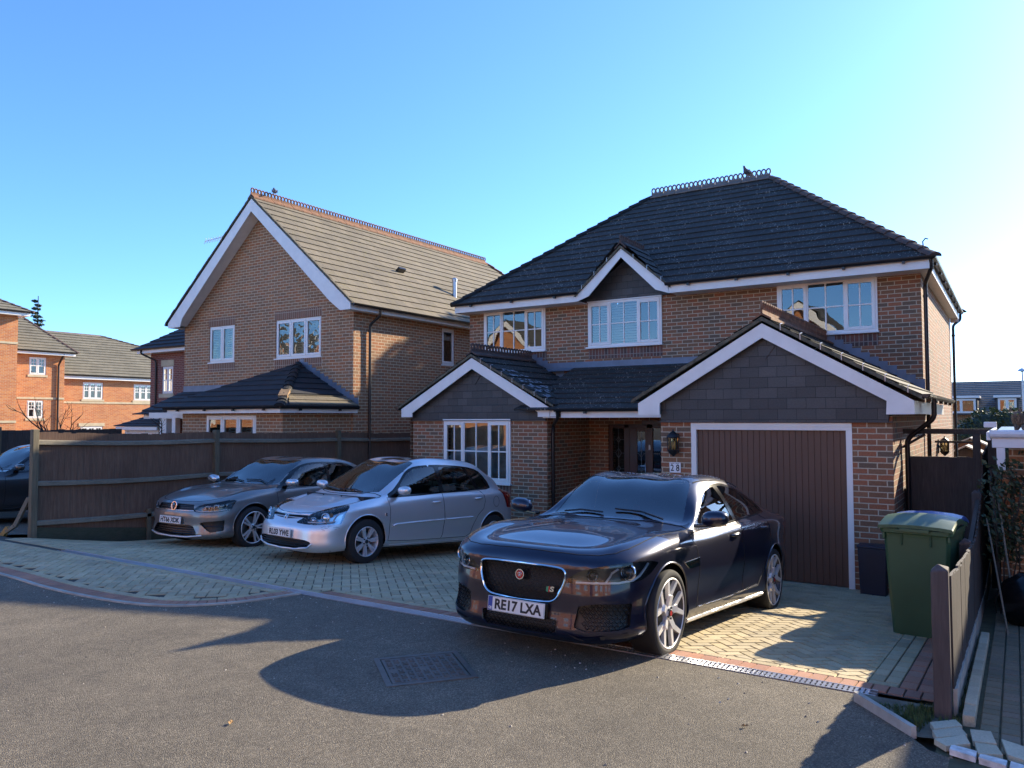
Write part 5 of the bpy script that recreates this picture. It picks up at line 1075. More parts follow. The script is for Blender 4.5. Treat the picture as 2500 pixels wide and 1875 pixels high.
# house far right with two flat dormers
D = thing('terraced_house', 'distant grey roofed house with two white flat dormers behind the hedge', 'house', (3, 47, 0)); wm = MB(); wall(wm, plane_fn('y', 45, -1), -6, 16, -3, 2.7); wm.build('wall', M['brick_tan'], D)
rf = MB(); tiled(rf, [(-6, 44.6, 2.55), (16, 44.6, 2.55), (16, 49, 4.55), (-6, 49, 4.55)], (1, 0, 0), course=.3, t=.03); M['roof_far'] = roof_mat('distant grey roof', [(.13,.125,.125),(.16,.15,.145),(.14,.135,.13)], (.3,.3,.3), 0); rf.build('roof', M['roof_far'], D)
for x0, x1 in ((.4, 2.15), (3.1, 4.25)):
    dmr = MB(); dmr.box(x0, x1, 44.3, 47.5, 2.35, 3.38); o = dmr.build('dormer', M['roof_far'], D); MB().box(x0-.12, x1+.12, 44.1, 47.5, 3.385, 3.52).build('flat_roof', M['white'], o); window(D, plane_fn('y', 44.28, -1), x0+.1, x1-.1, 2.45, 3.34, [1, 1], d=.02, fr=.07, sill=False)
for k, (x, y, lab) in enumerate(((2.85, 16, 'orange brown garden shed gable seen under the side gate beam'), (2.83, 14, 'dark garden shed gable with pale edges just above the side gate'))):
    sh = thing('garden_shed', lab, 'shed', (x, y, 0), 0, 'garden sheds'); zt = 1.60 if k == 0 else 1.42; sp = .75; b = MB(); b.prism([(x-sp, 0), (x+sp, 0), (x+sp, zt-.38), (x, zt-.05), (x-sp, zt-.38)], lambda a, c, d: (a, d, c), y, y+1.6); M.setdefault('shed', wood_mat('orange shed boards', [(.22,.11,.05),(.27,.14,.07),(.31,.17,.09)])); b.build('wall', M['shed'] if k == 0 else M['fence_dark'], sh)
    r_ = MB()
    for s in (-1, 1): r_.bar((x, y-.1, zt), (x+s*(sp+.12), y-.1, zt-.42), .04, .05, up=(0, 1, 0)); r_.add([(x, y-.1, zt+.01), (x+s*(sp+.12), y-.1, zt-.41), (x+s*(sp+.12), y+1.7, zt-.41), (x, y+1.7, zt+.01)], [(0, 1, 2, 3)])
    r_.build('roof', M['concrete'], sh)
lp = thing('street_lamp', 'distant thin street lamp against the pale sky at the right edge', 'street lamp', (4.44, 40, -2)); MB().tube([(4.44, 40, -2), (4.44, 40, 4.75)], [.07, .045], 8).build('pole', M['alu'], lp); MB().lathe([(.06, 4.70), (.22, 4.74), (.20, 4.82), (.07, 4.90), (.001, 4.92)], (4.44, 40, 0), n=12).build('lamp_head', M['alu'], lp, smooth=40)
# houses opposite, behind the camera: they are what the front windows and the car paint reflect
def opposite(label, x0, x1, y, zt, lo):
    t = thing('brick_house', label, 'house', ((x0+x1)/2, y-4, 0)); f_ = plane_fn('y', y, 1); w_ = MB(); c = (x0+x1)/2; hs = [(c-2.6, c-1.0, 3.2, 4.3), (c+.9, c+2.4, 3.2, 4.3), (c-2.4, c-.4, .9, 2.2)]; wall(w_, f_, x0, x1, 0, 4.9, hs); w_.add([(x0, y, 4.9), (x1, y, 4.9), (c, y, zt)], [(0, 1, 2)]); wall(w_, plane_fn('x', x1, 1), y-9, y, 0, 4.9); wall(w_, plane_fn('x', x0, -1), y-9, y, 0, 4.9); w_.build('wall', M['brick_red'], t)
    r_ = MB(); tiled(r_, [(x1+.4, y+.3, 4.75), (x1+.4, y-9.3, 4.75), (c, y-9.3, zt+.15), (c, y+.3, zt+.15)], (0, 1, 0), course=.4); tiled(r_, [(x0-.4, y+.3, 4.75), (x0-.4, y-9.3, 4.75), (c, y-9.3, zt+.15), (c, y+.3, zt+.15)], (0, 1, 0), course=.4); r_.build('roof', M['roof_grey'], t)
    h = zt-4.75; w2 = (x1-x0)/2+.35; MB().prism([(x0-.35, 4.55), (x0-.05, 4.55), (c, zt-.35), (x1+.05, 4.55), (x1+.35, 4.55), (x1+.35, 4.75), (c, zt+.1), (x0-.35, 4.75)], lambda a, b_, d: (a, d, b_), y+.25, y+.29).build('bargeboard', M['white'], t)
    for hh in hs: window(t, f_, *hh, [1, 1, 1], d=.02)
    return t
LAB = 'orange brick gabled house across the road, seen only mirrored in windows and car paint'
o0 = opposite(LAB, -27, -19.5, -22, 8.4, 0); o0['group'] = 'houses across the road'
for x, y in ((-5.6, -24), (-41, -21), (2.2, -22), (10.8, -21), (19.4, -22), (-32.0, -20)): c = copy_tree(o0); c.location = (x, y-4, 0)
M['pale_block'] = simple('pale block paving', (.42,.36,.27), .9, var=.15, vscale=2, bmp=.1)
fy = MB(); fy.add([(-40, -21.9, .62), (26, -21.9, .62), (26, -15.2, .53), (-40, -15.2, .53)], [(0, 1, 2, 3)]); tag(fy.build('pavement', M['pale_block']), kind='structure')
# ================================================================== cars
def paint(name, base, rough=.32, metal=.55, flake=.15, coat=1.0):
    m, t = newmat(name); b = principled(t, base, rough, metal, .5, coat, coat_r=.02); P = objc(t)
    vo = N(t, 'ShaderNodeTexVoronoi'); vo.inputs['Scale'].default_value = 900; L(t, P, vo.inputs['Vector'])
    L(t, mix(t, flake, base, vo.outputs['Color'], 'OVERLAY'), b.inputs['Base Color'])
    d = noise(t, P, 6, 5, .65); r = N(t, 'ShaderNodeMapRange'); L(t, d.outputs[0], r.inputs[0]); r.inputs[3].default_value = .01; r.inputs[4].default_value = .07; L(t, r.outputs[0], b.inputs['Coat Roughness']); return m
M['tyre'] = simple('tyre rubber', (.016,.016,.017), .75, var=.2, vscale=20, bmp=.1)
M['alloy'] = simple('machined alloy', (.80,.80,.80), .38, .55, var=.06); M['alloy_dark'] = simple('dark grey alloy', (.06,.06,.065), .4, .6); M['alloy_sil'] = simple('silver painted alloy', (.66,.67,.69), .40, .5, var=.08)
M['gloss_black'] = simple('gloss black trim', (.006,.006,.007), .12); M['mesh_black'] = simple('black mesh', (.008,.008,.009), .4); M['well'] = simple('black underbody', (.006,.006,.006), .9)
M['car_glass'] = glass_mat('car window glass', 2.0, (.68,.80,.74)); M['screen'] = glass_mat('windscreen glass', 2.9, (.55,.66,.66)); M['screen_dark'] = glass_mat('tinted glass', 2.2, (.18,.21,.22)); M['lens'] = glass_mat('headlamp lens', 1.6, (.92,.95,.97))
M['lamp_bowl'] = simple('dark lamp housing', (.10,.105,.11), .25, .6); M['lamp_chrome'] = simple('lamp reflector', (.72,.74,.76), .12, 1.); M['drl'] = simple('white light guide', (.75,.80,.85), .2); M['amber'] = simple('amber bulb', (.45,.20,.05), .3)
M['tail'] = simple('red tail lamp', (.25,.012,.010), .15, coat=1); M['seat'] = simple('black seat fabric', (.022,.022,.024), .85, var=.2); M['plate_w'] = simple('white reflective plate', (.72,.72,.70), .35); M['plate_ink'] = simple('plate black', (.008,.008,.010), .5); M['plate_blue'] = simple('plate blue band', (.015,.05,.30), .4)
M['badge_red'] = simple('red enamel', (.40,.02,.02), .25); M['badge_green'] = simple('green enamel', (.03,.25,.12), .3); M['caliper'] = simple('red brake caliper', (.35,.01,.012), .4); M['disc'] = simple('brake disc', (.25,.24,.23), .35, .9)

def nspline(t, P, tn):
    """natural cubic spline through P(t) (first axis), evaluated at tn"""
    n = len(t); h = np.diff(t); A = np.zeros((n, n)); sh = (n,)+P.shape[1:]; B = np.zeros(sh); A[0, 0] = A[-1, -1] = 1
    for i in range(1, n-1):
        A[i, i-1], A[i, i], A[i, i+1] = h[i-1], 2*(h[i-1]+h[i]), h[i]; B[i] = 6*((P[i+1]-P[i])/h[i]-(P[i]-P[i-1])/h[i-1])
    Mm = np.linalg.solve(A, B.reshape(n, -1)).reshape(sh); k = np.clip(np.searchsorted(t, tn, 'right')-1, 0, n-2); ex = (slice(None),)+(None,)*(P.ndim-1)
    a = ((t[k+1]-tn)/h[k])[ex]; b = ((tn-t[k])/h[k])[ex]; hk = h[k][ex]
    return a*P[k]+b*P[k+1]+((a**3-a)*Mm[k]+(b**3-b)*Mm[k+1])*hk**2/6
def in_poly(P, poly):
    x, y = P[:, 0], P[:, 1]; ins = np.zeros(len(P), bool); n = len(poly)
    for i in range(n):
        (x0, y0), (x1, y1) = poly[i], poly[(i+1) % n]
        if y0 == y1: continue
        c = ((y0 > y) != (y1 > y)) & (x < (x1-x0)*(y-y0)/(y1-y0)+x0); ins ^= c
    return ins
def near_poly(p, poly):
    best = None
    for i in range(len(poly)):
        a = np.array(poly[i]); b = np.array(poly[(i+1) % len(poly)]); d = b-a; u = np.clip(np.dot(p-a, d)/max(1e-12, d@d), 0, 1); q = a+d*u; e = np.linalg.norm(p-q)
        if best is None or e < best[0]: best = (e, q)
    return best
def smooth_poly(poly, closed=True, per=6):
    P = np.array(poly, float); n = len(P); out = []
    for i in range(n if closed else n-1):
        p0, p1, p2, p3 = (P[(i-1) % n], P[i], P[(i+1) % n], P[(i+2) % n]) if closed else (P[max(i-1, 0)], P[i], P[i+1], P[min(i+2, n-1)])
        for u in np.linspace(0, 1, per, endpoint=False): out.append(.5*(2*p1+(p2-p0)*u+(2*p0-5*p1+4*p2-p3)*u*u+(3*p1-p0-3*p2+p3)*u**3))
    if not closed: out.append(P[-1])
    return [tuple(o) for o in out]
def mirror_y(half):
    """half outline given as (x,|y|) from front centre to rear centre -> closed polygon"""
    return list(half)+[(x, -y) for x, y in half[::-1] if y > 1e-6]
def mirror_h(half): return list(half)+[(-a, z) for a, z in half[::-1] if a > 1e-6]
class CarShell:
    def __init__(s, rows, step=.022):
        W = np.array(rows, float); mir = np.array([1, -1, 1.])
        Wk = np.concatenate([W[:, 2:0:-1]*mir, W, W[:, -2:-4:-1]*mir], 1); tk = np.concatenate([[0], np.cumsum(np.linalg.norm(np.diff(Wk[2:7], axis=1), axis=2).mean(0))]); i0, i1 = 2, 2+W.shape[1]-1
        nt = int((tk[i1]-tk[i0])/step); tn = np.linspace(tk[i0], tk[i1], nt+1); G = np.stack([nspline(tk, r, tn) for r in Wk])       # rows x nt
        Gk = np.concatenate([G, G[-2:-4:-1]*mir], 0); vk = np.concatenate([[0], np.cumsum(np.linalg.norm(np.diff(Gk, axis=0), axis=2).mean(1))]); nv = int(vk[len(rows)-1]/step); vn = np.linspace(0, vk[len(rows)-1], nv+1)
        S = nspline(vk, Gk, vn); S[-1, :, 1] = 0; S[:, 0, 1] = 0; S[:, -1, 1] = 0; S[..., 1] = np.maximum(S[..., 1], 0)
        nv, nt = S.shape[:2]; out = G[3]; sarc = np.concatenate([[0], np.cumsum(np.linalg.norm(np.diff(out[:, :2], axis=0), axis=1))]); A = S.reshape(-1, 3); ss = np.tile(sarc, nv)
        idx = np.arange(nv*nt).reshape(nv, nt); cen = np.zeros((nv, nt), bool); cen[-1] = cen[:, 0] = cen[:, -1] = True; mi = np.full((nv, nt), -1); mi[cen] = idx[cen]; mi[~cen] = nv*nt+np.arange((~cen).sum())
        s.V = np.concatenate([A, A[~cen.ravel()]*mir]); s.s = np.concatenate([ss, -ss[~cen.ravel()]])
        q = lambda I: np.stack([I[:-1, :-1], I[:-1, 1:], I[1:, 1:], I[1:, :-1]], -1).reshape(-1, 4)
        F = np.concatenate([q(idx)[:, ::1], q(mi)[:, ::-1]]); P = s.V[F]; n = np.cross(P[:, 2]-P[:, 0], P[:, 3]-P[:, 1]); ar = np.linalg.norm(n, axis=1); F = F[ar > 1e-10]; s.F = F; P = s.V[F]
        n = np.cross(P[:, 2]-P[:, 0], P[:, 3]-P[:, 1]); c = P.mean(1)
        side = np.abs(c[:, 1]) > .7
        if (n[side, 1]*np.sign(c[side, 1])).mean() < 0: s.F = F = F[:, ::-1]; n = -n
        s.FN = n/np.linalg.norm(n, axis=1)[:, None]; s.FC = c; vn_ = np.zeros_like(s.V)
        for k in range(4): np.add.at(vn_, F[:, k], n)
        s.VN = vn_/np.maximum(np.linalg.norm(vn_, axis=1), 1e-12)[:, None]; s.V0 = s.V.copy(); s.pid = np.zeros(len(F), int); s.parts = {}; s.step = step; fs = np.abs(s.s[F]).mean(1)*np.sign(c[:, 1]); s.FS = fs
    def coords(s, plane, V, S): return {'xz': V[:, [0, 2]], 'yz': V[:, [1, 2]], 'xy': V[:, [0, 1]], 'sz': np.stack([S, V[:, 2]], 1)}[plane]
    def assign(s, key, plane, poly, cond):
        """faces inside the outline become part `key` (a new id each call)"""
        m = in_poly(s.coords(plane, s.FC, s.FS), poly) & cond(s.FC, s.FN); k = len(s.parts)+1; s.pid[m] = k; s.parts[k] = (key, plane, [tuple(p) for p in poly]); return k
    def snap(s):
        ids = {}
        for f, p in zip(s.F, s.pid):
            for v in f: ids.setdefault(v, set()).add(p)
        for v, st in ids.items():
            if len(st) < 2: continue
            key, plane, poly = s.parts[max(st)]; p = s.coords(plane, s.V[v:v+1], s.s[v:v+1])[0]; e, q = near_poly(p, poly)
            if e > s.step*1.6 or e < 1e-9: continue
            d = q-p; n = s.VN[v]
            if plane == 'xz' and abs(n[1]) > .2: s.V[v] += (d[0], -(n[0]*d[0]+n[2]*d[1])/n[1], d[1])
            elif plane == 'yz' and abs(n[0]) > .2: s.V[v] += (-(n[1]*d[0]+n[2]*d[1])/n[0], d[0], d[1])
            elif plane == 'xy' and abs(n[2]) > .15: s.V[v] += (d[0], d[1], -(n[0]*d[0]+n[1]*d[1])/n[2])
            elif plane == 'sz':
                T = np.array([n[1], -n[0], 0.])*(-1.); L_ = np.linalg.norm(T)
                if L_ > 1e-3: T /= L_; dl = T*d[0]+np.array([0, 0, d[1]]); dl -= n*(n@dl); s.V[v] += dl
    def emit(s, k, name, mat, parent, depth=0., skirt=False, flat=50):
        F = s.F[s.pid == k]
        if not len(F): return None
        u, inv = np.unique(F.ravel(), return_inverse=True); f = inv.reshape(-1, 4); V = s.V[u]-s.VN[u]*depth; faces = [tuple(x) for x in f.tolist()]; vs = V.tolist()
        if skirt and depth:
            cnt = {}
            for q in faces:
                for i in range(4): a, b = q[i], q[(i+1) % 4]; cnt[(a, b)] = 1
            n0 = len(vs); vs += s.V[u].tolist()
            for (a, b) in list(cnt):
                if (b, a) not in cnt: faces.append((b, a, n0+a, n0+b))
        faces = [tuple(dict.fromkeys(q)) for q in faces]; faces = [q for q in faces if len(q) > 2]
        return mesh_obj(name, vs, faces, mat, parent, True, flat)
    def project(s, plane, pts, cond, off=0.):
        """points of an outline carried onto the original surface"""
        m = np.where(cond(s.V0, s.VN))[0]; C = s.coords(plane, s.V0[m], s.s[m]); out = []
        for p in pts:
            d = C-np.array(p); i = m[int(np.argmin((d**2).sum(1)))]; n = s.VN[i]; q = s.V0[i].copy(); c = s.coords(plane, s.V0[i:i+1], s.s[i:i+1])[0]; d = np.array(p)-c
            if plane == 'xz': q += (d[0], -(n[0]*d[0]+n[2]*d[1])/(n[1] if abs(n[1]) > .2 else .2*np.sign(n[1]+1e-9)), d[1])
            elif plane == 'yz': q += (-(n[1]*d[0]+n[2]*d[1])/max(n[0], .2), d[0], d[1])
            elif plane == 'xy': q += (d[0], d[1], -(n[0]*d[0]+n[1]*d[1])/max(n[2], .2))
            else:
                T = np.array([n[1], -n[0], 0.])*(-1.); T /= max(1e-6, np.linalg.norm(T)); dl = T*d[0]+np.array([0, 0, d[1]]); q += dl-n*(n@dl)
            out.append(Vector(q+n*off))
        return out
    def line(s, parent, name, plane, pts, cond, r=.0045, mat='well', closed=False, off=-.001, dense=True):
        P = []
        if dense:
            Q = list(pts)+([pts[0]] if closed else [])
            for a, b in zip(Q, Q[1:]):
                n = max(1, int(math.hypot(b[0]-a[0], b[1]-a[1])/.04)); P += [(a[0]+(b[0]-a[0])*i/n, a[1]+(b[1]-a[1])*i/n) for i in range(n)]
            if not closed: P.append(Q[-1])
        else: P = list(pts)
        return MB().tube(s.project(plane, P, cond, off), r, 6, closed=closed)
def side_c(sg, ny=.25, xr=(-9, 9), zr=(-9, 9)): return lambda C, n: (C[:, 1]*sg > .05) & (n[:, 1]*sg > ny) & (C[:, 0] > xr[0]) & (C[:, 0] < xr[1]) & (C[:, 2] > zr[0]) & (C[:, 2] < zr[1])
def top_c(zmin=.6, nz=.15, xr=(-9, 9)): return lambda C, n: (C[:, 2] > zmin) & (n[:, 2] > nz) & (C[:, 0] > xr[0]) & (C[:, 0] < xr[1])
def front_c(nx=.15, xmin=.2): return lambda C, n: (n[:, 0] > nx) & (C[:, 0] > xmin)
def sz_c(xmin=-.1): return lambda C, n: (C[:, 0] > xmin)
def rear_c(xmax): return lambda C, n: (C[:, 0] < xmax)

def wheel(parent, x, y, R, rim, wd, style, sgn):
    """style: y5 (five split spokes), t7 (seven twin spokes), w5 (five thin pairs)"""
    b = MB(); z = R; yo = y+sgn*.0; f = lambda r, a, d: (x+r*math.cos(a), yo-sgn*d, z+r*math.sin(a))
    br = MB().lathe([(rim*1.0, 0.), (rim*.985, -.012*1), (rim*.93, -.03), (rim*.90, -.10), (rim*.88, -.17)], (x, yo, z), 'y', 40); br.v = [(vx, yo+(vy-yo)*sgn, vz) for vx, vy, vz in br.v]
    arms = []
    if style == 'y5':
        for k in range(5):
            a = k*2*PI/5+PI/2+.1; arms += [((.03, a), (.50*rim, a), .058, .052), ((.42*rim, a-.03), (.98*rim, a-.33), .044, .034), ((.42*rim, a+.03), (.98*rim, a+.33), .044, .034)]
    elif style == 't7':
        for k in range(7):
            a = k*2*PI/7+.3; arms += [((.03, a-.15), (.97*rim, a-.10), .026, .026), ((.03, a+.15), (.97*rim, a+.10), .026, .026)]
    else:
        for k in range(5):
            a = k*2*PI/5+PI/2+.25; arms += [((.03, a-.10), (.97*rim, a-.155), .026, .022), ((.03, a+.10), (.97*rim, a+.155), .026, .022)]
    for (r0, a0), (r1, a1), w0, w1 in arms:
        p = Vector(f(r0, a0, .030)); q = Vector(f(r1, a1, .012)); b.bar(p, q, w0, .026, up=(0, sgn, 0), w2=w1, h2=.03)
    b.lathe([(.001, 0), (.045, 0), (.058, -.008), (.06, -.04)], (x, yo, z), 'y', 24); hub = b.v[-4*24:]; b.v[-4*24:] = [(vx, yo-sgn*.008+(vy-yo)*sgn, vz) for vx, vy, vz in hub]
    ring = MB().lathe([(rim*.955, -.002), (rim*.985, .004), (rim*1.01, .0), (rim*1.012, -.02)], (x, yo, z), 'y', 48); ring.v = [(vx, yo+(vy-yo)*sgn, vz) for vx, vy, vz in ring.v]
    b.add(ring.v, ring.f); mats = {'y5': 'alloy', 't7': 'alloy_sil', 'w5': 'alloy'}
    o = b.build('wheel', M[mats[style]], parent, smooth=35, local=True)
    br.build('rim_barrel', M['alloy_dark' if style != 't7' else 'alloy_sil'], o, smooth=50, local=True)
    t = [(rim*1.0, -.005), (rim*1.04, .004), (rim+(R-rim)*.45, .008), (R*.975, -.004), (R*.995, -.022), (R, -.045), (R, -wd+.045), (R*.985, -wd+.01), (rim, -wd)]
    ty = MB().lathe(t, (x, yo, z), 'y', 64); ty.v = [(vx, yo+(vy-yo)*sgn, vz) for vx, vy, vz in ty.v]; ty.build('tyre', M['tyre'], o, smooth=40, local=True)
    d = MB().lathe([(.05, -.10), (rim*.66, -.10), (rim*.66, -.125), (.05, -.125)], (x, yo, z), 'y', 32); d.v = [(vx, yo+(vy-yo)*sgn, vz) for vx, vy, vz in d.v]; d.build('brake_disc', M['disc'], o, smooth=35, local=True)
    c = MB(); n = 5
    for k in range(n): a = k*2*PI/n+.7; c.lathe([(.001, .0), (.009, 0), (.009, -.02)], f(.042 if style != 't7' else .05, a, -.002), 'y', 8)
    c.lathe([(.001, -.0), (.026, -.0), (.027, -.01)], (x, yo+sgn*.002, z), 'y', 16); c.build('centre_cap', M['alloy_dark'], o, local=True)
    if style == 'y5': e_ = MB().lathe([(.001, .0), (.021, .0)], (x, yo+sgn*.0035, z), 'y', 16); e_.build('cap_badge', M['badge_red'], o, local=True)
    if style == 'y5':
        cb = MB(); pts = [f(rim*.62, .15+q*.16, .085) for q in range(6)]
        cb.tube(pts, .042, 8); cb.build('brake_caliper', M['caliper'], o, local=True)
    return o
def seat(mb, x, y, z0, w=.50, hb=.60):
    R_ = Matrix.Rotation(-.32, 3, 'Y'); b = MB(); b.obox((x, y, z0+.14), (.50, w, .16)); b.obox(Vector((x-.30, y, z0+.14+hb/2)), (.14, w, hb), R_); b.obox(Vector((x-.43, y, z0+.26+hb+.06)), (.10, w*.52, .17), R_)
    for s in (-1, 1): b.tube([(x-.40, y+s*.06, z0+.16+hb), (x-.42, y+s*.06, z0+.26+hb)], .008, 5)
    mb.add(b.v, b.f)
def number_plate(parent, x, y, z, txt, band=False, tilt=0., yaw=0.):
    R_ = Matrix.Rotation(yaw, 3, 'Z') @ Matrix.Rotation(tilt, 3, 'Y'); c = Vector((x, y, z)); T = lambda p: c+R_ @ Vector(p)
    b = MB().obox(c, (.008, .520, .111), R_); o = b.build('number_plate', M['plate_w'], parent, local=True, bevel=.003)
    r = MB()
    for q in ((-.254, .254, .0505, .052), (-.254, .254, -.052, -.0505), (-.2555, -.254, -.052, .052), (.254, .2555, -.052, .052)): r.add([T((.0046, q[0], q[2])), T((.0046, q[1], q[2])), T((.0046, q[1], q[3])), T((.0046, q[0], q[3]))], [(0, 1, 2, 3)])
    V, F = text_mesh(txt, .108, bold=.0035, sx=.62 if not band else .60); yo = .022 if band else 0
    k = .079/max(1e-6, (max(v[1] for v in V)-min(v[1] for v in V))); wd = max(v[0] for v in V)-min(v[0] for v in V); kx = (.425 if band else .455)/wd; m0 = (max(v[0] for v in V)+min(v[0] for v in V))/2; m1 = (max(v[1] for v in V)+min(v[1] for v in V))/2
    n = len(r.v); r.add([T((.0055+v[2], (v[0]-m0)*kx+yo, (v[1]-m1)*k)) for v in V], F); r.build('lettering', M['plate_ink'], o, local=True)
    if band:
        b = MB(); b.add([T((.0046, -.255, -.053)), T((.0046, -.215, -.053)), T((.0046, -.215, .053)), T((.0046, -.255, .053))], [(0, 1, 2, 3)]); b.build('blue_band', M['plate_blue'], o, local=True)
        V, F = text_mesh('GB', .03, bold=.0006, sx=.8); mesh_obj('country_letters', [T((.0052+v[2], v[0]-.235, v[1]-.034)) for v in V], F, M['plate_w'], o, True)
    return o
def car_root(name, label, cat, x, y, z, head, slope, group=None):
    t = thing(name, label, cat, (x, y, z), 0, group)
    f = Vector((math.sin(head)*math.cos(slope), -math.cos(head)*math.cos(slope), math.sin(slope))); l = Vector((math.cos(head), math.sin(head), 0)); u = f.cross(l)
    t.rotation_euler = Matrix(((f.x, l.x, u.x), (f.y, l.y, u.y), (f.z, l.z, u.z))).to_euler(); return t
def rows_from(outline, spec):
    """spec: list of ('w', z list, (inset front, side, rear)) built on the outline, or ('p', list of xyz)"""
    O = np.array(outline, float); K = len(O); tg = np.gradient(O, axis=0); tg[0] = (0, 1); tg[-1] = (0, -1); tg /= np.linalg.norm(tg, axis=1)[:, None]; nin = np.stack([-tg[:, 1], tg[:, 0]], 1); R_ = []
    wf = np.array([1, 1, 1, 1, .7, .3]+[0]*(K-6)); wr = np.array([0]*(K-6)+[.1, .4, .8, 1, 1, 1])
    for sp in spec:
        if sp[0] == 'w':
            ins = sp[2]; d = wf*ins[0]+wr*ins[2]+(1-wf-wr)*ins[1]; P = O+nin*d[:, None]; P[0, 1] = P[-1, 1] = 0; R_.append([(P[i, 0], P[i, 1], sp[1][i]) for i in range(K)])
        elif sp[0] == 'xyz': R_.append(list(zip(sp[1], sp[2], sp[3])))
        else: R_.append(sp[1])
    return R_
def arch_poly(x, r, zc): return [(x+r*math.cos(a), zc+r*math.sin(a)) for a in np.linspace(-.6, PI+.6, 40)]
def underbody(t, xf, xr, wb, R, hw, cabin, zf=.30, light=False):
    u = MB(); u.box(xr+.25, xf-.25, -hw+.12, hw-.12, .19, .26)
    for x in (0, -wb):
        for s in (-1, 1):
            pts = [(x+(R+.055)*math.cos(a), R+(R+.055)*math.sin(a)) for a in np.linspace(-.35, PI+.35, 20)]
            u.add([(a, s*(hw-.035), b) for a, b in pts]+[(a, s*.42, b) for a, b in pts], [(i, i+1, 21+i-1+0, 20+i) for i in range(19)]); u.add([(a, s*.42, b) for a, b in pts]+[(x, s*.42, .2)], [(i, i+1, 20) for i in range(19)])
    u.build('underbody', M['well'], t, local=True)
    x0, x1 = cabin; b = MB(); b.box(x1, x0, -hw+.16, hw-.16, zf-.02, zf)
    for s in (-1, 1): b.box(x1, x0, s*(hw-.13)-.01, s*(hw-.13)+.01, zf, .90)
    b.box(x0-.12, x0+.30, -hw+.18, hw-.18, .62, .90); b.box(x1-.02, x1, -hw+.18, hw-.18, zf, .88)
    b.build('cabin_trim', M['seat'], t, local=True)
    s_ = MB(); 
    for y in (-.36, .36): seat(s_, x0-.75, y, zf, .48)
    for y in (-.38, 0, .38): seat(s_, x0-1.60, y, zf+.02, .42, .54)
    s_.build('seats', M['seat'], t, local=True, bevel=.03)
    MB().tube([(x0-.28+.04*math.cos(a), -.36+.18*math.cos(a), .86+.17*math.sin(a)) for a in np.linspace(0, 2*PI, 25)[:-1]], .014, 6, closed=True).build('steering_wheel', M['seat'], t, local=True)
def mirror(t, x, y, z, sg, sz, mat, arm=True):
    b = MB(); n, m = 14, 10; vs = []
    for i in range(m+1):
        ph = PI*i/m
        for k in range(n):
            a = 2*PI*k/n; cx = math.sin(ph)*math.cos(a); cz = math.sin(ph)*math.sin(a); cy = -math.cos(ph); cx = max(cx, -.25) if True else cx
            k2 = lambda v, e: math.copysign(abs(v)**e, v); vs.append((x+sz[0]*k2(cx, .8), y+sg*sz[1]*k2(cy, .8), z+sz[2]*k2(cz, .8)+.12*sz[2]*cy))
    b.add(vs, [(i*n+k, i*n+(k+1) % n, (i+1)*n+(k+1) % n, (i+1)*n+k) for i in range(m) for k in range(n)]); o = b.build('door_mirror', mat, t, smooth=60, local=True)
    if arm: MB().bar((x-.02, y-sg*(sz[1]+.07), z-sz[2]*1.0), (x-.01, y-sg*.02, z-sz[2]*.75), .09, .03).build('mirror_arm', M['gloss_black'], o, local=True, bevel=.008)
    g = MB().obox((x-.28*sz[0], y, z), (.006, sz[1]*1.6, sz[2]*1.5)); g.build('mirror_glass', M['chrome'], o, local=True); return o
def handle(t, s, x, z, sg, mat, L_=.19):
    p = s.project('xz', [(x+L_/2, z-.004), (x, z), (x-L_/2, z+.004)], side_c(sg), .0); n = Vector((0, sg, 0))
    b = MB(); q = [p[0]+n*.002, p[0]+n*.024+Vector((-.02, 0, 0)), p[1]+n*.030, p[2]+n*.024+Vector((.02, 0, 0)), p[2]+n*.002]; b.tube(q, [.013, .014, .015, .014, .013], 8); o = b.build('door_handle', mat, t, smooth=50, local=True); return o
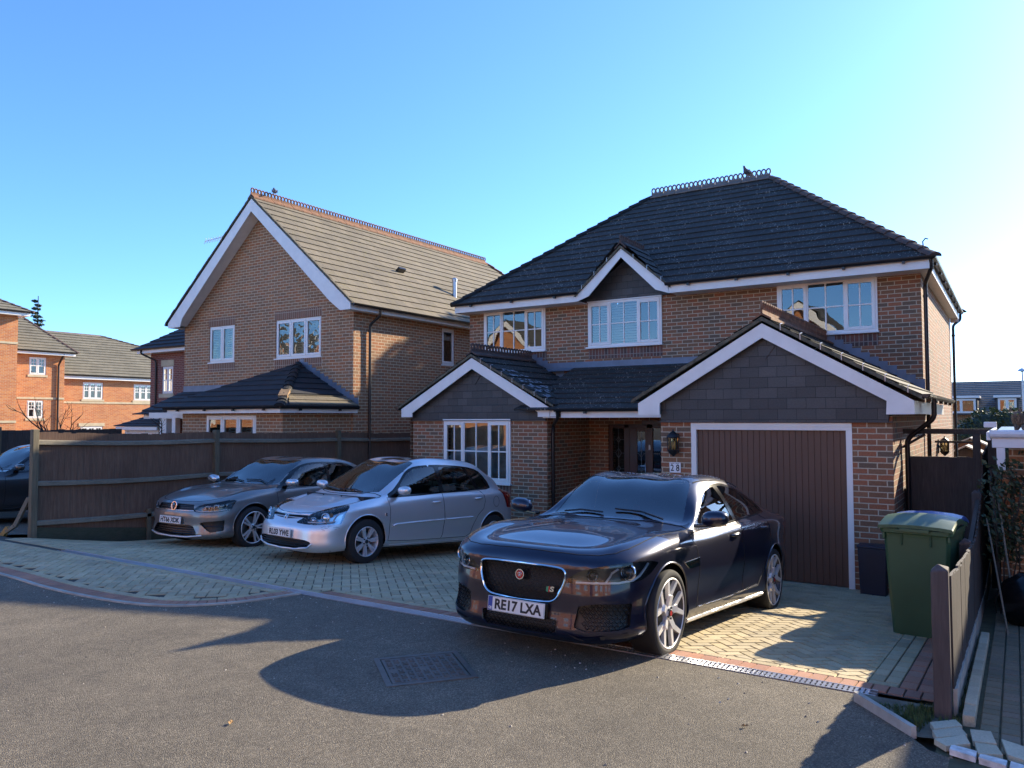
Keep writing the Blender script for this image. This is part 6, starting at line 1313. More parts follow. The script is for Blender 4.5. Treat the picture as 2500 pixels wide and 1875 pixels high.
def build_xe():
    pnt = paint('dark blue metallic paint', (.0075,.0085,.030), .30, .5, .35)
    t = car_root('parked_car', 'dark navy saloon car parked nearest, in front of the brown garage door', 'car', .76, -5.098, .375, -.025, .081, 'cars parked on the drive')
    O = [(.80,0),(.79,.25),(.765,.48),(.70,.645),(.565,.785),(.36,.868),(0,.905),(-.45,.905),(-.90,.905),(-1.35,.91),(-1.85,.915),(-2.35,.92),(-2.84,.925),(-3.25,.895),(-3.58,.80),(-3.76,.57),(-3.83,.29),(-3.84,0)]
    Wd = lambda *z: list(z)
    spec = [('w', [.15,.15,.15,.155,.17,.19,.20,.20,.20,.20,.20,.20,.21,.24,.27,.29,.30,.30], (.05,.06,.10)),
            ('w', [.20,.20,.20,.205,.22,.245,.26,.26,.26,.26,.26,.26,.28,.31,.35,.37,.37,.37], (.0,.012,.03)),
            ('w', [.33,.33,.33,.335,.35,.38,.41,.41,.41,.41,.41,.41,.43,.45,.48,.49,.50,.50], (.005,.012,.0)),
            ('w', [.50,.50,.50,.505,.52,.56,.60,.60,.60,.60,.60,.60,.61,.62,.64,.65,.65,.65], (.004,.0,.0)),
            ('w', [.63,.63,.63,.64,.665,.70,.755,.765,.77,.775,.785,.79,.81,.82,.83,.83,.83,.83], (.012,.010,.015)),
            ('w', [.735,.735,.738,.748,.775,.812,.868,.88,.885,.91,.94,.97,.99,.99,.99,1.0,1.01,1.01], (.020,.045,.02)),
            ('xyz', [.735,.722,.68,.605,.50,.33,0,-.46,-.92,-1.35,-1.85,-2.35,-2.84,-3.22,-3.52,-3.70,-3.78,-3.79], [0,.25,.46,.60,.69,.745,.79,.81,.815,.82,.82,.81,.79,.76,.66,.48,.25,0], [.793,.793,.795,.81,.842,.874,.915,.925,.93,.955,.985,1.015,1.04,1.045,1.05,1.06,1.065,1.065]),
            ('xyz', [.60,.59,.55,.48,.37,.22,-.05,-.66,-1.00,-1.36,-1.85,-2.35,-2.80,-3.15,-3.42,-3.55,-3.62,-3.63], [0,.22,.40,.52,.59,.63,.68,.735,.72,.73,.735,.725,.70,.66,.56,.40,.20,0], [.832,.832,.834,.845,.868,.898,.937,.958,1.115,1.15,1.17,1.175,1.15,1.10,1.075,1.075,1.075,1.075]),
            ('xyz', [.40,.395,.37,.31,.21,.08,-.15,-.68,-.97,-1.29,-1.85,-2.35,-2.75,-3.08,-3.30,-3.40,-3.45,-3.46], [0,.17,.31,.42,.48,.52,.56,.60,.61,.585,.59,.575,.565,.55,.46,.33,.17,0], [.885,.885,.885,.888,.90,.918,.948,.978,1.145,1.338,1.385,1.345,1.255,1.135,1.095,1.09,1.09,1.09]),
            ('xyz', [.10,.098,.085,.05,-.02,-.12,-.30,-.61,-.88,-1.18,-1.80,-2.35,-2.72,-3.03,-3.20,-3.28,-3.31,-3.32], [0,.10,.19,.26,.30,.31,.32,.33,.33,.33,.33,.32,.31,.29,.24,.17,.09,0], [.945,.945,.943,.943,.947,.957,.974,.998,1.165,1.352,1.415,1.375,1.285,1.165,1.115,1.105,1.1,1.1]),
            ('xyz', [-.05,-.06,-.08,-.11,-.16,-.24,-.38,-.576,-.85,-1.145,-1.78,-2.33,-2.70,-2.99,-3.12,-3.18,-3.20,-3.21], [0]*18, [.962,.963,.965,.968,.973,.98,.99,1.0,1.17,1.356,1.428,1.39,1.30,1.185,1.13,1.115,1.112,1.112])]
    s = CarShell(rows_from(O, spec), .0205)
    R_, wb = .334, 2.835; ids = {}
    for x in (0, -wb):
        for sg in (1, -1): s.assign('cut', 'xz', arch_poly(x, .372, .350), lambda C, n, sg=sg: (C[:, 1]*sg > .5) & (C[:, 2] < .78))
    ws = smooth_poly(mirror_y([(-.605,0),(-.625,.25),(-.69,.48),(-.78,.635),(-.80,.66),(-.98,.62),(-1.25,.545),(-1.235,.40),(-1.215,.2),(-1.21,0)]), per=4); k_ws = s.assign('windscreen', 'xy', ws, top_c(.93, .1, (-1.4, -.5)))
    rw = smooth_poly(mirror_y([(-2.62,0),(-2.63,.25),(-2.68,.46),(-2.75,.50),(-3.12,.49),(-3.20,.43),(-3.22,.2),(-3.23,0)]), per=3); k_rw = s.assign('rear_window', 'xy', rw, top_c(.95, .1, (-3.4, -2.5)))
    bon = mirror_y([(.735,0),(.728,.25),(.70,.45),(.645,.60),(.565,.695),(.45,.745),(.3,.765),(.1,.775),(-.3,.785),(-.60,.79),(-.70,.70),(-.64,.50),(-.575,.25),(-.555,0)]); k_bon = s.assign('bonnet', 'xy', bon, top_c(.70, .1, (-.75, .8)))
    dlo = smooth_poly([(-.70,.935),(-.93,1.045),(-1.07,1.135),(-1.20,1.225),(-1.33,1.285),(-1.50,1.325),(-1.80,1.35),(-2.05,1.335),(-2.35,1.28),(-2.70,1.175),(-2.90,1.065),(-2.6,1.035),(-2.2,1.01),(-1.8,.985),(-1.2,.945)], per=3)
    w1 = [(-.80,.965),(-.95,1.04),(-1.09,1.13),(-1.22,1.22),(-1.34,1.268),(-1.50,1.305),(-1.60,1.315),(-1.765,1.0),(-1.4,.978),(-1.1,.965)]; w2 = [(-1.70,1.325),(-1.85,1.33),(-2.05,1.312),(-2.30,1.265),(-2.55,1.05),(-2.2,1.03),(-1.86,1.012)]; w3 = [(-2.36,1.25),(-2.68,1.155),(-2.84,1.07),(-2.61,1.055)]
    fd = [(-.50,.90),(-.58,.80),(-.61,.60),(-.60,.40),(-.55,.315),(-1.0,.305),(-1.72,.325),(-1.76,.40),(-1.78,.60),(-1.78,.80),(-1.80,1.0),(-1.2,.95),(-.70,.925)]; rd = [(-1.80,1.0),(-1.78,.80),(-1.78,.60),(-1.76,.40),(-1.72,.325),(-2.22,.335),(-2.36,.42),(-2.48,.56),(-2.60,.66),(-2.66,.78),(-2.64,.88),(-2.57,1.035),(-2.2,1.012)]
    side = []
    hl = smooth_poly([(.405,.600),(.50,.668),(.66,.715),(.86,.748),(1.05,.757),(1.22,.742),(1.20,.715),(1.10,.655),(.98,.612),(.80,.588),(.48,.575)], per=3)
    for sg in (1, -1):
        L_ = []
        for nm, po, cnd in (('door', fd, side_c(sg, .3)), ('door', rd, side_c(sg, .3)), ('window_surround', dlo, side_c(sg, .13, (-3.1, -.6), (.92, 1.5))), ('side_window', w1, side_c(sg, .12, zr=(.93, 1.4))), ('side_window', w2, side_c(sg, .12, zr=(.93, 1.4))), ('quarter_window', w3, side_c(sg, .12, zr=(.93, 1.4)))): L_.append((nm, s.assign(nm, 'xz', po, cnd)))
        pl = [(a*sg, b) for a, b in hl]; L_.append(('headlight', s.assign('headlight', 'sz', pl, lambda C, n, sg=sg: (C[:, 0] > -.1) & (C[:, 1]*sg > .2))))
        tl = [(-3.62,.80),(-3.30,.88),(-3.15,.93),(-3.35,.965),(-3.70,.96)]; L_.append(('tail_light', s.assign('tail_light', 'xz', tl, lambda C, n, sg=sg: (C[:, 0] < -3.0) & (C[:, 1]*sg > .3)))); side.append((sg, L_))
    gr = smooth_poly(mirror_h([(0,.690),(.20,.688),(.335,.682),(.375,.668),(.388,.64),(.380,.575),(.335,.475),(.29,.437),(.22,.424),(0,.414)]), per=3); k_g = s.assign('grille', 'yz', gr, front_c(.1, .5))
    li = mirror_h([(0,.305),(.30,.308),(.345,.30),(.335,.22),(.29,.195),(0,.19)]); k_li = s.assign('lower_intake', 'yz', li, front_c(.1, .5)); sis = []
    for sg in (1, -1): sis.append(s.assign('side_intake', 'sz', [(a*sg, b) for a, b in [(.50,.42),(.62,.445),(.92,.455),(.90,.29),(.80,.265),(.56,.245),(.47,.27)]], sz_c(.2)))
    s.snap()
    s.emit(0, 'body', pnt, t); s.emit(k_bon, 'bonnet', pnt, t, .002); w_ = s.emit(k_ws, 'windscreen', M['screen'], t, .003); r_ = s.emit(k_rw, 'rear_window', M['screen_dark'], t, .003)
    mats = {'door': pnt, 'window_surround': M['gloss_black'], 'side_window': M['car_glass'], 'quarter_window': M['screen_dark'], 'headlight': M['lens'], 'tail_light': M['tail']}
    for sg, L_ in side:
        doors = []
        for nm, k in L_:
            if nm == 'headlight':
                o = s.emit(k, nm, mats[nm], t, .001); s.emit(k, 'lamp_housing', M['lamp_bowl'], o, .055, True)
                c1, c2 = s.project('sz', [(sg*.60, .640), (sg*.90, .672)], lambda C, n: C[:, 0] > 0, -.028); b = MB(); ch = MB()
                n1 = Vector((.93, sg*.30, .1)).normalized()
                for c, r in ((c1, .036), (c2, .052)):
                    b.ball(c, r*.86, 14, 10); a = n1.orthogonal().normalized(); e = n1.cross(a); ch.tube([c+n1*r*.35+(a*math.cos(q)+e*math.sin(q))*r for q in np.linspace(0, 2*PI, 22)[:-1]], r*.2, 6, closed=True)
                ch.build('lamp_ring', M['lamp_chrome'], o, smooth=60, local=True); b.build('projector', M['lens'], o, smooth=60, local=True)
                d = MB(); P = s.project('sz', [(sg*a, z) for a, z in [(.47,.588),(.65,.594),(.80,.600),(.93,.618),(1.00,.650),(1.06,.70),(1.10,.738)]], lambda C, n: C[:, 0] > -.1, -.012); d.tube(P, .009, 6); P = s.project('sz', [(sg*a, z) for a, z in [(.70,.60),(.735,.64),(.75,.665),(.80,.70)]], lambda C, n: C[:, 0] > -.1, -.02); d.tube(P, .008, 6); d.build('light_guide', M['drl'], o, smooth=60, local=True)
            else:
                o = s.emit(k, nm, mats[nm], t, {'door': .0005, 'window_surround': .002, 'side_window': .006, 'quarter_window': .006, 'tail_light': .0}[nm])
                if nm == 'door': doors.append(o)
        for po, o in ((fd, doors[0]), (rd, doors[1])): s.line(t, 'shut_line', 'xz', po, side_c(sg, .2), .0042, closed=True).build('shut_line', M['well'], o, local=True)
        handle(doors[0], s, -1.55, .872, sg, pnt); handle(doors[1], s, -2.42, .912, sg, pnt)
        mirror(t, -.70, sg*1.0, 1.05, sg, (.085, .115, .072), pnt)
        for x in (0, -wb): s.line(t, 'arch', 'xz', arch_poly(x, .374, .350)[3:-3], side_c(sg, .05), .010, off=-.004, dense=False).build('arch_lip', pnt, t, smooth=60, local=True)
        v = s.project('xz', [(-.27,.702),(-.62,.722),(-.61,.655),(-.36,.650)], side_c(sg), .004); u = Vector((0, sg*.012, 0)); b = MB(); b.add([*v, *[p-u for p in v]], [(0, 1, 2, 3), (0, 4, 5, 1), (1, 5, 6, 2), (2, 6, 7, 3), (3, 7, 4, 0)]); vo = b.build('wing_vent', M['chrome'], t, local=True)
        v = s.project('xz', [(-.36,.688),(-.60,.700),(-.595,.683),(-.38,.672)], side_c(sg), .006); MB().add(v, [(0, 1, 2, 3)]).build('vent_slot', M['gloss_black'], vo, local=True)
        s.line(t, 'sill', 'xz', [(-.42,.215),(-2.40,.235)], side_c(sg, .05), .024, off=-.004).build('sill_glint', M['alloy'], t, smooth=60, local=True)  # silver strip stands in for the sun glint on the body-coloured sill
        s.line(t, 'feature', 'xz', [(-.60,.315),(-1.4,.318),(-2.2,.345)], side_c(sg, .05), .005, off=.001).build('door_moulding', M['chrome'], t, smooth=60, local=True)
        b = MB(); P = s.project('sz', [(sg*a, z) for a, z in [(.42,.225),(.52,.205),(.66,.222),(.88,.25)]], sz_c(.1), .012); P2 = s.project('sz', [(sg*a, z) for a, z in [(.50,.185),(.56,.18),(.68,.195),(.88,.225)]], sz_c(.1), .004)
        b.add([*P, *P2], [(i, i+1, 5+i, 4+i) for i in range(3)]); b.build('bumper_blade', pnt, t, local=True)
    s.line(t, 'bl', 'xy', bon, top_c(.6, .05, (-.8, .8)), .0042, closed=True).build('shut_line', M['well'], t, local=True)
    def lattice(key, name, dz, sx, bounds, cond, dep, tilt=1):
        g = MB(); (a0, a1), (z0, z1), poly, plane = bounds; A = np.arange(a0, a1, sx); Z = np.arange(z0, z1, dz); P = []
        pts = [(a+(sx/2 if j % 2 else 0), z) for j, z in enumerate(Z) for a in A]; m = in_poly(np.array(pts), poly); pts = [p for p, k in zip(pts, m) if k]
        if not pts: return
        for c in s.project(plane, pts, cond, -dep):
            q = [c+Vector((0, -sx*.42, 0)), c+Vector((.004, 0, dz*.62)), c+Vector((0, sx*.42, 0)), c+Vector((.004, 0, -dz*.62))]; g.tube(q, .0032, 4, closed=True)
        return g
    go = s.emit(k_g, 'grille', M['mesh_black'], t, .045, True); g = lattice(0, 'g', .024, .042, ((-.40, .40), (.41, .70), gr, 'yz'), front_c(.1, .5), .025); g.build('grille_mesh', M['mesh_black'], go, local=True)
    s.line(t, 'ring', 'yz', gr, front_c(.05, .4), .0105, closed=True, off=.003, dense=False).build('grille_surround', M['chrome'], go, smooth=60, local=True)
    lo = s.emit(k_li, 'lower_intake', M['mesh_black'], t, .03, True); g = lattice(0, 'g', .024, .042, ((-.36, .36), (.19, .31), li, 'yz'), front_c(.1, .5), .012); g.build('grille_mesh', M['gloss_black'], lo, local=True); s.line(t, 'l', 'yz', [(-.345,.30),(-.335,.22),(-.29,.192),(0,.186),(.29,.192),(.335,.22),(.345,.30)], front_c(.05, .4), .004, off=.001).build('intake_edge', pnt, lo, local=True)
    for k, sg in zip(sis, (1, -1)):
        so_ = s.emit(k, 'side_intake', M['mesh_black'], t, .035, True); g = lattice(0, 'g', .026, .046, ((.5, .9), (.25, .45), [(.50,.41),(.62,.435),(.90,.445),(.88,.30),(.80,.275),(.56,.255)], 'sz'), lambda C, n: (C[:, 0] > .2) & (C[:, 1] > 0), .02)
        if sg < 0: g.v = [(x, -y, z) for x, y, z in g.v]
        g.build('grille_mesh', M['gloss_black'], so_, local=True)
    # badges
    c = s.project('yz', [(0, .600)], front_c(.1, .5), -.004)[0]; c.z = .602; b = MB(); b.lathe([(.001, .012), (.030, .010), (.033, .004)], c, 'x', 24); bo = b.build('front_badge', M['badge_red'], t, smooth=40, local=True); MB().tube([c+Vector((.010, .036*math.cos(q), .036*math.sin(q))) for q in np.linspace(0, 2*PI, 28)[:-1]], .006, 6, closed=True).build('badge_ring', M['chrome'], bo, smooth=60, local=True)
    e = MB(); ff = lambda y, z: c+Vector((.015, y, z))                # snarling cat's head in relief
    for sg in (-1, 1): e.tube([ff(sg*.004, -.018), ff(sg*.012, -.004), ff(sg*.016, .012), ff(sg*.008, .016), ff(sg*.003, .004)], .0026, 5)
    e.ball(ff(0, -.006), .006, 8, 6); e.ball(ff(0, .010), .005, 8, 6); e.build('badge_head', M['chrome'], bo, smooth=60, local=True)
    c = s.project('yz', [(.272, .520)], front_c(.1, .5), -.004)[0]; V, F = text_mesh('S', .052, .0022, 1.5, .006); so_ = mesh_obj('sport_badge', [(c.x+.006+v[2], c.y+.016+v[0]+.25*v[1], c.z+v[1]) for v in V], F, M['chrome'], t, True); q = MB().add([(c.x+.008, c.y-.036, c.z-.018), (c.x+.008, c.y-.018, c.z-.022), (c.x+.008, c.y-.014, c.z+.022), (c.x+.008, c.y-.034, c.z+.016)], [(0, 1, 2, 3)]); q.build('green_tab', M['badge_green'], so_, local=True); MB().add([(c.x+.008, c.y-.018, c.z-.022), (c.x+.008, c.y-.004, c.z-.022), (c.x+.008, c.y+.002, c.z+.022), (c.x+.008, c.y-.014, c.z+.022)], [(0, 1, 2, 3)]).build('red_tab', M['badge_red'], so_, local=True)
    MB().box(.74, .815, -.27, .27, .30, .42).build('plate_backing', M['gloss_black'], t, local=True, bevel=.01)
    number_plate(t, .835, 0, .361, 'RE17 LXA', True, -.06)
    for sg in (1, -1):
        for x in (0, -wb): wheel(t, x, sg*.905, R_, .268, .235, 'y5', sg)
    underbody(t, .78, -3.80, wb, R_, .90, (-.70, -2.75), .32)
    # roof channels, shark-fin, wiper, mirror pod, rear sticker
    for sg in (1, -1): s.line(t, 'rc', 'xy', [(-1.27, sg*.57),(-1.6, sg*.605),(-2.2, sg*.585),(-2.7, sg*.56)], top_c(1.1, .05, (-3, -1.2)), .007, off=-.001).build('roof_channel', M['well'], t, local=True)
    b = MB(); P = s.project('xy', [(-.70,.52),(-.72,.30),(-.70,.05)], top_c(.9, .1, (-1, -.5)), .018); b.tube(P, .009, 6); P = s.project('xy', [(-.64,-.05),(-.69,-.30),(-.72,-.50)], top_c(.9, .1, (-1, -.5)), .016); b.tube(P, .009, 6); b.build('wiper', M['black_pl'], t, local=True)
    MB().obox((-1.30, 0, 1.285), (.10, .22, .05)).build('rear_view_mirror', M['seat'], w_, local=True, bevel=.015); MB().obox((-1.5, -.12, 1.02), (.05, .07, .16)).build('hanging_charm', M['badge_red'], w_, local=True, bevel=.02)
    c = s.project('xy', [(-2.95, .30)], top_c(.95, .1, (-3.4, -2.5)), -.012)[0]; n = Vector((-.42, 0, .9)); a = Vector((0, 1, 0)); e = Vector((.9, 0, .42)); b = MB(); b.add([c+a*.085*math.cos(q)+e*.055*math.sin(q) for q in np.linspace(0, 2*PI, 25)[:-1]], [tuple(range(24))]); so_ = b.build('oval_sticker', M['plate_w'], r_, local=True); V, F = text_mesh('UK', .07, .002, 1.0); mesh_obj('sticker_letters', [c+a*(-v[0])+e*v[1]-n*.002 for v in V]+[c+a*(-v[0])+e*v[1]+n*.003 for v in V], F+[tuple(i+len(V) for i in f) for f in F], M['plate_ink'], so_, True)
    # dew on the roof and door tops
    dw = MB(); Rn = random.Random(4); pts = [(Rn.uniform(-2.3, -1.2), Rn.uniform(-.5, .6)) for _ in range(420)]
    for p in s.project('xy', pts, top_c(1.2, .3, (-2.8, -1.1)), .0): r = Rn.uniform(.0018, .0045); dw.ball(p, r, 6, 4, (1, 1, .6))
    pts = [(Rn.uniform(-2.5, -.75), Rn.uniform(.90, .965)) for _ in range(380)]
    for p in s.project('xz', pts, side_c(1, .2, zr=(.85, 1.1)), .0): r = Rn.uniform(.0018, .004); dw.ball(p, r, 6, 4)
    M['dew'] = simple('water drops', (.6,.62,.65), .05, spec=1.); dw.build('dew_drops', M['dew'], t, local=True, smooth=60)['kind'] = 'stuff'
    return t
build_xe()
def hatch(kind, name, label, pose, pnt, O, spec, R_, rim, style, wb, feat, plate, hidden=False):
    """five-door hatchback: shared assembly for the two silver-grey cars"""
    x_, y_, z_, head, slope = pose; t = car_root('parked_car', label, 'car', x_, y_, z_, head, slope, 'cars parked on the drive')
    s = CarShell(rows_from(O, spec), .0235); hw = max(o[1] for o in O); ar, az = feat['arch']
    for x in (0, -wb):
        for sg in (1, -1): s.assign('cut', 'xz', arch_poly(x, ar, az), lambda C, n, sg=sg: (C[:, 1]*sg > .45) & (C[:, 2] < .80))
    ws = smooth_poly(mirror_y(feat['ws']), per=4); k_ws = s.assign('windscreen', 'xy', ws, top_c(.86, .1, (-1.5, .1))); k_rw = s.assign('rear_window', 'yz', smooth_poly(mirror_h(feat['rw']), per=3), rear_c(-2.3))
    bon = mirror_y(feat['bonnet']); k_bon = s.assign('bonnet', 'xy', bon, top_c(.55, .1, (-.75, .85)))
    if 'pan' in feat: k_pan = s.assign('sunroof', 'xy', feat['pan'], top_c(1.2, .5))
    side = []
    for sg in (1, -1):
        L_ = []
        for nm, po, cnd in (('door', feat['fd'], side_c(sg, .3)), ('door', feat['rd'], side_c(sg, .3)), ('window_surround', smooth_poly(feat['dlo'], per=2), side_c(sg, .13, (-3.2, -.2), (.86, 1.6))), ('side_window', feat['w1'], side_c(sg, .12, zr=(.86, 1.5))), ('side_window', feat['w2'], side_c(sg, .12, zr=(.86, 1.5))), ('quarter_window', feat['w3'], side_c(sg, .12, zr=(.86, 1.5)))): L_.append((nm, s.assign(nm, 'xz', po, cnd)))
        L_.append(('headlight', s.assign('headlight', 'sz', [(a*sg, b) for a, b in smooth_poly(feat['hl'], per=3)], lambda C, n, sg=sg: (C[:, 0] > -.1) & (C[:, 1]*sg > .15))))
        L_.append(('tail_light', s.assign('tail_light', 'xz', feat['tl'], lambda C, n, sg=sg: (C[:, 0] < -2.6) & (C[:, 1]*sg > .3)))); side.append((sg, L_))
    opens = []
    for nm, plane, po, mir in feat['openings']:
        for sg in ((1, -1) if mir else (1,)): opens.append((nm, s.assign(nm, plane, [(a*sg, b) for a, b in po], front_c(.05, .2)), [(a*sg, b) for a, b in po], plane))
    s.snap(); body = s.emit(0, 'body', pnt, t); s.emit(k_bon, 'bonnet', pnt, t, .002); w_ = s.emit(k_ws, 'windscreen', M['screen'], t, .003); s.emit(k_rw, 'rear_window', M['screen_dark'], t, .003)
    if 'pan' in feat: s.emit(k_pan, 'sunroof', M['gloss_black'], t, -.001)
    mats = {'door': pnt, 'window_surround': M['gloss_black'], 'side_window': M['car_glass'], 'quarter_window': M['screen_dark'], 'tail_light': M['tail']}
    for sg, L_ in side:
        doors = []
        for nm, k in L_:
            if nm == 'headlight':
                o = s.emit(k, nm, M['lens'], t, .001); s.emit(k, 'lamp_housing', M[feat['bowl']], o, .05, True); b = MB(); ch = MB(); n1 = Vector((.93, sg*.33, .1)).normalized()
                for (sx, z, r) in feat['lamps']:
                    c = s.project('sz', [(sg*sx, z)], lambda C, n: C[:, 0] > 0, -.03)[0]; b.ball(c, r*.8, 12, 8); a = n1.orthogonal().normalized(); e = n1.cross(a); ch.tube([c+n1*r*.4+(a*math.cos(q)+e*math.sin(q))*r for q in np.linspace(0, 2*PI, 20)[:-1]], r*.14, 6, closed=True)
                ch.build('lamp_ring', M['lamp_chrome'], o, smooth=60, local=True); b.build('projector', M['lens'] if kind == 'golf' else M['lamp_chrome'], o, smooth=60, local=True)
                d = MB()
                for ln in feat['guides']: d.tube(s.project('sz', [(sg*a, z) for a, z in ln], lambda C, n: C[:, 0] > -.1, -.014), .008, 6)
                d.build('light_guide', M['drl'], o, smooth=60, local=True)
                if kind == 'civic': MB().ball(s.project('sz', [(sg*.83, .685)], lambda C, n: C[:, 0] > -.1, -.03)[0], .026, 10, 8, (1, 1.3, 1)).build('indicator_bulb', M['amber'], o, local=True, smooth=60)
            else:
                o = s.emit(k, nm, mats[nm], t, {'door': .0005, 'window_surround': .002, 'side_window': .006, 'quarter_window': .006, 'tail_light': -.004}[nm])
                if nm == 'door': doors.append(o)
        for po, o in ((feat['fd'], doors[0]), (feat['rd'], doors[1])): s.line(t, 'x', 'xz', po, side_c(sg, .2), .0042, closed=True).build('shut_line', M['well'], o, local=True)
        for o, (hx, hz) in zip(doors, feat['handles']): handle(doors[0] if o is doors[0] else o, s, hx, hz, sg, pnt, .17)
        mx, my, mz, ms = feat['mirror']; mirror(t, mx, sg*my, mz, sg, ms, M[feat.get('mirror_mat', '')] if feat.get('mirror_mat') else pnt)
        for x in (0, -wb): s.line(t, 'a', 'xz', arch_poly(x, ar+.002, az)[3:-3], side_c(sg, .05), feat.get('lip_r', .010), off=-.004, dense=False).build('arch_lip', pnt, t, smooth=60, local=True)
        for st, r, mt, nm in feat.get('strips', []): s.line(t, 'x', 'xz', st, side_c(sg, .05), r, off=.001).build(nm, M[mt] if mt else pnt, t, smooth=60, local=True)
    s.line(t, 'bl', 'xy', bon, top_c(.5, .05, (-.85, .85)), .0042, closed=True).build('shut_line', M['well'], t, local=True)
    for nm, k, po, plane in opens:
        o = s.emit(k, nm, M['mesh_black'], t, feat.get('odepth', {}).get(nm, .035), True); g = MB()
        zs = [p[1] for p in po]; n = feat.get('bars', {}).get(nm, 0)
        for i in range(n):
            z = min(zs)+(max(zs)-min(zs))*(i+1)/(n+1); cr = []
            for j in range(len(po)):
                (a0, b0), (a1, b1) = po[j], po[(j+1) % len(po)]
                if (b0 > z) != (b1 > z): cr.append(a0+(a1-a0)*(z-b0)/(b1-b0))
            if len(cr) >= 2: g.tube(s.project(plane, [(min(cr)+(max(cr)-min(cr))*q/8, z) for q in range(9)], front_c(.05, .2) if plane == 'yz' else (lambda C, n: C[:, 0] > .2), -.018), .007, 5)
        if n: g.build('grille_bar', M[feat.get('barmat', {}).get(nm, 'gloss_black')], o, smooth=60, local=True)
    number_plate(t, *plate[:3], plate[3], False, *plate[4:])
    for sg in (1, -1):
        for x in (0, -wb): wheel(t, x, sg*(hw-.005), R_, rim, .21, style, sg)
    underbody(t, .78, min(o[0] for o in O)+.04, wb, R_, hw, feat['cabin'], .32)
    b = MB(); 
    for L__ in feat['wipers']: b.tube(s.project('xy', L__, top_c(.8, .1, (-1.2, .1)), .016), .010, 6)
    b.build('wiper', M['black_pl'], t, local=True); MB().obox(feat['rvm'], (.07, .20, .05)).build('rear_view_mirror', M['seat'], w_, local=True, bevel=.012)
    return t, s, body
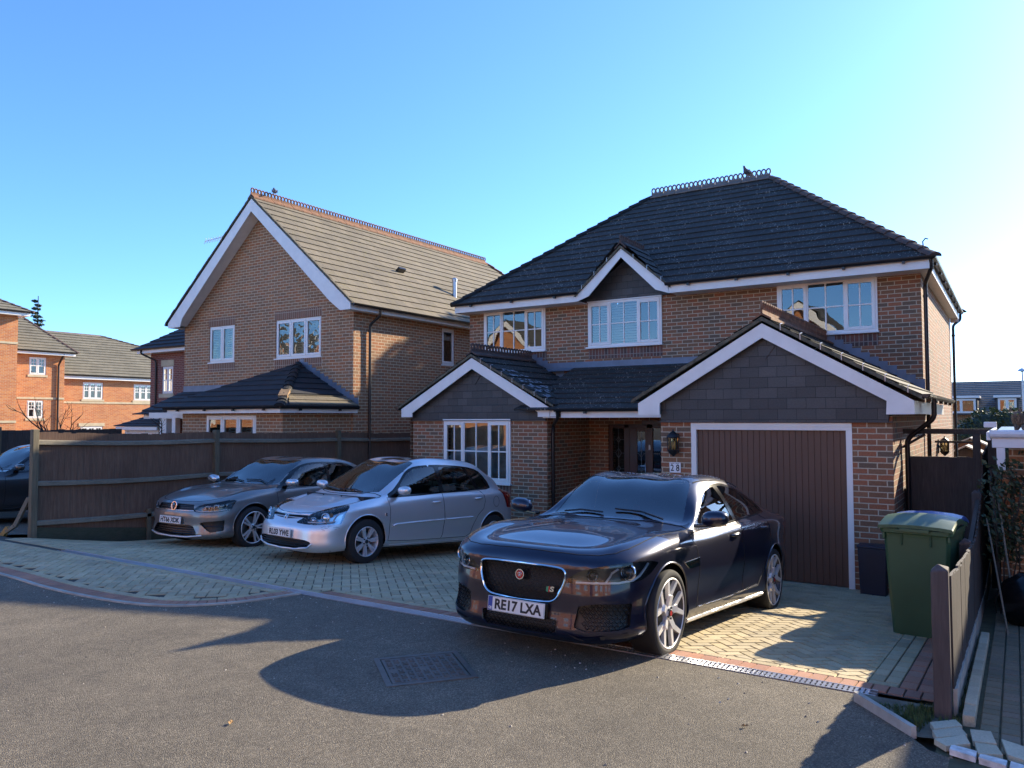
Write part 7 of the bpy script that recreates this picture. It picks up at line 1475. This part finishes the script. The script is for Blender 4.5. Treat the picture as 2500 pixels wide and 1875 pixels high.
def build_civic():
    pnt = paint('silver metallic paint', (.70,.71,.73), .36, .7, .10, .8)
    O = [(.83,0),(.82,.22),(.785,.44),(.705,.62),(.56,.745),(.36,.808),(0,.845),(-.40,.848),(-.85,.848),(-1.30,.848),(-1.75,.848),(-2.20,.848),(-2.68,.848),(-3.0,.825),(-3.22,.75),(-3.36,.56),(-3.42,.28),(-3.43,0)]
    hood = lambda x, y, x2, y2, z2: ('xyz', x+x2, y+y2, [float(np.interp(-a, [-.67,-.49,-.29,-.10,0,.12,.25], [.658,.738,.808,.864,.890,.925,.962]))-.055*b*b for a, b in zip(x, y)]+z2)
    spec = [('w', [.165]*4+[.175,.19,.21,.21,.21,.21,.21,.21,.22,.25,.27,.28,.28,.28], (.05,.05,.07)), ('w', [.215]*4+[.225,.24,.265,.27,.27,.27,.27,.27,.29,.31,.33,.34,.34,.34], (.012,.012,.02)), ('w', [.34]*4+[.35,.38,.42,.42,.42,.42,.42,.42,.43,.45,.46,.47,.47,.47], (.0,.008,.0)), ('w', [.47]*4+[.48,.52,.58,.58,.58,.58,.58,.58,.60,.61,.62,.62,.62,.62], (.010,.0,.0)), ('w', [.545,.545,.55,.57,.60,.645,.715,.73,.745,.755,.765,.775,.785,.79,.80,.80,.80,.80], (.055,.008,.03)),
            ('w', [.605,.605,.612,.638,.68,.735,.795,.83,.862,.885,.91,.935,.95,.955,.955,.955,.95,.95], (.10,.032,.06)),
            ('xyz', [.675,.665,.625,.545,.43,.27,-.03,-.38,-.80,-1.28,-1.75,-2.2,-2.62,-2.90,-3.07,-3.14,-3.17,-3.175], [0,.20,.39,.53,.62,.69,.745,.775,.785,.79,.79,.78,.765,.745,.66,.48,.25,0], [.655,.655,.668,.698,.742,.79,.855,.895,.92,.94,.96,.98,.995,1.0,1.0,1.0,.99,.99]),
            ('xyz', [.49,.485,.45,.38,.27,.13,-.11,-.39,-.70,-1.28,-1.75,-2.2,-2.58,-2.80,-2.95,-3.0,-3.02,-3.02], [0,.18,.33,.44,.51,.57,.62,.715,.715,.715,.715,.70,.675,.635,.56,.42,.22,0], [.738,.738,.742,.755,.778,.808,.862,.945,1.105,1.17,1.19,1.20,1.19,1.165,1.15,1.15,1.15,1.15]),
            hood([.47,.465,.44,.38,.28,.15,-.02,-.21],[0,.14,.27,.37,.44,.48,.52,.58],[-.64,-1.16,-1.72,-2.15,-2.48,-2.66,-2.78,-2.82,-2.84,-2.84],[.60,.585,.58,.57,.555,.535,.48,.34,.18,0],[1.17,1.405,1.445,1.435,1.385,1.30,1.26,1.26,1.26,1.26]),
            hood([.38,.375,.35,.30,.23,.14,.03,-.13],[0,.09,.17,.23,.28,.30,.32,.32],[-.56,-1.02,-1.65,-2.1,-2.42,-2.55,-2.60,-2.62,-2.63,-2.63],[.32,.32,.31,.31,.30,.28,.23,.17,.09,0],[1.165,1.41,1.478,1.463,1.415,1.372,1.355,1.35,1.35,1.35]),
            hood([.29,.285,.265,.23,.18,.11,.01,-.11],[0]*8,[-.53,-.96,-1.6,-2.05,-2.38,-2.50,-2.53,-2.545,-2.55,-2.555],[0]*10,[1.165,1.405,1.488,1.473,1.428,1.395,1.388,1.385,1.384,1.384])]
    f = dict(arch=(.345,.325), ws=[(-.15,0),(-.165,.25),(-.21,.48),(-.30,.61),(-.36,.645),(-.60,.625),(-.98,.565),(-1.05,.53),(-1.02,.35),(-.985,.15),(-.98,0)], rw=[(0,1.34),(.25,1.335),(.46,1.30),(.56,1.12),(.57,1.04),(.3,1.02),(0,1.02)],
        bonnet=[(.668,0),(.655,.20),(.60,.40),(.50,.535),(.30,.635),(0,.715),(-.26,.745),(-.33,.70),(-.25,.58),(-.165,.40),(-.12,.20),(-.105,0)],
        fd=[(-.375,.90),(-.40,.75),(-.40,.40),(-.38,.30),(-.8,.285),(-1.44,.285),(-1.48,.36),(-1.51,.56),(-1.49,.80),(-1.475,.965),(-1.0,.93),(-.45,.90)], rd=[(-1.475,.965),(-1.49,.80),(-1.51,.56),(-1.48,.36),(-1.44,.285),(-2.00,.29),(-2.10,.34),(-2.19,.50),(-2.27,.62),(-2.40,.72),(-2.44,.84),(-2.42,.93),(-2.36,1.0),(-1.9,.985)],
        dlo=[(-.40,.905),(-.50,1.0),(-.66,1.13),(-.84,1.27),(-1.0,1.345),(-1.2,1.375),(-1.5,1.392),(-2.0,1.385),(-2.35,1.345),(-2.52,1.25),(-2.66,1.045),(-2.3,1.01),(-1.5,.965),(-.9,.925)],
        w1=[(-.56,.935),(-.68,1.105),(-.84,1.24),(-1.0,1.318),(-1.2,1.348),(-1.41,1.358),(-1.44,.985),(-1.0,.955)], w2=[(-1.50,1.365),(-2.04,1.358),(-2.28,1.03),(-1.9,1.012),(-1.52,.993)], w3=[(-2.12,1.352),(-2.33,1.315),(-2.46,1.22),(-2.585,1.065),(-2.36,1.043)],
        hl=[(.285,.540),(.34,.595),(.46,.665),(.65,.735),(.88,.785),(1.10,.788),(1.05,.69),(.985,.575),(.94,.548),(.6,.530)], bowl='lamp_chrome', lamps=[(.56,.600,.042),(.76,.640,.060)], guides=[[(.47,.565),(.6,.568),(.75,.575),(.9,.585)],[(.86,.575),(.90,.63),(.96,.70)]],
        tl=[(-2.86,1.02),(-3.08,1.03),(-3.25,.98),(-3.30,.72),(-3.02,.73),(-2.97,.86)], mirror=(-.545,.955,1.01,(.075,.115,.062)), handles=[(-1.33,.835),(-2.28,.885)],
        openings=[('grille','yz',smooth_poly(mirror_h([(0,.632),(.30,.640),(.40,.640),(.36,.612),(.22,.592),(0,.582)]), per=2),False), ('lower_intake','yz',smooth_poly(mirror_h([(0,.338),(.38,.334),(.53,.318),(.575,.28),(.52,.235),(.30,.208),(0,.20)]), per=3),False)], bars={'grille':1,'lower_intake':3}, barmat={'grille':'', 'lower_intake':'mesh_black'}, odepth={'grille':.02,'lower_intake':.06},
        strips=[([(-.46,.505),(-.52,.525),(-1.0,.55),(-1.495,.568)],.015,'alloy_sil','side_moulding'),([(-1.53,.57),(-1.9,.582),(-2.14,.592)],.015,'alloy_sil','side_moulding'),([(-.42,.235),(-1.2,.24),(-2.1,.245)],.006,'','sill_trim')],
        cabin=(-.35,-2.5), wipers=[[(-.20,.45),(-.23,.25),(-.19,-.05)],[(-.17,-.02),(-.23,-.28),(-.28,-.50)]], rvm=(-1.02,0,1.30), pan=[(-1.15,.32),(-1.75,.34),(-1.75,-.34),(-1.15,-.32)])
    f['barmat']['grille'] = 'alloy_sil'
    t, s, body = hatch('civic', 'civic', 'light silver five door hatchback parked in the middle of the three cars', (-4.40,-2.94,.235,-.113,.075), pnt, O, spec, .305, .203, 't7', 2.68, f, (.842,-.0,.395,'RL03 YWE',-.03))
    # bright lip under the intake, bonnet washer jets, H emblem
    s.line(t, 'x', 'yz', [(-.59,.285),(-.53,.228),(-.31,.196),(0,.188),(.31,.196),(.53,.228),(.59,.285)], front_c(.05, .3), .014, off=.0).build('bumper_lip', pnt, t, smooth=60, local=True)
    s.line(t, 'x', 'yz', [(-.42,.648),(-.2,.650),(0,.651),(.2,.650),(.42,.648)], front_c(.05, .3), .006, off=.002).build('grille_trim', M['chrome'], t, smooth=60, local=True)
    for y in (.20, -.22): MB().ball(s.project('xy', [(-.02, y)], top_c(.8, .1, (-.3, .3)), .003)[0], .012, 8, 6).build('washer_jet', M['black_pl'], t, local=True)
    c = s.project('yz', [(0, .598)], front_c(.05, .3), .012)[0]; n = s.VN[np.argmin(((s.V0-np.array(c))**2).sum(1))]; tl = Vector((-n[2], 0, n[0])).normalized(); e = MB(); ff = lambda a, b: c+Vector((0, 1, 0))*a+tl*b
    for p, q in (((-.024, -.026), (-.019, .026)), ((.024, -.026), (.019, .026)), ((-.021, .0), (.021, .0))): e.tube([ff(*p), ff(*q)], .0065, 6)
    P = [ff(a, b) for a, b in ((-.035,.030),(.035,.030),(.041,-.018),(.034,-.032),(-.034,-.032),(-.041,-.018))]; e.tube(P, .004, 6, closed=True); e.build('front_badge', M['chrome'], t, smooth=60, local=True)
    V, F = text_mesh('E', .055, .002, 1.5, .004); p = s.project('xz', [(-.325, .665)], side_c(1), .003)[0]; mesh_obj('side_badge', [(p.x-v[0], p.y+v[2], p.z+v[1]) for v in V], F, M['chrome'], t, True)
    # scuffs on the front bumper corner
    sc = MB(); Rn = random.Random(6)
    for k in range(12):
        a = Rn.uniform(.70, .95); z = Rn.uniform(.45, .53); P = s.project('sz', [(a, z), (a+Rn.uniform(.01, .05), z+Rn.uniform(-.004, .004))], lambda C, n: (C[:, 0] > .1) & (C[:, 1] > 0), .0008); sc.tube(P, .0016, 4)
    sc.build('scuff', M['alloy_dark'], t, local=True)
    b = MB(); c = s.project('xz', [(-2.70, .83)], side_c(1), .0)[0]; b.tube(s.project('xz', [(-2.72+.075*math.cos(q), .83+.085*math.sin(q)) for q in np.linspace(0, 2*PI, 25)[:-1]], side_c(1), 0), .003, 5, closed=True); b.build('fuel_flap', M['well'], t, local=True)
GO = [(.82,0),(.81,.24),(.775,.46),(.70,.64),(.56,.775),(.36,.853),(0,.895),(-.45,.89),(-.9,.888),(-1.35,.888),(-1.8,.888),(-2.25,.892),(-2.64,.90),(-2.98,.872),(-3.22,.78),(-3.36,.57),(-3.42,.28),(-3.44,0)]
GS = [('w', [.165]*4+[.175,.19,.205,.205,.205,.205,.205,.205,.22,.25,.27,.28,.28,.28], (.04,.05,.07)), ('w', [.20]*4+[.21,.23,.26,.265,.265,.265,.265,.265,.28,.31,.33,.34,.34,.34], (.0,.012,.02)), ('w', [.34]*4+[.35,.38,.42,.42,.42,.42,.42,.42,.43,.45,.46,.47,.47,.47], (.005,.008,.0)), ('w', [.50]*4+[.51,.55,.60,.60,.60,.60,.60,.60,.61,.62,.63,.63,.63,.63], (.0,.0,.0)), ('w', [.59,.59,.595,.605,.63,.68,.745,.755,.765,.77,.78,.785,.79,.80,.80,.80,.80,.80], (.018,.006,.02)),
      ('w', [.665,.665,.672,.69,.72,.765,.835,.86,.88,.90,.915,.93,.94,.95,.95,.95,.95,.95], (.04,.035,.05)),
      ('xyz', [.745,.732,.69,.61,.48,.31,0,-.46,-.9,-1.35,-1.8,-2.22,-2.60,-2.90,-3.07,-3.14,-3.17,-3.175], [0,.22,.42,.555,.655,.72,.785,.81,.82,.82,.815,.81,.795,.76,.66,.48,.25,0], [.705,.706,.715,.735,.77,.815,.885,.91,.93,.95,.965,.98,1.0,1.0,1.0,1.0,1.0,1.0]),
      ('xyz', [.58,.57,.53,.46,.35,.2,-.05,-.55,-.88,-1.36,-1.8,-2.2,-2.58,-2.8,-2.95,-3.0,-3.02,-3.02], [0,.2,.36,.48,.56,.61,.67,.735,.735,.735,.73,.72,.70,.66,.57,.42,.22,0], [.775,.775,.778,.79,.81,.84,.895,.955,1.11,1.16,1.18,1.19,1.18,1.16,1.15,1.15,1.15,1.15]),
      ('xyz', [.36,.355,.33,.27,.18,.06,-.15,-.53,-.84,-1.27,-1.8,-2.2,-2.52,-2.7,-2.8,-2.84,-2.86,-2.86], [0,.15,.28,.38,.44,.48,.53,.60,.61,.595,.59,.58,.57,.545,.48,.34,.18,0], [.835,.835,.836,.843,.855,.873,.91,.96,1.14,1.35,1.40,1.39,1.34,1.28,1.25,1.25,1.25,1.25]),
      ('xyz', [.10,.098,.08,.04,-.02,-.1,-.24,-.47,-.8,-1.2,-1.75,-2.15,-2.46,-2.58,-2.63,-2.65,-2.66,-2.66], [0,.09,.17,.24,.28,.3,.31,.32,.32,.32,.32,.31,.3,.28,.23,.17,.09,0], [.893,.893,.893,.896,.902,.912,.935,.97,1.15,1.365,1.428,1.415,1.375,1.345,1.335,1.33,1.33,1.33]),
      ('xyz', [-.05,-.055,-.07,-.1,-.14,-.2,-.3,-.44,-.78,-1.17,-1.72,-2.12,-2.42,-2.54,-2.57,-2.585,-2.59,-2.595], [0]*18, [.915,.916,.918,.922,.927,.934,.945,.968,1.15,1.365,1.44,1.425,1.39,1.365,1.358,1.355,1.354,1.354])]
GF = dict(arch=(.360,.345), ws=[(-.475,0),(-.49,.25),(-.54,.50),(-.62,.645),(-.68,.665),(-.90,.63),(-1.22,.565),(-1.24,.53),(-1.21,.35),(-1.19,.15),(-1.185,0)], rw=[(0,1.32),(.25,1.315),(.46,1.28),(.56,1.12),(.57,1.04),(.3,1.02),(0,1.02)],
    bonnet=[(.735,0),(.72,.22),(.67,.43),(.58,.56),(.45,.65),(.2,.715),(-.2,.77),(-.52,.785),(-.60,.72),(-.54,.55),(-.47,.30),(-.445,0)],
    fd=[(-.455,.90),(-.465,.75),(-.46,.40),(-.43,.30),(-.8,.29),(-1.62,.29),(-1.67,.36),(-1.70,.56),(-1.70,.80),(-1.72,.97),(-1.2,.93),(-.5,.90)], rd=[(-1.72,.97),(-1.70,.80),(-1.70,.56),(-1.67,.36),(-1.62,.29),(-2.0,.295),(-2.12,.38),(-2.22,.54),(-2.32,.64),(-2.42,.74),(-2.46,.86),(-2.44,1.0),(-2.0,.985)],
    dlo=[(-.49,.915),(-.72,1.07),(-.94,1.20),(-1.12,1.285),(-1.3,1.335),(-1.55,1.358),(-1.8,1.362),(-2.15,1.345),(-2.4,1.29),(-2.58,1.16),(-2.66,1.03),(-2.3,1.0),(-1.7,.965),(-1.0,.93)],
    w1=[(-.66,.945),(-.82,1.075),(-1.0,1.195),(-1.15,1.272),(-1.32,1.312),(-1.55,1.332),(-1.66,1.335),(-1.68,.99),(-1.2,.96)], w2=[(-1.74,1.335),(-2.1,1.32),(-2.30,1.285),(-2.38,1.03),(-2.0,1.01),(-1.76,.995)], w3=[(-2.36,1.265),(-2.50,1.18),(-2.58,1.06),(-2.43,1.035)],
    hl=[(.43,.580),(.47,.645),(.56,.680),(.75,.712),(.98,.752),(1.10,.750),(1.06,.69),(1.0,.61),(.80,.575),(.58,.565)], bowl='lamp_bowl', lamps=[(.66,.640,.032),(.80,.655,.036),(.94,.680,.030)], guides=[[(.46,.59),(.60,.583),(.78,.590),(.95,.615)],[(.62,.61),(.62,.66),(.70,.665)],[(.76,.63),(.76,.68),(.84,.685)]],
    tl=[(-2.85,.98),(-3.1,1.0),(-3.25,.96),(-3.28,.78),(-3.0,.80)], mirror=(-.66,.985,1.02,(.085,.125,.065)), mirror_mat='mirror_cap', handles=[(-1.5,.86),(-2.28,.89)],
    openings=[('grille','yz',[(-.40,.676),(0,.682),(.40,.676),(.43,.590),(.2,.585),(0,.583),(-.2,.585),(-.43,.590)],False), ('lower_intake','yz',mirror_h([(0,.362),(.36,.372),(.44,.352),(.53,.235),(.3,.212),(0,.208)]),False), ('side_intake','sz',[(.55,.405),(.62,.425),(.93,.455),(.92,.30),(.73,.27),(.68,.30)],True)], bars={'grille':2,'lower_intake':4,'side_intake':1}, barmat={'side_intake':'alloy_dark'}, odepth={'grille':.02,'lower_intake':.05,'side_intake':.05},
    strips=[([(-.44,.235),(-1.2,.24),(-2.2,.245)],.008,'gloss_black','sill_trim')], cabin=(-.55,-2.55), wipers=[[(-.55,.52),(-.60,.30),(-.56,.0)],[(-.50,.0),(-.58,-.28),(-.62,-.52)]], rvm=(-1.22,0,1.29), lip_r=.009)
def build_golf():
    M['mirror_cap'] = simple('silver mirror cap', (.62,.64,.67), .25, .8)
    pnt = paint('grey metallic paint', (.20,.19,.18), .34, .6, .12, .9)
    t, s, body = hatch('golf', 'golf', 'mid grey hatchback with silver mirror parked beside the brown fence', (-6.99,-2.93,.205,.034,.06), pnt, GO, GS, .325, .247, 'w5', 2.637, GF, (.838,-.03,.432,'HT66 XDK',-.02))
    s.line(t, 'x', 'yz', [(-.43,.588),(-.2,.582),(0,.580),(.2,.582),(.43,.588)], front_c(.05, .3), .006, off=.003).build('grille_trim', M['chrome'], t, smooth=60, local=True)
    P = s.project('yz', [(-.60,.225),(-.35,.196),(0,.186),(.35,.196),(.60,.225)], front_c(.02, .2), .006); MB().tube(P, .012, 6).build('splitter', M['alloy_sil'], t, smooth=60, local=True)
    c = s.project('yz', [(0, .640)], front_c(.05, .3), .018)[0]; e = MB(); n = Vector((1, 0, .12)).normalized(); up = Vector((-.12, 0, 1)).normalized(); ff = lambda a, b: c+Vector((0, a, 0))+up*b
    e.tube([ff(.062*math.cos(q), .062*math.sin(q)) for q in np.linspace(0, 2*PI, 33)[:-1]], .007, 6, closed=True)
    for P in ([(-.024,.055),(0,.006),(.024,.055)], [(-.055,.028),(-.026,-.050),(0,-.006),(.026,-.050),(.055,.028)]): e.tube([ff(*p) for p in P], .006, 6)
    bo = e.build('front_badge', M['chrome'], t, smooth=60, local=True); d = MB(); d.add([c-n*.006+Vector((0, .06*math.cos(q), 0))+up*.06*math.sin(q) for q in np.linspace(0, 2*PI, 25)[:-1]], [tuple(range(24))]); d.build('badge_back', M['gloss_black'], bo, local=True)
    return t
build_civic(); build_golf()
# the dark car beyond the fence: a copy of the grey hatchback in its own paint, plate and badge left off (out of the frame)
def dark_car():
    src = [o for o in SC.objects if o.parent is None and o.get('label', '').startswith('mid grey hatch')][0]; c = copy_tree(src); c.name = 'parked_car'
    pn = paint('dark grey paint', (.040,.044,.046), .35, .5, .1, .9)
    c['label'] = 'dark grey car at the far left edge, half hidden behind the fence end'; c.location = (-13.0, -4.3, .31); f = Vector((0, -1, .02)).normalized(); l = Vector((1, 0, 0)); u = f.cross(l)
    c.rotation_euler = Matrix(((f.x, l.x, u.x), (f.y, l.y, u.y), (f.z, l.z, u.z))).to_euler()
    def walk(o):
        for ch in list(o.children):
            walk(ch)
            if ch.type == 'MESH' and ch.data.materials and ch.data.materials[0].name.startswith(('grey metallic', 'silver mirror')):
                ch.data = ch.data.copy(); ch.data.materials[0] = pn
            if ch.name.startswith(('lettering', 'number_plate', 'front_badge', 'badge_back')): bpy.data.objects.remove(ch)
    walk(c)
dark_car()
